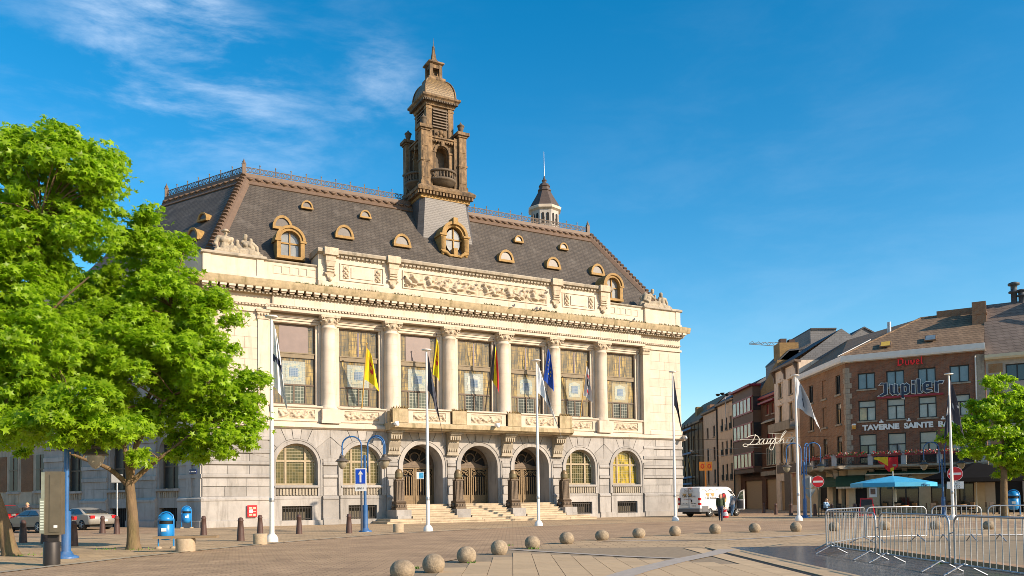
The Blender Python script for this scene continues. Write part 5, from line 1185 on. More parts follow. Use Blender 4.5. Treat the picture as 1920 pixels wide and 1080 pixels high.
for z in (10.5, 11.4):
    for xa, xb in ((.2,1.2),(3.3,4.4),(6.5,8.6)): b = B(); b.box(xa, xb, -.03, 0, z, z+.72); b.build('brick_panel', BP, NB)
for xa, xb in ((.2,1.3),(3.2,4.5),(6.4,8.8)): b = B(); b.box(xa, xb, -.03, 0, 4.2, 9.8); b.build('brick_panel', BP, NB)
b = B(); b.prism([(-.05, y, z) for y, z in ((.3,12.4),(-.4,12.45),(-.5,12.6),(-.5,12.85),(.3,12.9))], (9.2,0,0)); b.build('gutter', mat('cream_gutter',(.55,.47,.32),.6), NB)
b = B(); b.add([(-.05,-.35,12.85),(9,-.35,12.85),(9,5.0,18.0),(-.05,5.0,18.0)], [(0,1,2,3)]); b.add([(9,5.0,18.0),(-.05,5.0,18.0),(-.05,11,12.85),(9,11,12.85)], [(0,1,2,3)]); b.add([(-.05,-.35,12.85),(-.05,5,18),(-.05,11,12.85)], [(0,1,2)]); b.build('roof', ROOFG, NB)
b = B()
for x, h in ((2.2,1.9),(2.75,1.2)):
    b.lathe([(.24,0),(.24,h*.5),(.42,h*.5+.02),(.42,h*.58),(.25,h*.6),(.25,h*.85),(.45,h*.86),(.45,h*.95),(.2,h)], (x,5,17.8), 10)
b.build('chimney_pot', mat('blue_grey_pot',(.055,.065,.075),.6,.2), NB)
b = B(); b.box(4.6, 8, 3.6, 6.5, 15, 18.6); b.build('dormer_block', mat('dark_slate_block',(.06,.05,.045),.8,.2), NB); b = B(); b.tube([(4.3,3.2,17.6),(6.8,2.0,16.2)], .12, 5); b.build('flashing', GUTTER, NB)
b = B(); b.box(.1, 8.8, -.5, 0, 3.0, 3.7); o = b.build('shop_fascia', BLACK, NB); text('VECTOR', .42, mat('blue_white_letters',(.45,.55,.75),.4), face_front(1.3,-.53,3.15), 'lettering', o, .01, .01, 'LEFT')
b = B(); b.box(.4, 2.3, .2, .25, 0, 2.7); b.build('door', DARK, NB); b = B(); b.box(-.3, .4, -.02, .05, 0, 2.6); b.build('pale_shutter', mat('pale_shutter',(.42,.36,.28),.8,.1), NB)
b = B(); b.box(3.1, 6.5, .1, .15, .3, 2.7); b.build('shop_poster', mat('blue_poster',(.07,.19,.33),.4,.8,1.6), NB)
# ------------------------------------------------------------------ houses along the street (all face the street, i.e. -X)
def house(name, label, y0, y1, xw, h, wallm, rows, cols, winw, frame, pane, dep=9, roofh=3., roofm=None, sill=1, ground=None, transom=0., eave=None):
    """xw = wall plane; built with x up the street from y0, -y outward"""
    t = thing(name, label, 'house', (xw, y0, 0), pi/2)
    Mx = Matrix.Scale(-1, 4, (0,1,0)); L = y1-y0; hs = []
    for za, zb in rows:
        for c in cols: hs.append((c-winw/2, c+winw/2, za, zb))
    gl = [(L*.08, L*.42, 0, 2.9), (L*.55, L*.92, 0, 2.9)] if ground is None else ground
    b = B(Mx); wall_holes(b, 0, L, 0, h, hs+gl); b.box(0, .02, 0, dep, 0, h); b.box(L-.02, L, 0, dep, 0, h); b.build('wall', wallm, t)
    for xa, xb, za, zb in hs: window(t, Mx, xa, xb, za, zb, frame=frame, pane=pane, panes=2, sill=sill, transom=transom)
    for xa, xb, za, zb in gl: b = B(Mx); b.box(xa, xb, .2, .26, za, zb); b.build('shutter', mat('roller_shutter',(.38,.25,.13),.7,.15,9,stretch=(.1,.1,4)) if 'roller_shutter' not in bpy.data.materials else bpy.data.materials['roller_shutter'], t)
    b = B(Mx); b.prism([(-.02,-.4,h-.12),(-.02,.2,h-.25),(-.02,.3,h),(-.02,-.45,h+.12)], (L+.04,0,0)); b.build('eave', eave or LEAD, t)
    b = B(Mx); b.add([(0,-.45,h+.1),(L,-.45,h+.1),(L,dep/2,h+roofh),(0,dep/2,h+roofh)], [(0,1,2,3)]); b.add([(0,dep,h),(L,dep,h),(L,dep/2,h+roofh),(0,dep/2,h+roofh)], [(0,1,2,3)]); b.build('roof', roofm or ROOFS, t)
    for x in (0, L): b = B(Mx); b.add([(x,0,h),(x,dep/2,h+roofh),(x,dep,h)], [(0,1,2)]); b.build('gable', GABLE, t)
    return t, Mx, L
ROOFS = bricks('dark_street_slates', (.06,.065,.075), (.05,.052,.06), (.02,.02,.025), .4, .25, .02, .7, 'xz', .3, .4)
GABLE = bricks('grey_slate_cladding', (.15,.15,.155), (.125,.125,.13), (.07,.07,.07), .5, .22, .015, .7, 'xz', .3, .4)
WHITEW = mat('off_white_render', (.70,.55,.41), .9, .18, 2, streak=.4); GREYW = mat('grey_render', (.53,.39,.27), .9, .18, 2, streak=.4); BEIGEW = mat('beige_render', (.68,.48,.31), .9, .15, 2, streak=.35)
OAKD = mat('dark_window_wood', (.045,.03,.022), .6)
# narrow off-white house next to the tavern
t, Mx, L = house('white_house', 'narrow off-white house with bracketed eaves beside the tavern', 85.15, 93.3, 29.75, 15.6, WHITEW, [(12.4,14.0),(9.7,11.5),(5.2,7.6)], [2.6,6.0], 1.15, OAKD, GLASSW, roofh=3.2, ground=[(1.0,3.4,.6,4.0),(5.2,6.8,0,3.2)])
for c in (.5, 4.3, 7.7): b = B(Mx); b.prism([(c-.14,0,14.2),(c-.14,-.15,14.3),(c-.14,-.2,14.8),(c-.14,-.55,15.45),(c-.14,0,15.45)], (.28,0,0)); b.build('eave_bracket', LEAD, t)
for za, zb in ((12.4,14.0),(9.7,11.5),(5.2,7.6)):
    for c in (2.6, 6.0): b = B(Mx); b.box(c-.8, c-.58, -.06, 0, za, zb+.2); b.box(c+.58, c+.8, -.06, 0, za, zb+.2); b.box(c-.9, c+.9, -.14, 0, zb+.05, zb+.28); b.box(c-.2, c+.2, -.12, 0, zb+.28, zb+.5); b.build('window_surround', WHITEW, t)
b = B(Mx); b.box(.5, 7.6, -1.0, 0, 8.55, 8.8); b.box(.5, 7.6, -1.0, -.85, 8.8, 9.5); b.build('balcony', BALC, t)
b = B(Mx); b.box(.6, 7.6, -.08, 0, 4.1, 5.0); b.box(.6, 1.0, -.1, 0, 0, 4.1); b.box(3.4, 5.2, -.06, 0, 0, 4.1); b.build('shop_surround', mat('brown_stone',(.14,.11,.085),.8,.2), t)
b = B(Mx); b.tube([(4.3+.5*cos(k*pi/8), -.15, 6.4+.7*sin(k*pi/8)) for k in range(17)], .1, 5); b.build('oval_window_frame', BALC, t)
text('BI', .7, REDD, Mx @ Matrix.Translation((1.5,-.3,3.5)) @ Matrix.Rotation(pi/2,4,'X') @ Matrix.Scale(-1,4,(1,0,0)), 'lettering', t)
# red-framed house with three stacked bay windows
REDF = mat('red_window_frame', (.24,.02,.03), .5, .1); BRB = bricks('dark_brown_brick', (.17,.08,.045), (.13,.062,.036), (.06,.045,.035), .23, .08, .012, .9, 'xz', .3, .2)
t, Mx, L = house('red_bay_house', 'dark brick house with three stacked red-framed bay windows', 93.35, 109.8, 30.3, 13.3, BRB, [(11.2,12.4),(8.3,10.0)], [2.2,4.2], 1.0, REDF, GLASSW, roofh=4.2, roofm=ROOFS, ground=[(1.0,5.6,0,3.6),(7.2,14.5,0,3.6)], eave=REDD)
b = B(Mx); b.box(6.8, 15.6, -1.0, 0, 4.5, 15.0); b.build('bay', mat('brown_cladding',(.13,.078,.05),.7,.15), t)
b = B(Mx); b.box(6.5, 15.9, -1.5, 0, 15.0, 15.25); b.build('bay_roof', REDD, t)
for z0 in (4.95, 8.6, 11.75):
    b = B(Mx); b.box(6.75, 15.7, -1.12, -1.0, z0+.1, z0+.3); b.box(6.75, 15.7, -1.12, -1.0, z0+1.95, z0+2.1)
    o = b.build('bay_window', REDF, t)
    for k in range(5):
        x0 = 7.6+k*1.6; c = B(Mx); c.box(x0, x0+1.45, -1.06, -1.0, z0+.3, z0+1.95); c.build('pane', GLASSC if k or z0 > 5 else mat('bay_reflection_glass',(.50,.42,.28),.25,.3,2), o); GLASSC = bpy.data.materials['bay_reflection_glass']  # pale bay panes: bright reflection from opposite painted as glass colour
        c = B(Mx); c.box(x0-.1, x0, -1.12, -1.0, z0+.3, z0+1.95); c.build('mullion', REDF, o)
    c = B(Mx); c.box(6.74, 6.78, -.95, -.1, z0+.3, z0+1.95); c.build('pane', GLASS, o)
b = B(Mx); b.box(.6, 5.9, -.5, 0, 4.0, 4.5); b.box(.6, 5.9, -.4, 0, 4.9, 5.0); b.build('shop_canopy', BALC, t)
window(t, Mx, 1.4, 2.9, 5.2, 7.3, y=-.05, frame=mat('cream_frame',(.42,.36,.26),.6), pane=GLASS); window(t, Mx, 3.3, 4.8, 5.2, 7.3, y=-.05, frame=bpy.data.materials['cream_frame'], pane=GLASS)
for z in (10.2, 12.6): b = B(Mx); b.prism([(1.2,0,z+.4),(1.2,-.5,z+.1),(1.2,-.5,z),(1.2,0,z+.1)], (4.2,0,0)); b.build('blind_box', bpy.data.materials['cream_frame'], t)
b = B(Mx); b.box(.5, 6.2, -.6, 0, 12.55, 12.75); b.build('red_ledge', REDD, t)
ty = bricks('yellow_brick', (.26,.16,.06), (.20,.12,.05), (.2,.15,.09), .23, .08, .012, .9, 'xz', .3, .2)
b = B(Mx); b.add([(.05,-.1,13.3),(6.5,-.1,13.3),(6.5,-.1,14.4),(.05,-.1,17.0)], [(0,1,2,3)]); b.box(.02, .05, -.1, 4, 13.3, 17); b.build('gable_wall', ty, t)
b = B(); 
# chimney stack and grey slate gables behind
t = thing('chimney_stack', 'square brick chimney stack with sunlit orange side above the street', 'chimney', (32.3, 96, 13), 0)
b = B(); b.box(-1.2, 1.0, -.8, 1.4, 0, 6.3); b.build('stack', ty, t); b = B(); b.box(-1.0, -.3, -.6, .2, 6.3, 6.8); b.box(.0, .7, -.6, .2, 6.3, 6.7); b.build('pot', mat('dark_pot',(.06,.035,.025),.8), t)
def gable_house(label, pts, x0, y0, dep):
    t = thing('slate_clad_house', label, 'house', (x0, y0, 0), 0)
    b = B(); b.prism([(x, 0, z) for x, z in pts], (0, dep, 0)); b.build('wall', GABLE, t)
    b = B()
    top = [p for p in pts if p[1] > 10]
    for (xa, za), (xb, zb) in zip(top, top[1:]):
        if abs(xb-xa) < .01: continue
        b.prism([(xa,-.15,za),(xb,-.15,zb),(xb,-.15,zb+.18),(xa,-.15,za+.18)], (0,dep+.3,0))
    b.build('roof', ROOFS, t)
gable_house('grey slate-clad gable rising behind the tavern roof', [(0,0),(0,18.6),(3.4,20.8),(10,17.2),(10,0)], 37.4, 95, 8)
gable_house('tall grey slate-clad block left of the gable behind the tavern', [(0,0),(0,18.2),(2.1,19.2),(2.1,20.9),(5.1,20.9),(5.1,0)], 32.9, 96, 8)
gable_house('low grey slate-clad gable beside the chimney stack', [(0,0),(0,17.2),(1.2,18.3),(3.2,18.5),(3.2,0)], 31.0, 95.2, 5)
# beige house with railed windows
t, Mx, L = house('beige_house', 'beige three-storey house with regular railed windows down the street', 109.9, 118.5, 29.6, 14.6, BEIGEW, [(10.8,12.5),(7.4,9.3),(3.9,6.1)], [1.6,3.9,6.2], 1.0, OAKD, glass('blue_street_glass',(.05,.07,.09),.1,.3), roofh=3, ground=[(1,3,0,2.2),(4.5,7.5,0,2.2)])
for za in (10.8, 7.4, 3.9):
    for c in (1.6,3.9,6.2): b = B(Mx); b.box(c-.55, c+.55, -.1, -.05, za+.75, za+.8); [b.box(c-.5+k*.125, c-.48+k*.125, -.1, -.06, za, za+.75) for k in range(9)]; b.build('window_railing', IRON, t)
b = B(Mx); b.tube([(-.1,-.12,0),(-.1,-.12,14.4)], .08, 6); b.build('downpipe', IRON, t)
t, Mx, L = house('grey_beige_house', 'grey-beige house with narrow windows beyond the beige one', 118.6, 127.5, 29.6, 14.3, GREYW, [(10.4,12.0),(7.0,8.9),(3.6,5.6)], [2.2,6.2], 1.2, OAKD, bpy.data.materials['blue_street_glass'], roofh=3, ground=[(1,3.4,0,2.2),(5,8,0,2.2)])
b = B(Mx); b.tube([(.05,-.12,0),(.05,-.12,14.2)], .1, 6); b.build('downpipe', IRON, t)
b = B(Mx); b.box(6.5, 8.6, .5, 1.2, 14, 15.6); b.build('chimney', TB2, t)
# scaffolded house at the end
t, Mx, L = house('scaffolded_house', 'brown house under scaffolding with blue boards at the street end', 127.6, 146, 29.4, 13.4, mat('brown_render',(.20,.155,.10),.9,.3,2,streak=.5), [(9,11.5),(5,7.6)], [2.5,6,9.5,13], 1.3, OAKD, GLASSW, roofh=4.5, roofm=ROOFT, ground=[(1,4,0,2.5),(6,9,0,2.5),(11,14,0,2.5)])
b = B(Mx); b.box(8.6, 9.8, 1.2, 2.2, 13, 16.5); b.build('chimney', ty, t)
sc = thing('scaffolding', 'steel scaffolding with blue boards in front of the brown house', 'scaffolding', (29.4, 127.6, 0), pi/2)
for k in range(8):
    for yy in (-.5, -1.6): b = B(Mx); b.tube([(.3+k*2.5,yy,0),(.3+k*2.5,yy,13.2)], .07, 5); b.build('pole', IRON, sc)
BB = mat('blue_board', (.04,.12,.28), .7, .2)
for z in (3.6, 4.6, 8.4, 12.2):
    for k in range(7): b = B(Mx); b.box(.32+k*2.5, 2.78+k*2.5, -1.66, -1.58, z, z+.28); b.build('toe_board', BB, sc)
    b = B(Mx); b.box(.3, 17.8, -1.6, -.5, z-.06, z); b.build('deck', mat('plank',(.2,.14,.08),.9,.3) if 'plank' not in bpy.data.materials else bpy.data.materials['plank'], sc)
for k in range(5): b = B(Mx); b.tube([(.3+k*3.4,-1.62,4.6+.0),(3.2+k*3.4,-1.62,8.4)], .05, 4); b.build('brace', mat('yellow_steel',(.5,.3,.04),.5) if 'yellow_steel' not in bpy.data.materials else bpy.data.materials['yellow_steel'], sc)
# belfry of the town hall block, seen over the roof
t = thing('belfry_tower', 'pale octagonal belfry with dark pointed roof and mast behind the roof', 'tower', (4.85, 110, 0))
def octa(levels, m, name, parent): b = B(); b.lathe(levels, (0,0,0), 8, smooth=False, a0=pi/8, a1=2*pi+pi/8); return b.build(name, m, parent)
octa([(1.95,0),(1.95,39.9)], STONE2, 'shaft', t); octa([(1.95,39.9),(2.3,40.1),(2.35,40.4),(2.2,40.5)], STONE, 'cornice', t)
octa([(2.15,40.5),(2.0,40.8),(1.35,41.9),(.85,42.8),(.95,42.88),(.95,43.02),(.75,43.1),(.72,43.4),(.82,43.5),(.55,43.9),(.28,44.05),(.28,44.2),(.36,44.35),(.17,44.55),(.07,45.0)], mat('dark_lead_roof', (.075,.055,.045), .6, .2, 3), 'roof', t)
b = B(); b.tube([(0,0,44.9),(0,0,48.3)], [.07,.03], 5); b.build('mast', GALV, t)
for k in range(8):
    a = k*pi/4-pi/2; Mr = Matrix.Rotation(a+pi/2, 4, 'Z')
    for dx in (-.32, .32): b = B(Mr); b.box(dx-.16, dx+.16, -1.86, -1.78, 38.0, 39.3); b.prism([(dx+.16*cos(pi*q/6),-1.86,39.3+.16*sin(pi*q/6)) for q in range(7)], (0,.08,0)); b.build('belfry_opening', DARK, t)
# tower crane far behind
t = thing('crane', 'distant lattice crane jib above the street roofs', 'crane', (96, 250, 0))
b = B(); CP = [Vector((72.5-96,0,47.9)), Vector((92-96,0,46.3))]
for k in range(10):
    p, q = CP[0]+(CP[1]-CP[0])*k/10, CP[0]+(CP[1]-CP[0])*(k+1)/10
    for dz in (0, 1.1*(.3+.7*min(1,k/4))): b.tube([p+Vector((0,0,dz)), q+Vector((0,0,dz))], .13, 4)
    b.tube([p, (p+q)/2+Vector((0,0,1.0))], .08, 4); b.tube([(p+q)/2+Vector((0,0,1.0)), q], .08, 4)
b.build('jib', mat('crane_steel',(.12,.15,.18),.6), t); b = B(); b.box(-4, 8, -.5, .5, 46, 47.2); b.box(2, 4, -1, 1, 0, 46); b.build('mast', bpy.data.materials['crane_steel'], t)
# ------------------------------------------------------------------ stone balls
BALLS = [(-2.16,16.2),(-1.67,17.44),(-1.13,20.17),(-.38,22.98),(.6,25.67),(1.83,28.19),(3.25,30.24),(4.85,31.93),(6.47,33.1),(8.45,34.65),(10.29,35.3),(12.15,35.6),(13.8,35.6),(16.2,36.1),(18.3,35.9),(20.2,35.2)]
BL = ['stone ball cut by the bottom edge, nearest to the viewer','second nearest stone ball, with two faint joints beside it','third stone ball from the near end of the curved row','stone ball with a tuft of weeds at its foot','stone ball standing in front of the second stair pedestal','stone ball just right of the tall white flagpole','stone ball below the arched window right of the doors','stone ball below the rightmost arched window','stone ball below the flagpole at the right corner of the hall','stone ball below the walking man with the red bag','stone ball below the open van door','last stone ball before the crowd barriers, by the blue lamp','stone ball behind the left end of the barriers','stone ball behind the second barrier','stone ball behind the third barrier','rightmost stone ball behind the barriers']
bm = None
for (x, y), lb in zip(BALLS, BL):
    if bm is None:
        b = B(); b.lathe([(.245*sin(pi*k/16)+1e-4, .155-.235*cos(pi*k/16)) for k in range(17)], n=28); o = b.build('stone_ball', GRANITE, None, (x,y,.02)); bm = o.data
    else: o = put('stone_ball', bm, None, (x,y,.02), random.random()*6)
    sc_ = random.uniform(.95,1.05); o.scale = (sc_, sc_, random.uniform(.9,1.03)); tag(o, lb, 'stone ball', 'stone balls along the edge of the square')
# ------------------------------------------------------------------ flagpoles and flags
POLEM = mat('white_pole', (.72,.70,.66), .35, .08, 3, spec=.5)
def flag_cloth(name, label, x, y, zt, hoist, drop, spread, ang, mats, colf, seed, grp, thick=0):
    """limp flag: hoist edge on the pole, fly end fallen; ang = world direction in which it hangs off the pole"""
    d = Vector((cos(ang), sin(ang), 0)); n = Vector((-sin(ang), cos(ang), 0)); rng = random.Random(seed); ph = rng.random()*6
    def fn(u, v):           # u along the fly, v down the hoist
        out = spread*(u**.8)*(.25+.75*v) + .04
        z = zt-hoist*v*(1-.15*u)-drop*(u**1.2)*(.35+.65*v)
        f = (.10*sin(u*9+ph+v*2)+.06*sin(u*17+v*5+ph))*(.25+u)*min(1, v*2+.15)*spread*1.6
        p = Vector((x, y, z))+d*out+n*f
        return tuple(p)
    b = B(); b.grid(fn, 26, 18, colf); o = b.build(name, mats); return tag(o, label, 'flag', grp)
def flagpole(x, y, h, label, base=True):
    t = thing('flagpole', label, 'flagpole', (x, y, 0), 0, 'white flagpoles round the square')
    b = B(); b.tube([(0,0,.0),(0,0,h*.45),(0,0,h)], [.095,.08,.045], 12); b.build('pole', POLEM, t)
    b = B(); b.lathe([(.24,0),(.24,.12),(.2,.22),(.12,.3),(.1,.32)], n=14); b.build('foot', POLEM, t)
    b = B(); b.lathe([(.06,h-.02),(.24,h),(.25,h+.05),(.05,h+.09)], n=14); b.build('cap', POLEM, t)
    b = B(); b.lathe([(.098,1.55),(.104,1.6),(.104,1.68),(.095,1.72)], n=12); b.build('collar', GALV, t)
PO = [(-9.4,32.4,8.82,'white flagpole in front of the arched window left of the stairs'),(-4.25,41.7,9.13,'white flagpole before the left door'),(1.5,47.9,9.57,'white flagpole before the right door'),(10.63,54.2,9.77,'white flagpole at the right corner of the hall'),(17.85,51.75,9.06,'white flagpole beside the blue lamp and pale flag'),(25.85,48.7,8.58,'white flagpole before the tavern at the right')]
for p in PO: flagpole(*p)
FW_ = mat('white_cloth', (.78,.77,.75), .85, .08, 3); FG = mat('pale_grey_cloth', (.47,.48,.50), .85, .12, 3); FD = mat('slate_cloth', (.05,.05,.065), .85, .2, 3); FB = mat('blue_cloth', (.01,.06,.34), .8, .12, 3); FN = mat('navy_cloth', (.035,.045,.085), .85, .15, 3)
G1 = 'limp flags on the white flagpoles'
flag_cloth('flag', 'white flag with a dark diagonal band on the leftmost pole', -9.4, 32.4, 8.7, 2.6, 1.6, .7, -.1, [FW_, FN], lambda u, v: 1 if .5 < v+.1*u < .6 else 0, 1, G1)
flag_cloth('flag', 'near-black flag with a small white patch before the left door', -4.25, 41.7, 9.0, 1.9, 3.1, .85, -.15, [FD, FW_], lambda u, v: 1 if .3 < u < .42 and .45 < v < .8 else 0, 2, G1)
flag_cloth('flag', 'plain white flag hanging to the right before the right door', 1.5, 47.9, 9.4, 1.7, 3.0, 1.4, -.05, [FW_, FN], lambda u, v: 1 if .5 < u < .56 and .55 < v < .8 else 0, 3, G1)
flag_cloth('flag', 'dark slate flag at the right corner of the hall', 10.63, 54.2, 9.6, 2.0, 3.2, .65, -.1, [FD], lambda u, v: 0, 4, G1)
flag_cloth('flag', 'pale grey flag blown out by the blue lamp', 17.85, 51.75, 8.95, 1.9, 1.9, 1.6, -.05, [FG, FN], lambda u, v: 1 if .22 < u < .3 and .55 < v < .85 else 0, 5, G1)
flag_cloth('flag', 'black flag with white patches before the tavern', 25.85, 48.7, 8.3, 2.4, 1.5, .95, .1, [FD, FG], lambda u, v: 1 if (.15 < u < .35 and .55 < v < .65) or (.5 < u < .75 and .5 < v < .58) else 0, 6, G1)
flag_cloth('flag', 'black half of the flag left of the tavern pole', 25.85, 48.68, 7.4, 2.2, .9, .35, pi-.1, [FD, FW_], lambda u, v: 1 if .3 < u < .75 and .3 < v < .42 else 0, 7, G1)
# flags on slanting staffs at the windows
WOODP = mat('varnished_wood', (.42,.26,.07), .5, .2); DARKP = mat('dark_staff', (.06,.045,.035), .5, .2)
FYB = mat('bright_yellow_cloth', (.74,.55,.01), .8, .08, 3); FRB = mat('rooster_red_cloth', (.55,.02,.03), .8)
def staff_flag(xl, zb, xt, zt, wood, hoist, drop, spread, mats, colf, label, seed, top=-1.25):
    p = on_town(xl, -.25, zb); q = on_town(xt, top, zt)
    t = thing('staff_flag', label, 'flag', p, 0, 'flags on staffs at the balcony windows')
    b = B(); b.tube([(0,0,0), q-p], [.05,.035], 7); b.ball(tuple(q-p+Vector((0,0,.06))), .07, 7, 5); b.build('staff', wood, t)
    rng = random.Random(seed); ph = rng.random()*6; d = (XD*.9-ID*.2).normalized(); n = Vector((-d.y, d.x, 0)); L = (p-q).normalized(); T = q-p
    def fn(u, v):
        c = T+L*(.25+hoist*v*(1-.3*u))+d*(spread*u**.8*(.3+.7*v)+.03)+Vector((0,0,-1))*drop*u**1.1*(.3+.7*v)
        return tuple(c+n*(.12*sin(u*9+ph+v*3))*(.3+u)*min(1, v*2+.1))
    b = B(); b.grid(fn, 24, 18, colf); b.build('cloth', mats, t)
def rooster(u, v):                                      # red bird in the middle of the cloth
    du, dv = u-.5, v-.52
    return 1 if (du/.16)**2+(dv/.2)**2 < 1 and (sin(u*43)+cos(v*31)) > -.5 else (1 if abs(du+.2) < .05 and abs(dv+.2) < .12 else 0)
staff_flag(-9.22, 8.1, -9.18, 12.4, WOODP, 2.2, 1.5, 1.0, [FYB, FRB], rooster, 'yellow flag with a red rooster at the second window on a wooden staff', 11)
staff_flag(-4.2, 8.2, -3.92, 13.5, DARKP, 2.6, 1.3, .45, [FYB, FRB], rooster, 'yellow rooster flag right of the near-black flag', 12)
staff_flag(.45, 8.2, .78, 13.5, DARKP, 2.6, 2.0, .65, [FK, FYB, FRB], lambda u, v: 0 if u < .33 else (1 if u < .66 else 2), 'black, yellow and red tricolour flag over the middle door', 13)
staff_flag(5.1, 8.2, 5.5, 13.5, DARKP, 2.5, 1.7, .75, [FB, FYB], lambda u, v: 1 if abs(sqrt((u-.5)**2+(v-.5)**2)-.25) < .035 and sin(12*atan2(v-.5,u-.5)) > .5 else 0, 'blue flag with a ring of gold stars', 14)
staff_flag(9.04, 8.1, 9.08, 12.4, WOODP, 2.4, 1.3, .65, [FG, FK, FRB, FW_], lambda u, v: (3 if abs(u-.5)+abs(v-.5) < .09 else (1 if ((u-.5)/.2)**2+((v-.5)/.16)**2 < 1 else (2 if (abs(v-.28) < .06 or abs(v-.76) < .05) and .35 < u < .65 else 0))), 'grey flag with a black disc, white star and red marks', 15)
# ------------------------------------------------------------------ lamp posts
def blue_lamp(x, y, label, arms, h=4.85, dz=0., r1=1.15):
    t = thing('lamp_post', label, 'street lamp', (x, y, 0), 0, 'blue lamp posts with hanging lanterns')
    b = B(); b.tube([(0,0,0),(0,0,1.35)], .13, 10); b.tube([(0,0,1.35),(0,0,3.9)], .075, 8); b.build('post', BLUE, t)
    b = B(); b.lathe([(.34,0),(.34,.05),(.2,.1),(.15,.2)], n=10); b.build('base_plate', BLUE, t)
    for a in arms:
        d = Vector((cos(a), sin(a), 0)); r0 = .17; zc = h-.48
        pts = [d*r0+Vector((0,0,3.0)), d*r0+Vector((0,0,zc))]+[d*((r0+r1)/2-(r1-r0)/2*cos(pi*k/10))+Vector((0,0,zc+.48*sin(pi*k/10))) for k in range(1, 10)]+[d*r1+Vector((0,0,zc)), d*r1+Vector((0,0,3.85+dz))]
        b = B(); b.tube(pts, .04, 7); b.tube([d*.05+Vector((0,0,3.1)), d*r0+Vector((0,0,3.1))], .03, 5); b.tube([d*.05+Vector((0,0,3.7)), d*r0+Vector((0,0,3.7))], .03, 5); b.build('arm', BLUE, t)
        c = tuple(d*r1+Vector((0,0,dz)))
        b = B(); b.lathe([(.05,3.9),(.11,3.88),(.13,3.79),(.11,3.76),(.17,3.73),(.34,3.61),(.35,3.58),(.25,3.57)], c, 16); ln = b.build('lantern', mat('lantern_grey',(.09,.075,.06),.5,.2) if 'lantern_grey' not in bpy.data.materials else bpy.data.materials['lantern_grey'], t)
        b = B(); b.lathe([(.235,3.57),(.24,3.5),(.19,3.35),(.10,3.23),(.001,3.18)], c, 14); b.build('lamp_glass', CLEAR, ln)
blue_lamp(-7.48, 42.1, 'blue lamp post with three lanterns left of the stairs', (pi, -.35, .75))
blue_lamp(-12.86, 23.9, 'blue lamp post with peeling paint beside the information panel', (.05,), 4.9, -.62, .82)
blue_lamp(20.45, 58.0, 'blue lamp post beside the two no entry sign posts', (pi-.2, -.1, .9), 5.25)
blue_lamp(29.2, 56.2, 'dark blue lamp post in front of the tavern parasols', (-.45, 2.4), 5.1)
# ------------------------------------------------------------------ bollards, benches, drums
def bollard(x, y, label, h=.95):
    b = B(); b.lathe([(.16,0),(.155,.06),(.13,h*.5),(.105,h*.82),(.12,h*.84),(.12,h*.88),(.105,h*.9),(.09,h*.97),(.03,h)], n=12)
    o = b.build('bollard', RUST, None, (x, y, 0)); return tag(o, label, 'bollard', 'brown cast iron bollards')
for x, y, lb in ((-11.05,33.7,'brown bollard between the bench and the stone drum'),(-10.4,40.4,'brown bollard below the first basement grille'),(-7.95,40.3,'brown bollard left of the lamp with the arrow sign'),(-14.9,40.0,'brown bollard at the left corner of the hall'),(-12.3,40.4,'brown bollard showing above the stone drum'),(-16.4,31.0,'brown bollard right of the information panel'),(-17.6,31.8,'brown bollard just behind the information panel'),(-18.95,33.6,'brown bollard in front of the grey car'),(-20.3,34.4,'leftmost brown bollard by the leaning trunk'),(-20.9,43.8,'brown bollard at the foot of the small white sign'),(-22.2,44.9,'brown bollard left of the small white sign'),
    (23.4,77.2,'brown bollard far back behind the van door'),(22.1,69.6,'brown bollard right of the open van door'),(22.15,66.0,'brown bollard left of the pale flagpole'),(22.6,62.0,'brown bollard left of the no entry sign'),(23.3,60.5,'brown bollard right of the no entry sign'),(24.2,58.6,'brown bollard by the corner of the barrier')): bollard(x, y, lb)
CONC = mat('pebble_concrete', (.37,.285,.19), .9, .2, 10, .4, 50)
def drum(x, y, r, h, label): b = B(); b.lathe([(r,0),(r,h-.02),(r-.02,h),(.001,h)], n=24); o = b.build('stone_drum', CONC, None, (x, y, 0)); tag(o, label, 'stone drum', 'low concrete drums')
drum(-9.25, 30.4, .25, .4, 'concrete drum touching the foot of the leftmost flagpole'); drum(-5.62, 40.8, .26, .42, 'concrete drum in front of the stairs')
t = thing('bench', 'plank bench on one thick concrete drum by the tree', 'bench', (-10.45, 26.5, 0), .12)
b = B(); b.lathe([(.3,0),(.3,.4),(.28,.42),(.001,.42)], n=24); b.build('support', CONC, t); b = B(); b.box(-.95, 1.0, -.2, .2, .425, .5); b.build('seat', mat('grey_plank',(.24,.17,.10),.85,.3,2,stretch=(1,6,6)), t)
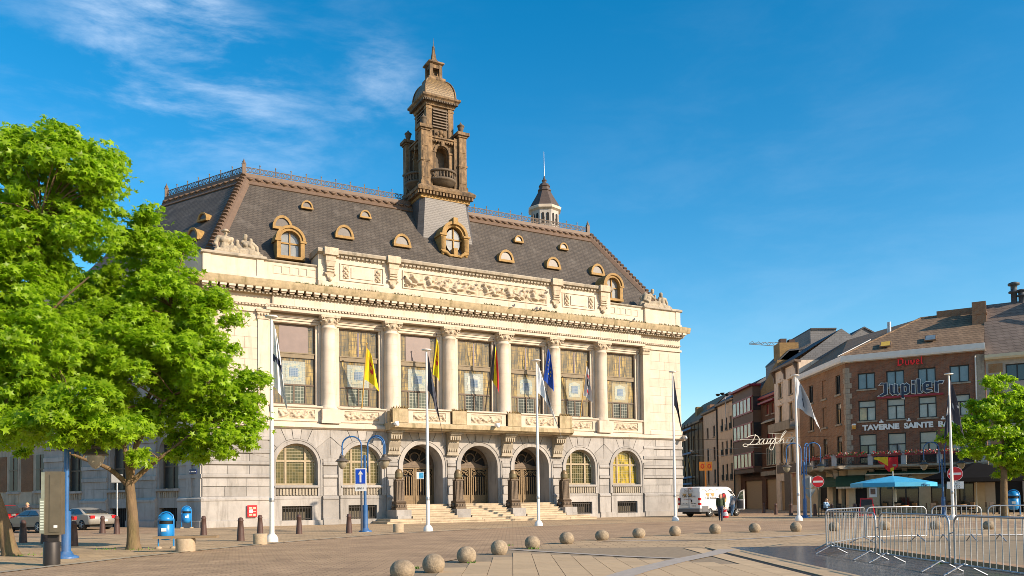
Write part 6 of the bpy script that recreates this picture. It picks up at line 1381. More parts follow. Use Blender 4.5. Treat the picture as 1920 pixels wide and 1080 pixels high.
# ------------------------------------------------------------------ litter bins
def bin_(x, y, rz, s, label):
    t = thing('litter_bin', label, 'litter bin', (x, y, 0), rz, 'blue litter bins'); t.scale = (s, s, s)
    b = B(); b.lathe([(.06,.34),(.2,.38),(.27,.48),(.29,.6),(.29,1.0),(.27,1.02)], n=20); b.build('tub', BLUEBIN, t)
    b = B(); b.lathe([(.28,1.16),(.3,1.18),(.29,1.26),(.22,1.38),(.1,1.46),(.001,1.48)], n=20); b.build('hood', BLUEBIN, t)
    b = B(); b.lathe([(.25,1.0),(.25,1.18)], n=16); b.build('opening', DARK, t)
    b = B(); b.tube([(-.31,0,0),(-.31,0,1.2),(-.27,0,1.38),(-.14,0,1.5),(0,0,1.53),(.14,0,1.5),(.27,0,1.38),(.31,0,1.2),(.31,0,0)], .032, 8); b.build('frame', BLUEBIN, t)
    b = B(); b.box(-.1, .1, -.3, -.285, .72, .86); b.build('sticker', WHITE, t)
    b = B(); [b.ball((sx_*.31,0,.0), .16, 10, 5, sz=.6) for sx_ in (-1,1)]; b.build('foot', CONC, t)
bin_(-11.95, 28.6, .1, .82, 'blue litter bin on two concrete feet right of the tree'); bin_(-20.6, 52.4, .45, .92, 'blue litter bin against the shaded flank wall'); bin_(33.6, 55.6, -.5, 1.15, 'blue litter bin below the right tree')
# ------------------------------------------------------------------ information panel, signs
t = thing('information_panel', 'tall bronze information panel on a dark round foot', 'information panel', (-11.72, 21.1, 0), .22)
PM = mat('bronze_panel', (.14,.115,.075), .45, .2, 3, metal=.4, spec=.5)
b = B(); b.box(-.12, .26, -.18, .16, .78, 2.38); b.build('cabinet', PM, t); b = B(); b.box(.0, .24, -.2, -.18, .85, 2.3); b.build('door', PM, t)
b = B(); b.box(-.22, -.12, -.22, -.16, .82, 1.7); b.box(-.2, -.12, -.18, .1, .8, 2.36); o = b.build('glass_case', mat('notice_glass',(.18,.2,.16),.1,.3,3), t)
for k in range(11): b = B(); b.box(-.205, -.125, -.226, -.221, .9+k*.07, .94+k*.07); b.build('notice_line', mat('notice_paper',(.45,.5,.42),.4) if 'notice_paper' not in bpy.data.materials else bpy.data.materials['notice_paper'], o)
b = B(); b.lathe([(.2,0),(.2,.58),(.19,.6),(.001,.6)], (0,0,0), 14); b.box(-.08, .16, -.06, .06, .58, .8); b.build('foot', IRON, t)
b = B(); [b.box(.1+k*.03, .124+k*.03, -.206, -.2, .96, 1.02) for k in range(3)]; b.build('sticker', WHITE, t)
SB = mat('sign_blue', (.012,.075,.52), .4, .05); SR = mat('sign_red', (.58,.012,.02), .4, .05); SWH = mat('sign_white', (.78,.77,.74), .4, .05); SGR = mat('sign_back', (.30,.30,.29), .5, .1); POSTB = mat('brown_post', (.16,.11,.06), .6, .2)
t = thing('one_way_sign', 'blue one-way sign with white arrow on a dark post by the lamp', 'traffic sign', (-7.62, 41.85, 0), -.18)
b = B(); b.tube([(0,0,0),(0,0,3.3)], .055, 8); b.build('post', mat('dark_grey_post',(.05,.05,.055),.5), t)
b = B(); b.box(-.3, .3, -.1, -.07, 2.38, 3.22); p = b.build('plate', SWH, t); b = B(); b.box(-.255, .255, -.11, -.1, 2.44, 3.16); b.build('blue_field', SB, p)
b = B(); b.prism([(-.045,-.118,2.5),(.045,-.118,2.5),(.045,-.118,2.92),(-.045,-.118,2.92)], (0,.006,0)); b.prism([(-.13,-.118,2.9),(.13,-.118,2.9),(0,-.118,3.1)], (0,.006,0)); b.build('arrow', SWH, p)
b = B(); b.box(-.29, .29, -.1, -.07, 2.06, 2.36); p = b.build('sub_plate', SWH, t); text('SENS 1', .13, IRON, face_front(0,-.112,2.16), 'lettering', p, .002)
def no_entry(parent, z, r, y=-.08):
    b = B(); b.tube([(0,y,z),(0,y+.03,z)], r, 28); p = b.build('disc', SWH, parent); b = B(); b.tube([(0,y-.008,z),(0,y,z)], r*.95, 28); b.build('red_field', SR, p)
    b = B(); b.box(-r*.78, r*.78, y-.02, y-.006, z-r*.16, z+r*.16); b.build('white_bar', SWH, p)
t = thing('no_entry_sign', 'red no entry sign on a brown post in front of the seated man', 'traffic sign', (22.0, 59.6, 0), -.35); b = B(); b.tube([(0,0,0),(0,0,2.7)], .05, 8); b.build('post', POSTB, t); no_entry(t, 2.55, .42)
t = thing('road_sign', 'backs of a round and a triangular sign on a white post', 'traffic sign', (21.55, 59.9, 0), -.35); b = B(); b.tube([(0,0,0),(0,0,2.9)], .05, 8); b.build('post', SWH, t)
b = B(); b.tube([(-.12,.06,2.55),(-.12,.09,2.55)], .46, 26); b.build('round_plate', SGR, t); b = B(); b.prism([(-.5,.06,2.05),(.4,.06,2.05),(-.05,.06,1.3)], (0,.03,0)); b.build('triangle_plate', SGR, t)
t = thing('no_entry_sign', 'red no entry sign with bicycle plate behind the right flagpole', 'traffic sign', (26.9, 50.3, 0), -.5); b = B(); b.tube([(0,0,0),(0,0,2.9)], .045, 8); b.build('post', GALV, t); no_entry(t, 2.75, .43)
b = B(); b.box(-.45, .45, -.1, -.07, 1.85, 2.28); p = b.build('sub_plate', SWH, t); text('EXCEPTE', .12, IRON, face_front(0,-.104,2.13), 'lettering', p, .002)
b = B(); [b.tube([(s*.15+.1*cos(k*.7),-.104,1.98+.1*sin(k*.7)) for k in range(10)], .012, 4) for s in (-1,1)]; b.tube([(-.15,-.104,1.98),(-.02,-.104,2.08),(.12,-.104,2.08),(.15,-.104,1.98)], .012, 4); b.build('bicycle_symbol', IRON, p)
t = thing('small_sign', 'small white sign seen from behind on a thin post at the flank', 'traffic sign', (-21.6, 45.3, 0), .3); b = B(); b.tube([(0,0,0),(0,0,3.0)], .05, 6); b.build('post', GALV, t); b = B(); b.box(-.28, .28, -.08, -.05, 2.75, 3.2); b.build('plate', SGR, t)
t = thing('work_sign', 'orange road work sign board on a stand behind the van', 'traffic sign', (18.6, 79.5, 0), 0); b = B(); b.tube([(0,0,0),(0,0,4.6)], .06, 6); b.build('post', mat('orange',(.6,.22,.02),.5), t); b = B(); b.box(-.62, -.03, -.06, -.02, 4.1, 4.95); b.build('board', bpy.data.materials['orange'], t); b = B(); b.box(.03, .62, -.06, -.02, 4.1, 4.95); b.build('board', bpy.data.materials['orange'], t)
b = B(); [b.tube([(s*.33+.14*cos(k*.8),-.08,4.52+.2*sin(k*.8)) for k in range(9)], .035, 4) for s in (-1,1)]; b.build('red_mark', SR, t)
o = thing('notice', 'red notice board with pale prints on the hall wall', 'notice', on_town(-16.72, -.32, .62), TH)
b = B(); b.box(-.3, .3, -.03, .03, 0, .78); b.build('board', SR, o)
for (x0, x1, z0, z1, mm) in ((-.2,.0,.55,.66,CREAMT),(.06,.24,.52,.66,CREAMT),(-.18,.04,.28,.5,SWH),(.06,.24,.34,.38,CREAMT),(-.2,.0,.1,.22,CREAMT),(.06,.22,.08,.22,CREAMT)): b = B(); b.box(x0, x1, -.036, -.03, z0, z1); b.build('print', mm, o)
o = thing('pole_notice', 'small blue and white notice fixed to the flagpole', 'notice', (-4.45, 41.6, 2.62), 0); b = B(); b.box(-.33, .03, -.12, -.1, 0, .36); b.build('plate', WHITE, o); b = B(); b.box(-.2, .02, -.126, -.12, .03, .33); b.build('picture', mat('blue_print',(.05,.3,.55),.5,.5,9), o)
for xl, zz, yy, lb in ((-7.3,6.95,-1.75,'white security camera under the left balcony corner'),(.6,7.1,-1.75,'white security camera in the middle of the balcony edge'),(19.6,6.75,-.45,'grey floodlight under the string course at the right corner')):
    b = B(); b.box(-.12, .12, -.3, .05, -.12, .1); b.ball((0,-.28,-.1), .16, 10, 6); o = b.build('security_camera', WHITE if 'white' in lb else GALV, None, on_town(xl, yy, zz), TH); tag(o, lb, 'camera')
for xl, lb in ((2.6,'pigeon standing alone on the cornice ledge'),(4.6,'left pigeon of the pair on the cornice'),(4.95,'right pigeon of the pair on the cornice'),(14.0,'pigeon on the cornice above the last window')):
    b = B(); capsule(b, (-.1,0,.14), (.1,0,.2), .07, .09); b.ball((.17,0,.3), .055, 8, 6); b.tube([(-.1,0,.13),(-.28,0,.1)], [.06,.03], 6); b.tube([(.21,0,.3),(.27,0,.29)], [.018,.004], 5); b.tube([(0,.03,0),(0,.03,.1)], .01, 4); b.tube([(0,-.03,0),(0,-.03,.1)], .01, 4)
    me = remesh(b, .018, 'pigeon'); me.materials.append(mat('pigeon_grey',(.08,.08,.09),.8,.3,9) if 'pigeon_grey' not in bpy.data.materials else bpy.data.materials['pigeon_grey']); o = put('pigeon', me, None, on_town(xl, -1.05, 16.17), TH+.6); tag(o, lb, 'pigeon', 'pigeons on the cornice')
# lantern posts on the stair pedestals
def lantern_post(xl, label):
    t = thing('lantern_post', label, 'lantern', on_town(xl, -1.15, .932), TH, 'bronze lantern posts on the stairs')
    b = B(); b.box(-.42, .42, -.5, .5, 0, .12); b.prism([(-.36,y,z) for y, z in ((-.5,.12),(-.52,.3),(-.42,.42),(-.5,.5),(-.36,.6),(.36,.6),(.5,.5),(.42,.42),(.52,.3),(.5,.12))], (.72,0,0)); [b.ball((s*.4,0,.26), .17, 10, 6) for s in (-1,1)]; [b.box(-.3+k*.13, -.22+k*.13, -.56, -.5, .2, .34) for k in range(5)]; b.build('scroll_base', BRONZED, t)
    b = B(); b.box(-.3, .3, -.3, .3, .6, 2.06, taper=.88); b.box(-.32, .32, -.32, .32, 2.06, 2.14)
    for k in range(5): x = -.22+k*.11; b.box(x-.03, x+.03, -.32, -.27, .68, 2.0); b.box(-.32, -.27, x-.03, x+.03, .68, 2.0)
    b.build('shaft', BRONZED, t)
    b = B(); b.lathe([(.24,2.14),(.24,2.2),(.27,2.24),(.28,2.6),(.24,2.66),(.24,2.7),(.18,2.8),(.06,2.86),(.001,2.87)], n=14); ln = b.build('lantern', BRONZE, t)
    b = B(); b.lathe([(.285,2.28),(.285,2.56)], n=14); b.build('lamp_glass', mat('olive_glass',(.16,.13,.07),.3,.2) if 'olive_glass' not in bpy.data.materials else bpy.data.materials['olive_glass'], ln)
for xl, lb in zip(PX[1:5], ('bronze lantern post left of the left door','bronze lantern post between the left and middle doors','bronze lantern post between the middle and right doors','bronze lantern post right of the right door')): lantern_post(xl, lb)
# ------------------------------------------------------------------ crowd barriers
def barrier(p, q, label, nb=15):
    p, q = Vector(p), Vector(q); L = (q-p).length; t = thing('crowd_barrier', label, 'barrier', (p.x, p.y, p.z), atan2(q.y-p.y, q.x-p.x), 'steel crowd barriers')
    r = .021; h = 1.09
    b = B(); b.tube([(.04,0,.2),(.04,0,h-.16),(.06,0,h-.08),(.12,0,h-.02),(.2,0,h),(L-.2,0,h),(L-.12,0,h-.02),(L-.06,0,h-.08),(L-.04,0,h-.16),(L-.04,0,.2),(L-.06,0,.19),(.06,0,.19),(.04,0,.2)], r, 8); b.build('frame', GALV, t)
    for k in range(nb): x = .1+(L-.2)*(k+.5)/nb; b = B(); b.tube([(x,0,.2),(x,0,h-.005)], .009, 5); b.build('bar', GALV, t)
    for x in (.35, L-.35):
        for s in (-1, 1): b = B(); b.tube([(x,0,.22),(x+.02,s*.4,.01)], .019, 6); b.build('leg', GALV, t)
    b = B(); b.tube([(L-.02,0,.75),(L+.06,.03,.78),(L+.06,.03,.7)], .012, 4); b.build('hook', GALV, t)
zb = .014
barrier((8.2,21.75,zb), (8.2,18.72,zb), 'left crowd barrier of the front row on the wet tiles')
barrier((8.2,18.6,zb), (8.22,15.6,zb), 'middle crowd barrier of the front row')
barrier((8.22,15.5,zb), (8.25,12.45,zb), 'near right crowd barrier cut by the picture edge')
barrier((8.3,22.0,.05), (10.75,25.3,.05), 'crowd barrier turning back at the corner of the basin')
barrier((10.8,25.4,.05), (12.85,25.7,.05), 'first crowd barrier of the back row', 11)
barrier((12.95,25.7,.05), (14.45,25.5,.05), 'second crowd barrier of the back row', 9)
barrier((14.55,25.45,.05), (17.4,25.0,.05), 'crowd barrier at the right end of the back row', 14)
# ------------------------------------------------------------------ neon street name on its frame
t = thing('neon_sign', 'white script sign Dauphin hung on cables across the street', 'sign', (20.97, 75, 6.2), 0)
NEON = mat('neon_white', (.72,.68,.58), .4, .05)
def scr(pts, k=4): return [((x-208)/16*75/F, 0, -(y-560)/16*75/F) for x, y in smooth_curve(pts, k)]
for pts in ([(325,330),(420,285),(520,262),(600,262),(660,300),(697,370),(690,440),(650,495),(590,530),(480,545),(380,550),(320,595),(260,603),(215,580),(212,545),(260,522),(330,530),(385,545),(450,490),(520,410),(585,265),(585,232)],
            [(825,380),(770,378),(725,420),(700,470),(700,520),(740,525),(790,470),(850,385),(830,450),(815,500),(830,525),(880,522),(930,460),(965,375),(935,470),(905,522)],[(945,525),(1000,470),(1060,380),(1035,450),(1020,505),(1060,520)],
            [(1050,530),(1120,460),(1185,340),(1200,330),(1170,470),(1140,580),(1090,690),(1045,715),(1010,680),(1015,600),(1070,510),(1140,420),(1185,400),(1190,440),(1160,490)],[(1180,495),(1250,480),(1330,400),(1420,280),(1500,180),(1515,150),(1480,150),(1420,220),(1360,330),(1320,440),(1305,510)],
            [(1310,490),(1360,420),(1420,385),(1440,400),(1410,480),(1440,500)],[(1500,500),(1560,390),(1530,470),(1530,500),(1560,490)],[(1610,490),(1670,380),(1640,440),(1700,385),(1750,385),(1730,440),(1715,480),(1760,480)]):
    b = B(); b.tube(scr(pts), .035, 5); b.build('letter_tube', NEON, t)
b = B(); b.tube(scr([(120,383),(800,380),(1780,345)],1), .022, 4); b.tube(scr([(380,552),(1000,525),(1780,488)],1), .026, 4); b.tube(scr([(1000,222),(1400,210),(1720,195)],1), .014, 4); b.tube(scr([(1110,215),(1115,370)],1), .014, 4); b.tube(scr([(1720,195),(1725,350)],1), .014, 4); b.tube(scr([(1660,200),(1665,350)],1), .014, 4); b.build('frame', NEON, t)
b = B(); b.tube([(0,0,.6),(-5.5,5,.9)], .02, 4); b.tube([(4.6,0,.66),(8.6,0,.75)], .02, 4); b.build('cable', IRON, t)
b = B(); b.tube([(15.4,100,7.5),(22,99,7.2),(29.6,98,7.4)], .022, 4); b.tube([(15.2,92,6.6),(22,92,6.1),(29.8,92,6.4)], .022, 4); b.ball((21.5,99,7.1), .15, 8, 5); o = b.build('overhead_cable', mat('pale_cable',(.4,.38,.34),.6)); tag(o, 'pale overhead cables spanning the street with a small lamp', 'cable')
t = thing('floodlight_mast', 'cluster of dark floodlights on a thin mast before the beige house', 'floodlight', (29.2, 112.5, 11), 0)
b = B(); b.tube([(0,0,0),(0,0,4.4)], .06, 5); b.tube([(0,0,2.0),(1.6,0,2.0),(1.6,0,3.2),(0,0,3.2)], .03, 4); b.build('mast', GALV, t)
for k in range(4): b = B(); b.lathe([(.12,0),(.25,.1),(.32,.3)], (-1.0+k*.6,0,4.3+.15*(k%2)), 9); b.build('floodlight', IRON, t)
# ------------------------------------------------------------------ terrace
def parasol(x, y, r, zt, zb, m, label, val=True, rz=0):
    t = thing('parasol', label, 'parasol', (x, y, 0), rz)
    b = B(); b.tube([(0,0,0),(0,0,zt+.35)], .045, 7); b.build('pole', mat('pale_pole',(.5,.48,.42),.5) if 'pale_pole' not in bpy.data.materials else bpy.data.materials['pale_pole'], t)
    b = B(); b.lathe([(r,zb),(r*.5,zb+(zt-zb)*.56),(.05,zt)], n=4 if not val else 8, smooth=False, a0=pi/8, a1=2*pi+pi/8); b.build('canopy', m, t)
    b = B(); b.lathe([(r*1.005,zb-.3),(r*1.003,zb)], n=4 if not val else 8, smooth=False, a0=pi/8, a1=2*pi+pi/8); v = b.build('valance', m, t)
    b = B(); b.lathe([(.35,0),(.35,.06),(.08,.1)], n=12); b.build('foot', IRON, t)
    return t
SKYB = mat('sky_blue_canvas', (.05,.36,.62), .6, .12, 2); BLKC = mat('black_canvas', (.007,.007,.008), 1.0, .2, 2, spec=.1)
t = parasol(28.5, 62, 2.95, 2.95, 2.42, SKYB, 'wide sky-blue parasol before the tavern'); text('Maes', .26, NAVY, Matrix.Translation((1.1,-2.78,2.15)) @ Matrix.Rotation(pi/2,4,'X'), 'lettering', t)
b = B(); b.lathe([(.1,0),(.1,.9),(.03,1.0)], (.12,-.05,1.0), 7); b.build('tie', bpy.data.materials['pale_pole'], t)
t = parasol(36.4, 65.0, 4.3, 4.0, 2.75, BLKC, 'large black parasol with pale edge pipes at the right', False, .35)
b = B(); b.box(1.2, 3.2, -2.9, -2.86, 2.45, 2.8); p = b.build('sign_strip', WHITE, t); text('Jupiler', .25, REDD, face_front(2.3,-2.93,2.52), 'lettering', p)
def chair(x, y, rz, label, m):
    t = thing('chair', label, 'chair', (x, y, 0), rz, 'cafe chairs on the tavern terrace')
    b = B(); b.box(-.22, .22, -.22, .22, .43, .47); b.build('seat', m, t); b = B(); b.box(-.22, .22, .2, .24, .5, .9); b.build('backrest', m, t)
    for sx_ in (-1,1):
        for sy_ in (-1,1): b = B(); b.tube([(sx_*.2,sy_*.2,0),(sx_*.2,sy_*.2,.45)], .018, 5); b.build('leg', IRON, t)
def table(x, y, label):
    t = thing('table', label, 'table', (x, y, 0), 0, 'cafe tables on the tavern terrace')
    b = B(); b.lathe([(.42,.7),(.42,.74),(.001,.745)], n=16); b.build('tabletop', WOODT, t); b = B(); b.tube([(0,0,0),(0,0,.7)], .035, 6); b.lathe([(.25,0),(.06,.05)], n=10); b.build('leg', IRON, t)
WOODT = mat('table_wood', (.24,.13,.05), .5, .2, 3); RATT = mat('dark_rattan', (.05,.035,.025), .8, .3, 9); RATT2 = mat('tan_rattan', (.22,.13,.06), .8, .3, 9)
rng = random.Random(3); rowsT = [('at the left end of the terrace',25.6,64.2),('under the left of the blue parasol',27.3,62.8),('under the blue parasol pole',29.0,61.6),('right of the blue parasol',31.2,60.6),('under the left of the black parasol',33.6,62.2),('under the black parasol pole',35.8,61.0),('at the right end of the terrace',38.0,60.0)]
for nm, x, y in rowsT:
    table(x, y, 'round wooden table '+nm)
    for k, (dx, dy, a, w) in enumerate(((-.65,.1,1.4,'left'),(.65,-.1,-1.4,'right'),(0,.65,.1,'back'))): chair(x+dx, y+dy, a+rng.uniform(-.3,.3), ('tan' if k == 1 else 'dark')+' rattan chair, '+w+' side of the table '+nm, RATT2 if k == 1 else RATT)
t = thing('menu_easel', 'red framed chalkboard easel on the terrace', 'chalkboard', (25.9, 60.6, 0), -.2)
b = B(); b.prism([(-.55,-.1,.05),(.55,-.1,.05),(.42,.12,1.3),(-.42,.12,1.3)], (0,.03,0)); b.build('frame', SR, t); b = B(); b.prism([(-.46,-.115,.15),(.46,-.115,.15),(.36,.095,1.22),(-.36,.095,1.22)], (0,.01,0)); b.build('board', mat('chalkboard',(.03,.033,.035),.7,.2,6), t); b = B(); b.tube([(.4,.3,0),(.36,.13,1.25)], .025, 4); b.build('prop', SR, t)
# ------------------------------------------------------------------ people
SKIN = mat('skin', (.46,.26,.17), .6, .08, 5); HAIRG = mat('grey_hair', (.25,.23,.21), .8); HAIRB = mat('brown_hair', (.16,.09,.04), .8); DENIM = mat('dark_denim', (.022,.032,.06), .85, .2, 6); DENIM2 = mat('blue_denim', (.06,.115,.2), .85, .2, 6); DGREEN = mat('dark_green_jacket', (.032,.05,.022), .8, .25, 5); SHIRTB = mat('light_blue_shirt', (.26,.40,.56), .8, .12, 5); GREYT = mat('grey_shirt', (.16,.16,.17), .85, .15, 5); BLKJ = mat('black_jacket', (.018,.018,.02), .85, .2, 5); TROU = mat('dark_trousers', (.03,.03,.035), .85, .2, 5); SHOE = mat('dark_shoes', (.02,.018,.016), .5)
def person(label, loc, rz, J, top, legs, hair, bald=False):
    """J: joints in metres, facing -Y; continuous body plus clothing and hair as children"""
    t = thing('person', label, 'person', loc, rz); c = capsule
    V = {k: Vector(v) for k, v in J.items()}
    b = B(); hd = V['head']
    b.ball(tuple(hd), .098, 14, 10, sz=1.22); c(b, hd+Vector((0,-.03,-.07)), hd+Vector((0,-.05,-.085)), .06, .05); c(b, V['neck'], hd-Vector((0,0,.07)), .06, .055)
    c(b, hd+Vector((0,-.095,.0)), hd+Vector((0,-.118,-.03)), .014, .02); [b.ball(tuple(hd+Vector((s*.1,.01,-.01))), .025, 6, 5) for s in (-1,1)]
    c(b, V['neck'], V['chest'], .09, .13); c(b, V['chest'], V['pelvis'], .13, .13)
    for s in 'LR':
        c(b, V['sh'+s], V['el'+s], .048, .04); c(b, V['el'+s], V['ha'+s], .04, .028); c(b, V['neck'], V['sh'+s], .06, .055)
        d = (V['ha'+s]-V['el'+s]).normalized(); side = Vector((1,0,0)) if abs(d.x) < .8 else Vector((0,1,0)); side = (side-d*side.dot(d)).normalized(); h0 = V['ha'+s]
        c(b, h0, h0+d*.075, .028, .034)
        for k in range(4): p0 = h0+d*.08+side*(-.027+.018*k); p1 = p0+d*(.045,.055,.052,.04)[k]; p2 = p1+(d*.6+d.cross(side)*.5)*.03; c(b, p0, p1, .0095, .009, 6); c(b, p1, p2, .009, .008, 6)
        c(b, h0+d*.02-side*.03, h0+d*.06-side*.055, .012, .01, 6)
        c(b, V['hi'+s], V['kn'+s], .075, .05); c(b, V['kn'+s], V['an'+s], .05, .036)
    me = remesh(b, .011, 'body'); me.materials.append(SKIN); put('body', me, t)
    b = B(); c(b, V['neck']-Vector((0,0,.05)), V['chest'], .1, .17); c(b, V['chest'], V['pelvis'], .165, .165); c(b, V['chest']+Vector((0,-.05,0)), V['pelvis']+Vector((0,-.05,.1)), .13, .15)
    for s in 'LR': c(b, V['neck']-Vector((0,0,.07)), V['sh'+s], .085, .078); c(b, V['sh'+s], V['el'+s], .078, .064); c(b, V['el'+s], V['el'+s]+(V['ha'+s]-V['el'+s])*.88, .064, .05)
    me = remesh(b, .02, 'jacket'); me.materials.append(top); put('jacket', me, t)
    b = B(); c(b, V['pelvis']-Vector((0,0,.02)), V['pelvis']+(V['chest']-V['pelvis'])*.3, .16, .16)
    for s in 'LR': c(b, V['pelvis'], V['hi'+s], .12, .1); c(b, V['hi'+s], V['kn'+s], .098, .072); c(b, V['kn'+s], V['an'+s], .072, .055)
    me = remesh(b, .018, 'trousers'); me.materials.append(legs); put('trousers', me, t)
    for s in 'LR':
        a = V['an'+s]; f = Vector(J.get('toe', (0,-1,0))); b = B(); c(b, a+Vector((0,0,-.04)), a+f*.16+Vector((0,0,-.055)), .05, .042, 8); b.build('shoe', SHOE, t)
    b = B(); b.lathe([(.104*cos(q)+.0005, .125*sin(q)) for q in [k*pi/2/6 for k in range(7)]], tuple(hd+Vector((0,.012,.008 if not bald else -.0))), 14); 
    if not bald: c(b, hd+Vector((0,.05,.02)), hd+Vector((0,.055,-.06)), .085, .07)
    else: b = B(); c(b, hd+Vector((-.07,.05,-.01)), hd+Vector((.07,.05,-.01)), .055, .055)
    b.build('hair', hair, t); return t
stand = dict(head=(0,-.03,1.63), neck=(0,0,1.47), chest=(0,0,1.28), pelvis=(0,0,.95), shL=(.19,0,1.42), shR=(-.19,0,1.42), elL=(.25,.02,1.13), elR=(-.25,.02,1.13), haL=(.25,-.08,.88), haR=(-.25,-.08,.88), hiL=(.09,0,.92), hiR=(-.09,0,.92), knL=(.1,-.02,.5), knR=(-.1,-.02,.5), anL=(.1,0,.09), anR=(-.1,0,.09))
w = dict(stand); w.update(head=(.0,-.08,1.6), neck=(0,-.03,1.45), knL=(.09,-.16,.52), anL=(.08,-.26,.09), knR=(-.08,-.04,.5), anR=(-.09,.22,.13), elR=(-.24,.07,1.14), haR=(-.21,-.02,.9), elL=(.24,.03,1.14), haL=(.24,-.08,.88))
ground_pt = (13.2, 52.6, 0)
person('walking bald man in dark green jacket and jeans carrying a red bag', ground_pt, -.3, w, DGREEN, DENIM, HAIRG, True)
t = thing('shopping_bag', 'red and white shopping bag held by the walking man', 'bag', (13.2+.27*cos(-.3), 52.5, .22), -.3)
b = B(); b.grid(lambda u, v: (.19*cos(2*pi*u)*(1-.35*v*v)+.03*sin(5*v), -.06+.10*sin(2*pi*u)*(1-.6*v), .46*v+.05*v*sin(9*u)), 18, 8, lambda u, v: 1 if .55 < u < .92 and .2 < v < .8 else 0); b.add([(.19*cos(k*pi/6), -.06+.10*sin(k*pi/6), 0) for k in range(12)], [tuple(range(12))]); b.build('bag', [SR, mat('bag_print',(.6,.58,.6),.5,.6,14)], t); b = B(); b.tube([(-.1,-.06,.49),(-.06,-.06,.6),(0,-.06,.66),(.06,-.06,.6),(.1,-.06,.49)], .012, 5); b.build('handle', SR, t)
l = dict(stand); l.update(head=(.02,-.42,1.5), neck=(0,-.3,1.42), chest=(0,-.2,1.27), shL=(.19,-.28,1.38), shR=(-.19,-.28,1.38), elL=(.2,-.5,1.2), elR=(-.22,-.5,1.22), haL=(.1,-.7,1.2), haR=(-.1,-.72,1.22), knR=(-.1,.12,.52), anR=(-.1,.32,.09), knL=(.1,.05,.5), anL=(.1,.1,.09))
person('person in blue jeans leaning into the open van door', (17.55, 66.05, 0), 2.35, l, GREYT, DENIM2, HAIRG)
s = dict(stand); s.update(head=(0,-.05,1.2), neck=(0,0,1.05), chest=(0,.02,.86), pelvis=(0,.06,.56), shL=(.19,0,1.0), shR=(-.19,0,1.0), elL=(.24,-.1,.72), elR=(-.22,-.16,.78), haL=(.08,-.3,.8), haR=(-.05,-.22,.98), hiL=(.1,.02,.54), hiR=(-.1,.02,.54), knL=(.11,-.42,.56), knR=(-.11,-.42,.56), anL=(.12,-.46,.1), anR=(-.1,-.52,.1))
person('seated man in light blue shirt drinking at the terrace corner', (23.3, 61.6, 0), .6, s, SHIRTB, TROU, HAIRB); chair(23.26, 61.66, .6, 'dark chair under the man in the light blue shirt', RATT)
person('seated guest in black with back to the square under the blue parasol', (27.3, 63.35, 0), 0.2, s, BLKJ, TROU, HAIRB)
person('person in black jacket standing behind the grey car', (-30.2, 51.6, 0), .5, stand, BLKJ, TROU, mat('blond_hair', (.42,.3,.13), .8))
# ------------------------------------------------------------------ vehicles
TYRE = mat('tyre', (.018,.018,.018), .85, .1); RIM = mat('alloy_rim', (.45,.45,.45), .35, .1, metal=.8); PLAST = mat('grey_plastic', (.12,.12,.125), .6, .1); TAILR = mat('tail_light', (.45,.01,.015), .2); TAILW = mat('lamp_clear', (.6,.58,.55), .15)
def wheel(t, x, y, r=.34, w=.22):
    s = 1 if y > 0 else -1
    b = B(Matrix.Translation((x,y,r)) @ Matrix.Rotation(-s*pi/2, 4, 'X')); b.lathe([(r*.62,-w/2),(r*.92,-w/2),(r,-w*.32),(r,w*.32),(r*.92,w/2),(r*.62,w/2)], n=22); wl = b.build('wheel', TYRE, t)
    b = B(Matrix.Translation((x,y,r)) @ Matrix.Rotation(-s*pi/2, 4, 'X')); b.lathe([(r*.64,w*.3),(r*.64,w*.52),(r*.55,w*.45),(r*.5,w*.2)], n=22)
    for k in range(5): a = 2*pi*k/5; b.tube([(0,0,w*.4),(r*.6*cos(a),r*.6*sin(a),w*.42)], .035, 5)
    b.lathe([(r*.14,w*.3),(r*.14,w*.5),(.001,w*.5)], n=10); b.build('rim', RIM, wl)
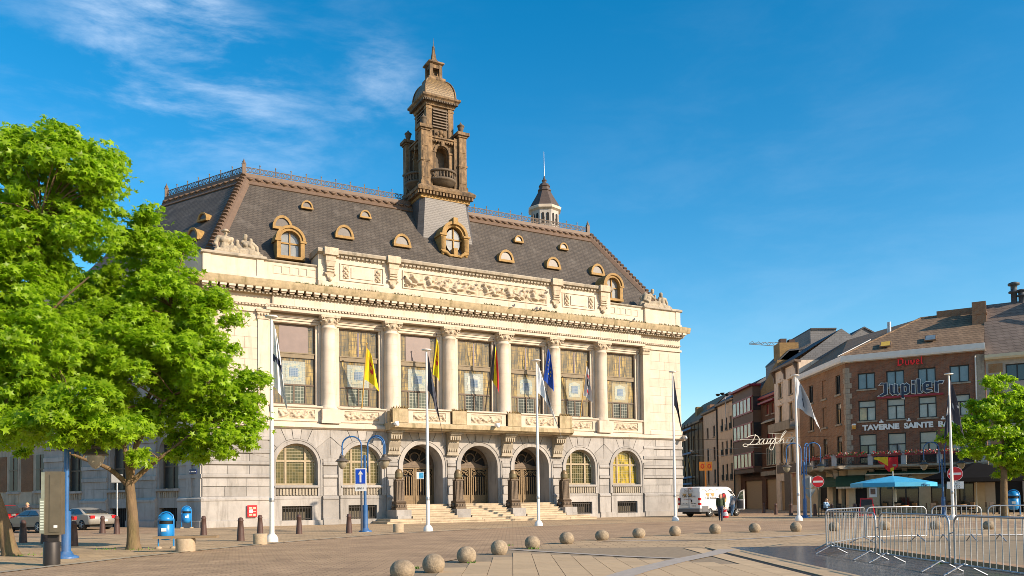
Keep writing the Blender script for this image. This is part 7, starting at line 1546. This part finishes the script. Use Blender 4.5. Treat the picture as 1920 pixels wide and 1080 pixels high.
def car(label, loc, rz, col, L=4.5, Wd=1.8, H=1.42, hatch=False, name='parked_car'):
    t = thing(name, label, 'car', loc, rz, 'parked cars by the flank'); pm = mat('car_paint_'+label.split()[0], col, .28, .05, 2, spec=.6, metal=.3)
    h = L/2                                             # car points to -X
    if hatch: lower = [(-h,.35),(-h,.72),(-h+.1,.82),(-h+1.0,.98),(h-.05,1.0),(h,.9),(h,.35)]; green = [(-h+.95,.96),(-h+1.75,H),(h-.55,H),(h-.08,.98)]
    else: lower = [(-h,.32),(-h,.62),(-h+.2,.74),(-h+1.3,.9),(h-.9,.98),(h-.1,.94),(h,.8),(h,.36)]; green = [(-h+1.2,.88),(-h+2.05,H-.03),(-h+2.6,H),(h-1.35,H-.08),(h-.55,.95)]
    n = 9
    def section(prof, wf, name, m, parent, y0=1.):
        b = B(); rows = []
        ws = [-1,-.97,-.9,-.5,0,.5,.9,.97,1]
        for q in ws:
            e = abs(q); k = 1-.06*max(0, (e-.85)/.15); rows.append([(x*k, q*Wd/2*wf(z), .34+(z-.34)*(1-.05*max(0,(e-.85)/.15))) for x, z in prof])
        m_ = len(prof); b.add([p for r in rows for p in r], [(i*m_+j, i*m_+(j+1)%m_, (i+1)*m_+(j+1)%m_, (i+1)*m_+j) for i in range(len(ws)-1) for j in range(m_)], 0, True); b.add(rows[0], [tuple(range(m_))]); b.add(rows[-1], [tuple(range(m_))[::-1]])
        return b.build(name, m, parent)
    section(lower, lambda z: 1-.06*max(0,.6-z), 'body', pm, t)
    gm = lambda z: 1-.32*(z-.88)/(H-.88) if z > .88 else 1
    section(green, gm, 'cabin', pm, t)
    for s in (-1, 1):                                    # side windows
        g = [(x*.93+.04*(1 if x < 0 else -1), z) for x, z in green]; zt = H-.1; zbm = 1.0; xs0, xs1 = green[0][0]+.35, green[-1][0]-.25; xt0, xt1 = green[1][0]+.18, green[-2][0]-.12
        for a0, a1 in ((0,.47),(.5,1)):
            P = [(xs0+(xs1-xs0)*a0,zbm),(xs0+(xs1-xs0)*a1,zbm),(xt0+(xt1-xt0)*a1,zt),(xt0+(xt1-xt0)*a0,zt)]
            b = B(); b.prism([(x, s*(Wd/2*gm(z)+.004), z) for x, z in P], (0, s*.012, 0)); b.build('side_window', GLASS, t)
        b = B(); b.box(-h*.42, -h*.42+.12, s*Wd/2*.97, s*(Wd/2+.16), .98, 1.1); b.build('mirror', pm, t)
        b = B(); b.box(-h-.01, -h+.22, min(s*.5*Wd/2,s*.9*Wd/2), max(s*.5*Wd/2,s*.9*Wd/2), .6, .74); b.build('headlight', TAILW, t)
        b = B(); b.box(h-.16, h+.015, min(s*.62*Wd/2,s*.95*Wd/2), max(s*.62*Wd/2,s*.95*Wd/2), .72, .9); b.build('tail_light', TAILR, t)
        b = B(); b.box(-.1, .08, s*Wd/2, s*(Wd/2+.02), .84, .87); b.build('door_handle', RIM, t)
        for x in (-h+.85, h-.85): wheel(t, x, s*(Wd/2-.1), .33)
    x0, x1 = green[0], green[1]; b = B(); b.prism([(x0[0]+.1,-Wd*.42,x0[1]+.06),(x0[0]+.1,Wd*.42,x0[1]+.06),(x1[0]-.06,Wd*.34,x1[1]-.05),(x1[0]-.06,-Wd*.34,x1[1]-.05)], (-.03,0,.03)); b.build('windscreen', GLASS, t)
    x0, x1 = green[-1], green[-2]; b = B(); b.prism([(x0[0]-.04,-Wd*.40,x0[1]+.08),(x0[0]-.04,Wd*.40,x0[1]+.08),(x1[0]+.04,Wd*.33,x1[1]-.06),(x1[0]+.04,-Wd*.33,x1[1]-.06)], (.03,0,.02)); b.build('rear_window', GLASS, t)
    b = B(); b.box(h, h+.02, -.26, .26, .52, .63); b.build('number_plate', WHITE, t); b = B(); b.box(-h-.02, -h, -.26, .26, .42, .53); b.build('number_plate', WHITE, t)
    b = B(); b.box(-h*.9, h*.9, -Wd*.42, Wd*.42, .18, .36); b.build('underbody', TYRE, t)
    return t
car('grey parked coupe with blue-tinted windows behind the bollards', (-27.4, 48.0, 0), -.54, (.18,.17,.155), 4.6, 1.8, 1.36)
car('red parked hatchback at the left edge of the picture', (-33.2, 53.2, 0), -.54, (.42,.012,.012), 4.0, 1.75, 1.62, True)
car('silver parked saloon seen from behind past the information panel', (-27.3, 52.6, 0), -.54, (.34,.33,.30), 4.5, 1.8, 1.4)
# white delivery van, open passenger door
VAN = thing('delivery_van', 'white delivery van with brown emblem and its front door open', 'van', (13.75, 64.5, 0), radians(40))
VAN.scale = (1.02, 1.02, 1.0)
VW = mat('van_white', (.74,.72,.68), .35, .05, 2, spec=.5)
def van():
    t = VAN; L = 5.6; Wd = 2.04; H = 2.36                # rear at x=0, nose at +x; right-hand side is -y
    prof = [(.0,.5),(-.02,1.2),(.06,2.0),(.16,2.28),(.4,H),(3.6,H),(3.95,2.28),(4.75,1.42),(5.35,1.18),(5.55,.95),(5.6,.5)]
    b = B(); rows = []; ws = [-1,-.985,-.93,-.6,0,.6,.93,.985,1]
    for q in ws:
        e = max(0, (abs(q)-.9)/.1); rows.append([(2.8+(x-2.8)*(1-.012*e), q*Wd/2*(1-.09*max(0,(z-1.0)/1.4)**1.6), z-(.05*e if z > 1 else 0)) for x, z in prof])
    m_ = len(prof); b.add([p for r in rows for p in r], [(i*m_+j, i*m_+(j+1)%m_, (i+1)*m_+(j+1)%m_, (i+1)*m_+j) for i in range(len(ws)-1) for j in range(m_)], 0, False); b.add(rows[0], [tuple(range(m_))]); b.add(rows[-1], [tuple(range(m_))[::-1]]); b.build('body', VW, t)
    yw = lambda z: -Wd/2*(1-.09*max(0,(z-1.0)/1.4)**1.6)
    b = B(); b.box(-.08, .25, -Wd/2-.01, Wd/2+.01, .4, .68); b.build('rear_bumper', PLAST, t)
    b = B(); b.box(.25, 1.0, -Wd/2-.02, -Wd/2+.06, .42, .86); b.build('corner_panel', PLAST, t)
    b = B(); b.box(1.95, 3.9, -Wd/2-.02, -Wd/2+.06, .46, .62); b.build('side_trim', PLAST, t)
    for s in (-1, 1):
        b = B(); b.box(-.04, .16, min(s*(Wd/2+.012),s*(Wd/2-.16)), max(s*(Wd/2+.012),s*(Wd/2-.16)), .95, 1.5); tl = b.build('tail_light', TAILR, t); b = B(); b.box(-.05, .17, min(s*(Wd/2+.016),s*(Wd/2-.14)), max(s*(Wd/2+.016),s*(Wd/2-.14)), 1.1, 1.3); b.build('lens', TAILW, tl)
        for x in (1.25, 4.7): wheel(t, x, s*(Wd/2-.12), .36, .24)
        b = B(); b.box(5.2, 5.57, min(s*.6,s*.98), max(s*.6,s*.98), .85, 1.1); b.build('headlight', TAILW, t)
    b = B(); b.box(-.035, -.018, -.02, .02, .7, 2.2); b.build('door_seam', PLAST, t); b = B(); b.box(-.06, -.02, -.3, -.2, 1.15, 1.35); b.build('door_handle', IRON, t)
    b = B(); b.box(-.05, -.02, .12, .62, .78, .92); b.build('number_plate', WHITE, t); b = B(); b.box(-.055, -.02, .08, .7, .93, .97); b.build('plate_lamp', IRON, t)
    b = B(); b.box(.0, .15, -.2, .2, 2.26, 2.3); b.build('brake_light', TAILR, t)
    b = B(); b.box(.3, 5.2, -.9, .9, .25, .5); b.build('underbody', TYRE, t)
    # open cab: dark door opening, seat, and the door swung forward
    b = B(); b.prism([(3.55,-Wd/2-.006,.6),(4.45,-Wd/2-.006,.6),(4.62,-Wd/2-.006,1.3),(4.1,-Wd/2+.055,2.0),(3.6,-Wd/2+.07,2.1)], (0,.03,0)); b.build('door_opening', DARK, t)
    b = B(); b.box(3.6, 4.2, -.85, -.3, .8, 1.05); b.build('cab_seat', PLAST, t)
    DM = Matrix.Translation((4.55,-Wd/2-.03,0)) @ Matrix.Rotation(radians(-112), 4, 'Z') @ Matrix.Scale(-1,4,(1,0,0)) @ Matrix.Scale(-1,4,(1,0,0))
    b = B(DM); b.prism([(x,0,z) for x, z in ((0,.55),(-.02,1.3),(.12,1.35),(1.05,1.35),(1.05,.6),(.95,.5))], (0,.09,0)); b.prism([(x,0,z) for x, z in ((-.02,1.3),(.08,1.3),(.55,1.98),(.98,2.1),(1.05,2.1),(1.05,2.02),(.56,1.9),(.14,1.33))], (0,.07,0)); b.prism([(x,0,z) for x, z in ((.97,1.33),(1.05,1.33),(1.05,2.08),(.97,2.06))], (0,.07,0)); dr = b.build('open_door', VW, t)
    b = B(DM); b.prism([(x,-.02,z) for x, z in ((.1,.62),(.95,.62),(.95,1.25),(.1,1.25))], (0,.02,0)); b.build('door_lining', PLAST, dr); b = B(DM); b.prism([(x,.02,z) for x, z in ((.14,1.34),(.97,1.34),(.97,2.04),(.56,1.9))], (0,.015,0)); b.build('door_window', glass('door_glass',(.10,.13,.08),.1,.5), dr); b = B(DM); b.box(.05, .3, .08, .25, 1.35, 1.7); b.build('mirror', BLACK, dr)
    b = B(); b.prism([(4.0,-.8,2.24),(4.0,.8,2.24),(4.72,.92,1.46),(4.72,-.92,1.46)], (.03,0,.03)); b.build('windscreen', GLASS, t)
    BRN = mat('emblem_brown', (.075,.012,.012), .5); GOLD = mat('emblem_gold', (.42,.27,.11), .5)
    rng = random.Random(2)
    b = B()                                              # scattered coffee beans printed along the roof edge
    for k in range(26): x = .25+k*.13; z = 2.08+.08*sin(k*.9); b.prism([(x+.035*cos(q*pi/3), yw(z)-.012, z+.028*sin(q*pi/3)) for q in range(6)], (0,.02,0))
    b.build('bean_print', IRON, t); b = B()
    for k in range(14): z = 1.0+.06*k if k < 9 else 1.05; y = .8 if k < 9 else .8-(k-8)*.14; b.prism([(-.03,y+.03*cos(q*pi/3),z+.03*sin(q*pi/3)) for q in range(6)], (.012,0,0))
    b.build('bean_print', IRON, t)
    b = B(); b.prism([(3.05+.30*cos(k*pi/10), yw(1.4)-.008, 1.42+.42*sin(k*pi/10)) for k in range(20)], (0,.014,0)); e = b.build('emblem', GOLD, t); b = B(); b.prism([(2.98+.28*cos(k*pi/10), yw(1.5)-.02, 1.58+.29*sin(k*pi/10)) for k in range(20)], (0,.014,0)); b.build('emblem_field', BRN, e)
    b = B(); [b.prism([(2.98+dx+.055*cos(k*pi/4), yw(1.6)-.034, 1.64+dz+.055*sin(k*pi/4)) for k in range(8)], (0,.012,0)) for dx, dz in ((-.06,.06),(.06,.06),(0,-.04))]; b.build('emblem_flower', SR, e)
    b = B(); [b.prism([(x0,yw(1.8)-.012,1.86),(x0+.5,yw(1.8)-.012,1.86),(x0+.36,yw(1.6)-.016,1.6),(x0+.2,yw(1.6)-.016,1.6)], (0,.01,0)) for x0 in (.75,1.35)]; b.build('cup_print', GOLD, t)
    sf = lambda x, z, dy=.014: Matrix.Translation((x, yw(z)-dy, z)) @ Matrix.Rotation(pi/2, 4, 'X')
    text('Cafe Vedosa', .26, IRON, sf(1.35,1.4), 'lettering', t, .004); text('Tasse   Cafes', .11, GOLD, sf(3.0,.86), 'lettering', t, .004); text('Expresso   Thes', .11, GOLD, sf(3.0,.7), 'lettering', t, .004)
    rf = lambda y, z: Matrix.Translation((-.045, y, z)) @ Matrix.Rotation(-pi/2, 4, 'Z') @ Matrix.Rotation(pi/2, 4, 'X')
    text('Cafe Vedosa', .25, IRON, rf(0,1.55), 'lettering', t, .004); text('Une saveur unique', .1, REDD, rf(0.1,1.38), 'lettering', t, .004); text('Expresso    Tasse', .12, IRON, rf(0,2.08), 'lettering', t, .004); text('Aperitifs    Traiteur', .11, IRON, rf(0,1.94), 'lettering', t, .004); text('0495 248871', .1, IRON, rf(-.45,1.02), 'lettering', t, .004); text('TAMINES', .1, PLAST, rf(-.45,.84), 'lettering', t, .004)
    b = B(); [b.prism([(-.035,y0,1.84),(-.035,y0-.4,1.84),(-.035,y0-.28,1.62),(-.035,y0-.14,1.62)], (.01,0,0)) for y0 in (.6,.1)]; b.build('cup_print', GOLD, t)
van()
# ------------------------------------------------------------------ trees
def leaf_mat(name, c, tr):
    m = bpy.data.materials.new(name); m.use_nodes = True; t = m.node_tree; t.nodes.clear()
    geo = N(t, 'ShaderNodeNewGeometry'); mr = N(t, 'ShaderNodeMapRange'); lk(t, geo.outputs['Random Per Island'], mr.inputs[0]); mr.inputs[3].default_value = .62; mr.inputs[4].default_value = 1.38
    rgb = N(t, 'ShaderNodeRGB'); rgb.outputs[0].default_value = (*c, 1); sc = N(t, 'ShaderNodeVectorMath', operation='SCALE'); lk(t, rgb.outputs[0], sc.inputs[0]); lk(t, mr.outputs[0], sc.inputs['Scale'])
    d = N(t, 'ShaderNodeBsdfPrincipled', i_Roughness=.42); d.inputs['Specular IOR Level'].default_value = .35; lk(t, sc.outputs[0], d.inputs['Base Color'])
    tl = N(t, 'ShaderNodeBsdfTranslucent'); r2 = N(t, 'ShaderNodeRGB'); r2.outputs[0].default_value = (*tr, 1); lk(t, r2.outputs[0], tl.inputs['Color'])
    mx = N(t, 'ShaderNodeMixShader', i_0=.46); lk(t, d.outputs[0], mx.inputs[1]); lk(t, tl.outputs[0], mx.inputs[2]); o = N(t, 'ShaderNodeOutputMaterial'); lk(t, mx.outputs[0], o.inputs[0]); return m
LEAF = leaf_mat('maple_leaf', (.225,.345,.012), (.47,.74,.025))
BARK = mat('bark', (.15,.10,.055), .95, .35, 6, .8, 18, stretch=(1,1,.35), streak=.5, scol=(.12,.12,.03)); 
def crown(t, blobs, ntot, size, seed, per=20):
    rng = np.random.default_rng(seed); vol = np.array([(b[3]*b[4]*b[5])**(2/3) for b in blobs]); vol = vol/vol.sum(); bl = np.array(blobs)
    # sprays: flattened leafy pads set through each lump, mostly near its outside
    npad = ntot//72; bi = rng.choice(len(blobs), npad, p=vol); d = rng.normal(size=(npad,3)); d[:,2] += .15; d /= np.linalg.norm(d, axis=1)[:,None]
    r = .30+.62*rng.random(npad)**.5; cc = bl[bi,:3]+d*r[:,None]*bl[bi,3:6]; ps = .26+.28*rng.random(npad)
    own = rng.integers(0, npad, ntot); n = ntot; ctr = cc[own]; dd = d[own]
    q = rng.normal(size=(n,3)); q /= np.linalg.norm(q, axis=1)[:,None]; q *= (rng.random(n)**.42)[:,None]
    off = q*ps[own][:,None]*np.array([1.0,1.0,.6]); off[:,2] -= .5*(off[:,0]**2+off[:,1]**2)
    far = rng.random(n) < .08; off[far] *= 1.7
    P = ctr+off
    nrm = rng.normal(size=(n,3))*.55+dd*.45+np.array([.1,-.1,.75]); nrm /= np.linalg.norm(nrm, axis=1)[:,None]
    ref = rng.normal(size=(n,3)); u = np.cross(nrm, ref); u /= np.linalg.norm(u, axis=1)[:,None]; v = np.cross(nrm, u)
    s = size*(.7+.6*rng.random(n)); K = 11
    pts = np.zeros((n,K,3)); pts[:,0] = P
    for k in range(10):
        a = 2*pi*k/10; rad = (1.0 if k % 2 == 0 else .4); droop = -.28 if k % 2 == 0 else 0
        pts[:,k+1] = P+(u*cos(a)+v*sin(a))*(s*rad)[:,None]+nrm*(droop*s)[:,None]
    V = pts.reshape(-1,3).astype(np.float32); quads = []
    base = np.arange(n)*K
    idx = np.stack([np.stack([base, base+1+(2*k-1)%10, base+1+2*k, base+1+(2*k+1)%10], 1) for k in range(5)], 1).reshape(-1,4)
    me = bpy.data.meshes.new('crown'); me.vertices.add(len(V)); me.vertices.foreach_set('co', V.ravel()); me.loops.add(idx.size); me.loops.foreach_set('vertex_index', idx.ravel().astype(np.int32)); me.polygons.add(len(idx)); me.polygons.foreach_set('loop_start', (np.arange(len(idx))*4).astype(np.int32)); me.polygons.foreach_set('loop_total', np.full(len(idx),4,np.int32)); me.update(); me.validate()
    me.materials.append(LEAF); return put('crown', me, t), cc
def tree(label, x, y, trunk, limbs, blobs, ntot, size, seed):
    t = thing('tree', label, 'tree', (x, y, 0)); rng = random.Random(seed)
    b = B(); p0, r0 = trunk[0], trunk[1]
    pts = smooth_curve3(p0, 4); rr = [r0[0]+(r0[1]-r0[0])*k/(len(pts)-1) for k in range(len(pts))]; rr[0] *= 1.35; rr[1] *= 1.1
    b.tube(pts, rr, 12); b.build('trunk', BARK, t)
    ends = []
    for L, a, c in limbs:
        b = B(); q = smooth_curve3(L, 4); b.tube(q, [a+(c-a)*k/(len(q)-1) for k in range(len(q))], 8); b.build('branch', BARK, t); ends.append(q)
    o, cc = crown(t, blobs, ntot, size, seed)
    b = B()                                              # twigs joining the sprays to the limbs
    nodes = [Vector(p) for q in ends for p in q[len(q)//2:]]
    for k in range(0, len(cc), 5):
        c = Vector(cc[k]); nn = min(nodes, key=lambda z: (z-c).length)
        if (c-nn).length < 2.6: m_ = (c+nn)/2+Vector((0,0,.15)); b.tube([nn, m_, c], [.03,.02,.008], 4)
    tw = b.build('twigs', BARK, t); tw['kind'] = 'stuff'
    return t
def smooth_curve3(pts, k=4):
    P = [pts[0]]+list(pts)+[pts[-1]]; out = []
    for i in range(1, len(P)-2):
        for s in range(k):
            t = s/k; a, b, c, d = (Vector(q) for q in P[i-1:i+3]); out.append(.5*((2*b)+(c-a)*t+(2*a-5*b+4*c-d)*t*t+(3*b-a-3*c+d)*t**3))
    out.append(Vector(pts[-1])); return out
# crown lumps are laid out around each trunk (x to the right, y away, z up, metres)
def px2(list_, tx, ty, d):
    out = []
    for px, py, rx, rz, dy in list_:
        D = ty+dy; x = (px-960)/F*D-tx; z = 1.5+(937.9-.0131*(px-960)-py)/F*D; out.append((x, dy, z, rx/F*D, max(rx, rz)/F*D*.85, rz/F*D))
    return out
T1 = (-12.98, 28.3)
bl1 = px2([(310,570,85,88,0),(250,480,95,80,.4),(385,690,85,75,-.3),(300,690,120,80,-.9),(200,640,110,85,-.8),(150,740,110,70,-.6),(430,735,52,55,.1),(470,745,22,28,.0),(455,800,40,40,.0),(325,475,44,60,.5),(240,790,90,45,.2),(350,785,80,50,.6),(420,820,52,40,-.2),(110,640,95,80,.5),(290,610,130,110,1.6),(190,560,80,70,.9),(400,600,45,70,.3),(290,425,42,50,.3),(240,420,40,45,.2),(165,830,45,28,.3),(345,850,34,34,.2),(270,850,26,20,-.4),(395,845,22,26,0),(60,830,30,26,-1.0),(482,718,16,18,0),(60,760,80,55,0),(215,800,70,28,-4.6),(120,800,70,32,-5.2),(110,770,60,32,-5.4),(170,745,60,34,-5.4)], *T1, 0)
tree('big green maple tree with straight trunk in front of the hall corner', T1[0], T1[1], ([(.05,0,-.05),(.0,0,1.2),(-.1,.0,2.3)], (.21,.15)),
     [([(-.1,0,2.15),(-.7,-.2,2.75),(-1.5,-.4,3.1),(-2.4,-.5,3.5)], .10, .03), ([(-.1,0,2.2),(.5,.1,2.8),(1.3,.1,3.4),(2.4,.2,4.3)], .11, .03), ([(-.1,0,2.25),(.05,.1,3.3),(.3,.2,4.8),(.9,.3,6.4),(1.2,.3,8.4)], .13, .03), ([(-.1,0,2.25),(-.25,.0,3.4),(-.7,.1,5.0),(-1.2,.1,7.0)], .10, .03), ([(.1,.1,3.5),(1.2,-.3,5.0),(2.6,-.3,5.6)], .07, .02), ([(-.4,0,4.0),(-1.6,-.6,5.0),(-2.8,-.6,5.3)], .07, .02), ([(.3,.2,4.8),(.9,1.0,6.0),(1.6,1.5,7.5)], .06, .02)], bl1, 58000, .122, 21)
T2 = (-15.45, 25.5)
bl2 = px2([(110,330,95,85,0),(60,440,80,60,.3),(190,330,45,50,0),(110,250,50,38,0),(40,290,60,60,.2),(170,300,60,60,.3),(-40,420,110,110,0),(-60,600,130,110,0),(150,430,60,38,.2),(20,540,95,65,-.4),(60,640,110,75,-.6),(10,720,110,60,-.4),(70,770,95,42,-.2),(-60,740,110,70,0),(215,325,22,22,0),(40,800,60,32,-1.4),(-20,810,60,25,-1.4),(80,795,60,28,-2.4),(90,500,65,40,.6),(-30,270,80,70,.2)], *T2, 0)
tree('tall maple tree with leaning mossy trunk at the left edge', T2[0], T2[1], ([(.05,0,-.05),(-.2,0,.9),(-.45,.0,1.7),(-.8,.05,2.6),(-.9,.1,3.6)], (.23,.16)),
     [([(-.9,.1,3.4),(-.5,.1,4.8),(.1,.1,6.2),(.6,.0,8.0),(.9,0,10.5)], .14, .03), ([(-.9,.1,3.5),(-1.2,.2,5.5),(-1.3,.2,8.0),(-1.0,.2,10.0)], .12, .03), ([(-.6,.1,4.6),(.8,-.1,5.6),(1.8,-.1,6.2)], .08, .02), ([(.1,.1,6.2),(1.2,.1,7.6),(2.4,.0,8.6)], .07, .02), ([(-.9,.1,3.6),(-2.2,0,4.6),(-3.4,0,5.2)], .09, .03), ([(-.4,.1,5.0),(.2,.3,6.6),(-.2,.3,8.6)], .06, .02)], bl2, 46000, .122, 22)
T3 = (31.2, 52.6)
bl3 = px2([(1885,760,45,30,0),(1860,800,65,38,0),(1915,790,60,50,.3),(1830,815,45,24,0),(1885,850,60,28,0),(1870,720,22,25,0),(1895,735,30,30,.3),(1935,850,60,50,0),(1800,800,28,20,0),(1850,765,35,22,.2),(1960,770,60,60,0),(1830,850,40,16,0),(1905,880,40,20,.3),(1785,820,18,14,0)], *T3, 0)
tree('bright green tree in front of the tavern at the right edge', T3[0], T3[1], ([(0,0,-.05),(0,0,1.5),(.05,0,3.0)], (.24,.18)),
     [([(.05,0,2.9),(-.8,0,4.2),(-2.0,0,5.0)], .1, .03), ([(.05,0,2.9),(.1,.1,4.6),(0,.1,6.6)], .13, .03), ([(.05,0,2.9),(1.0,.1,4.2),(2.0,.2,5.5)], .1, .03)], bl3, 20000, .14, 23)
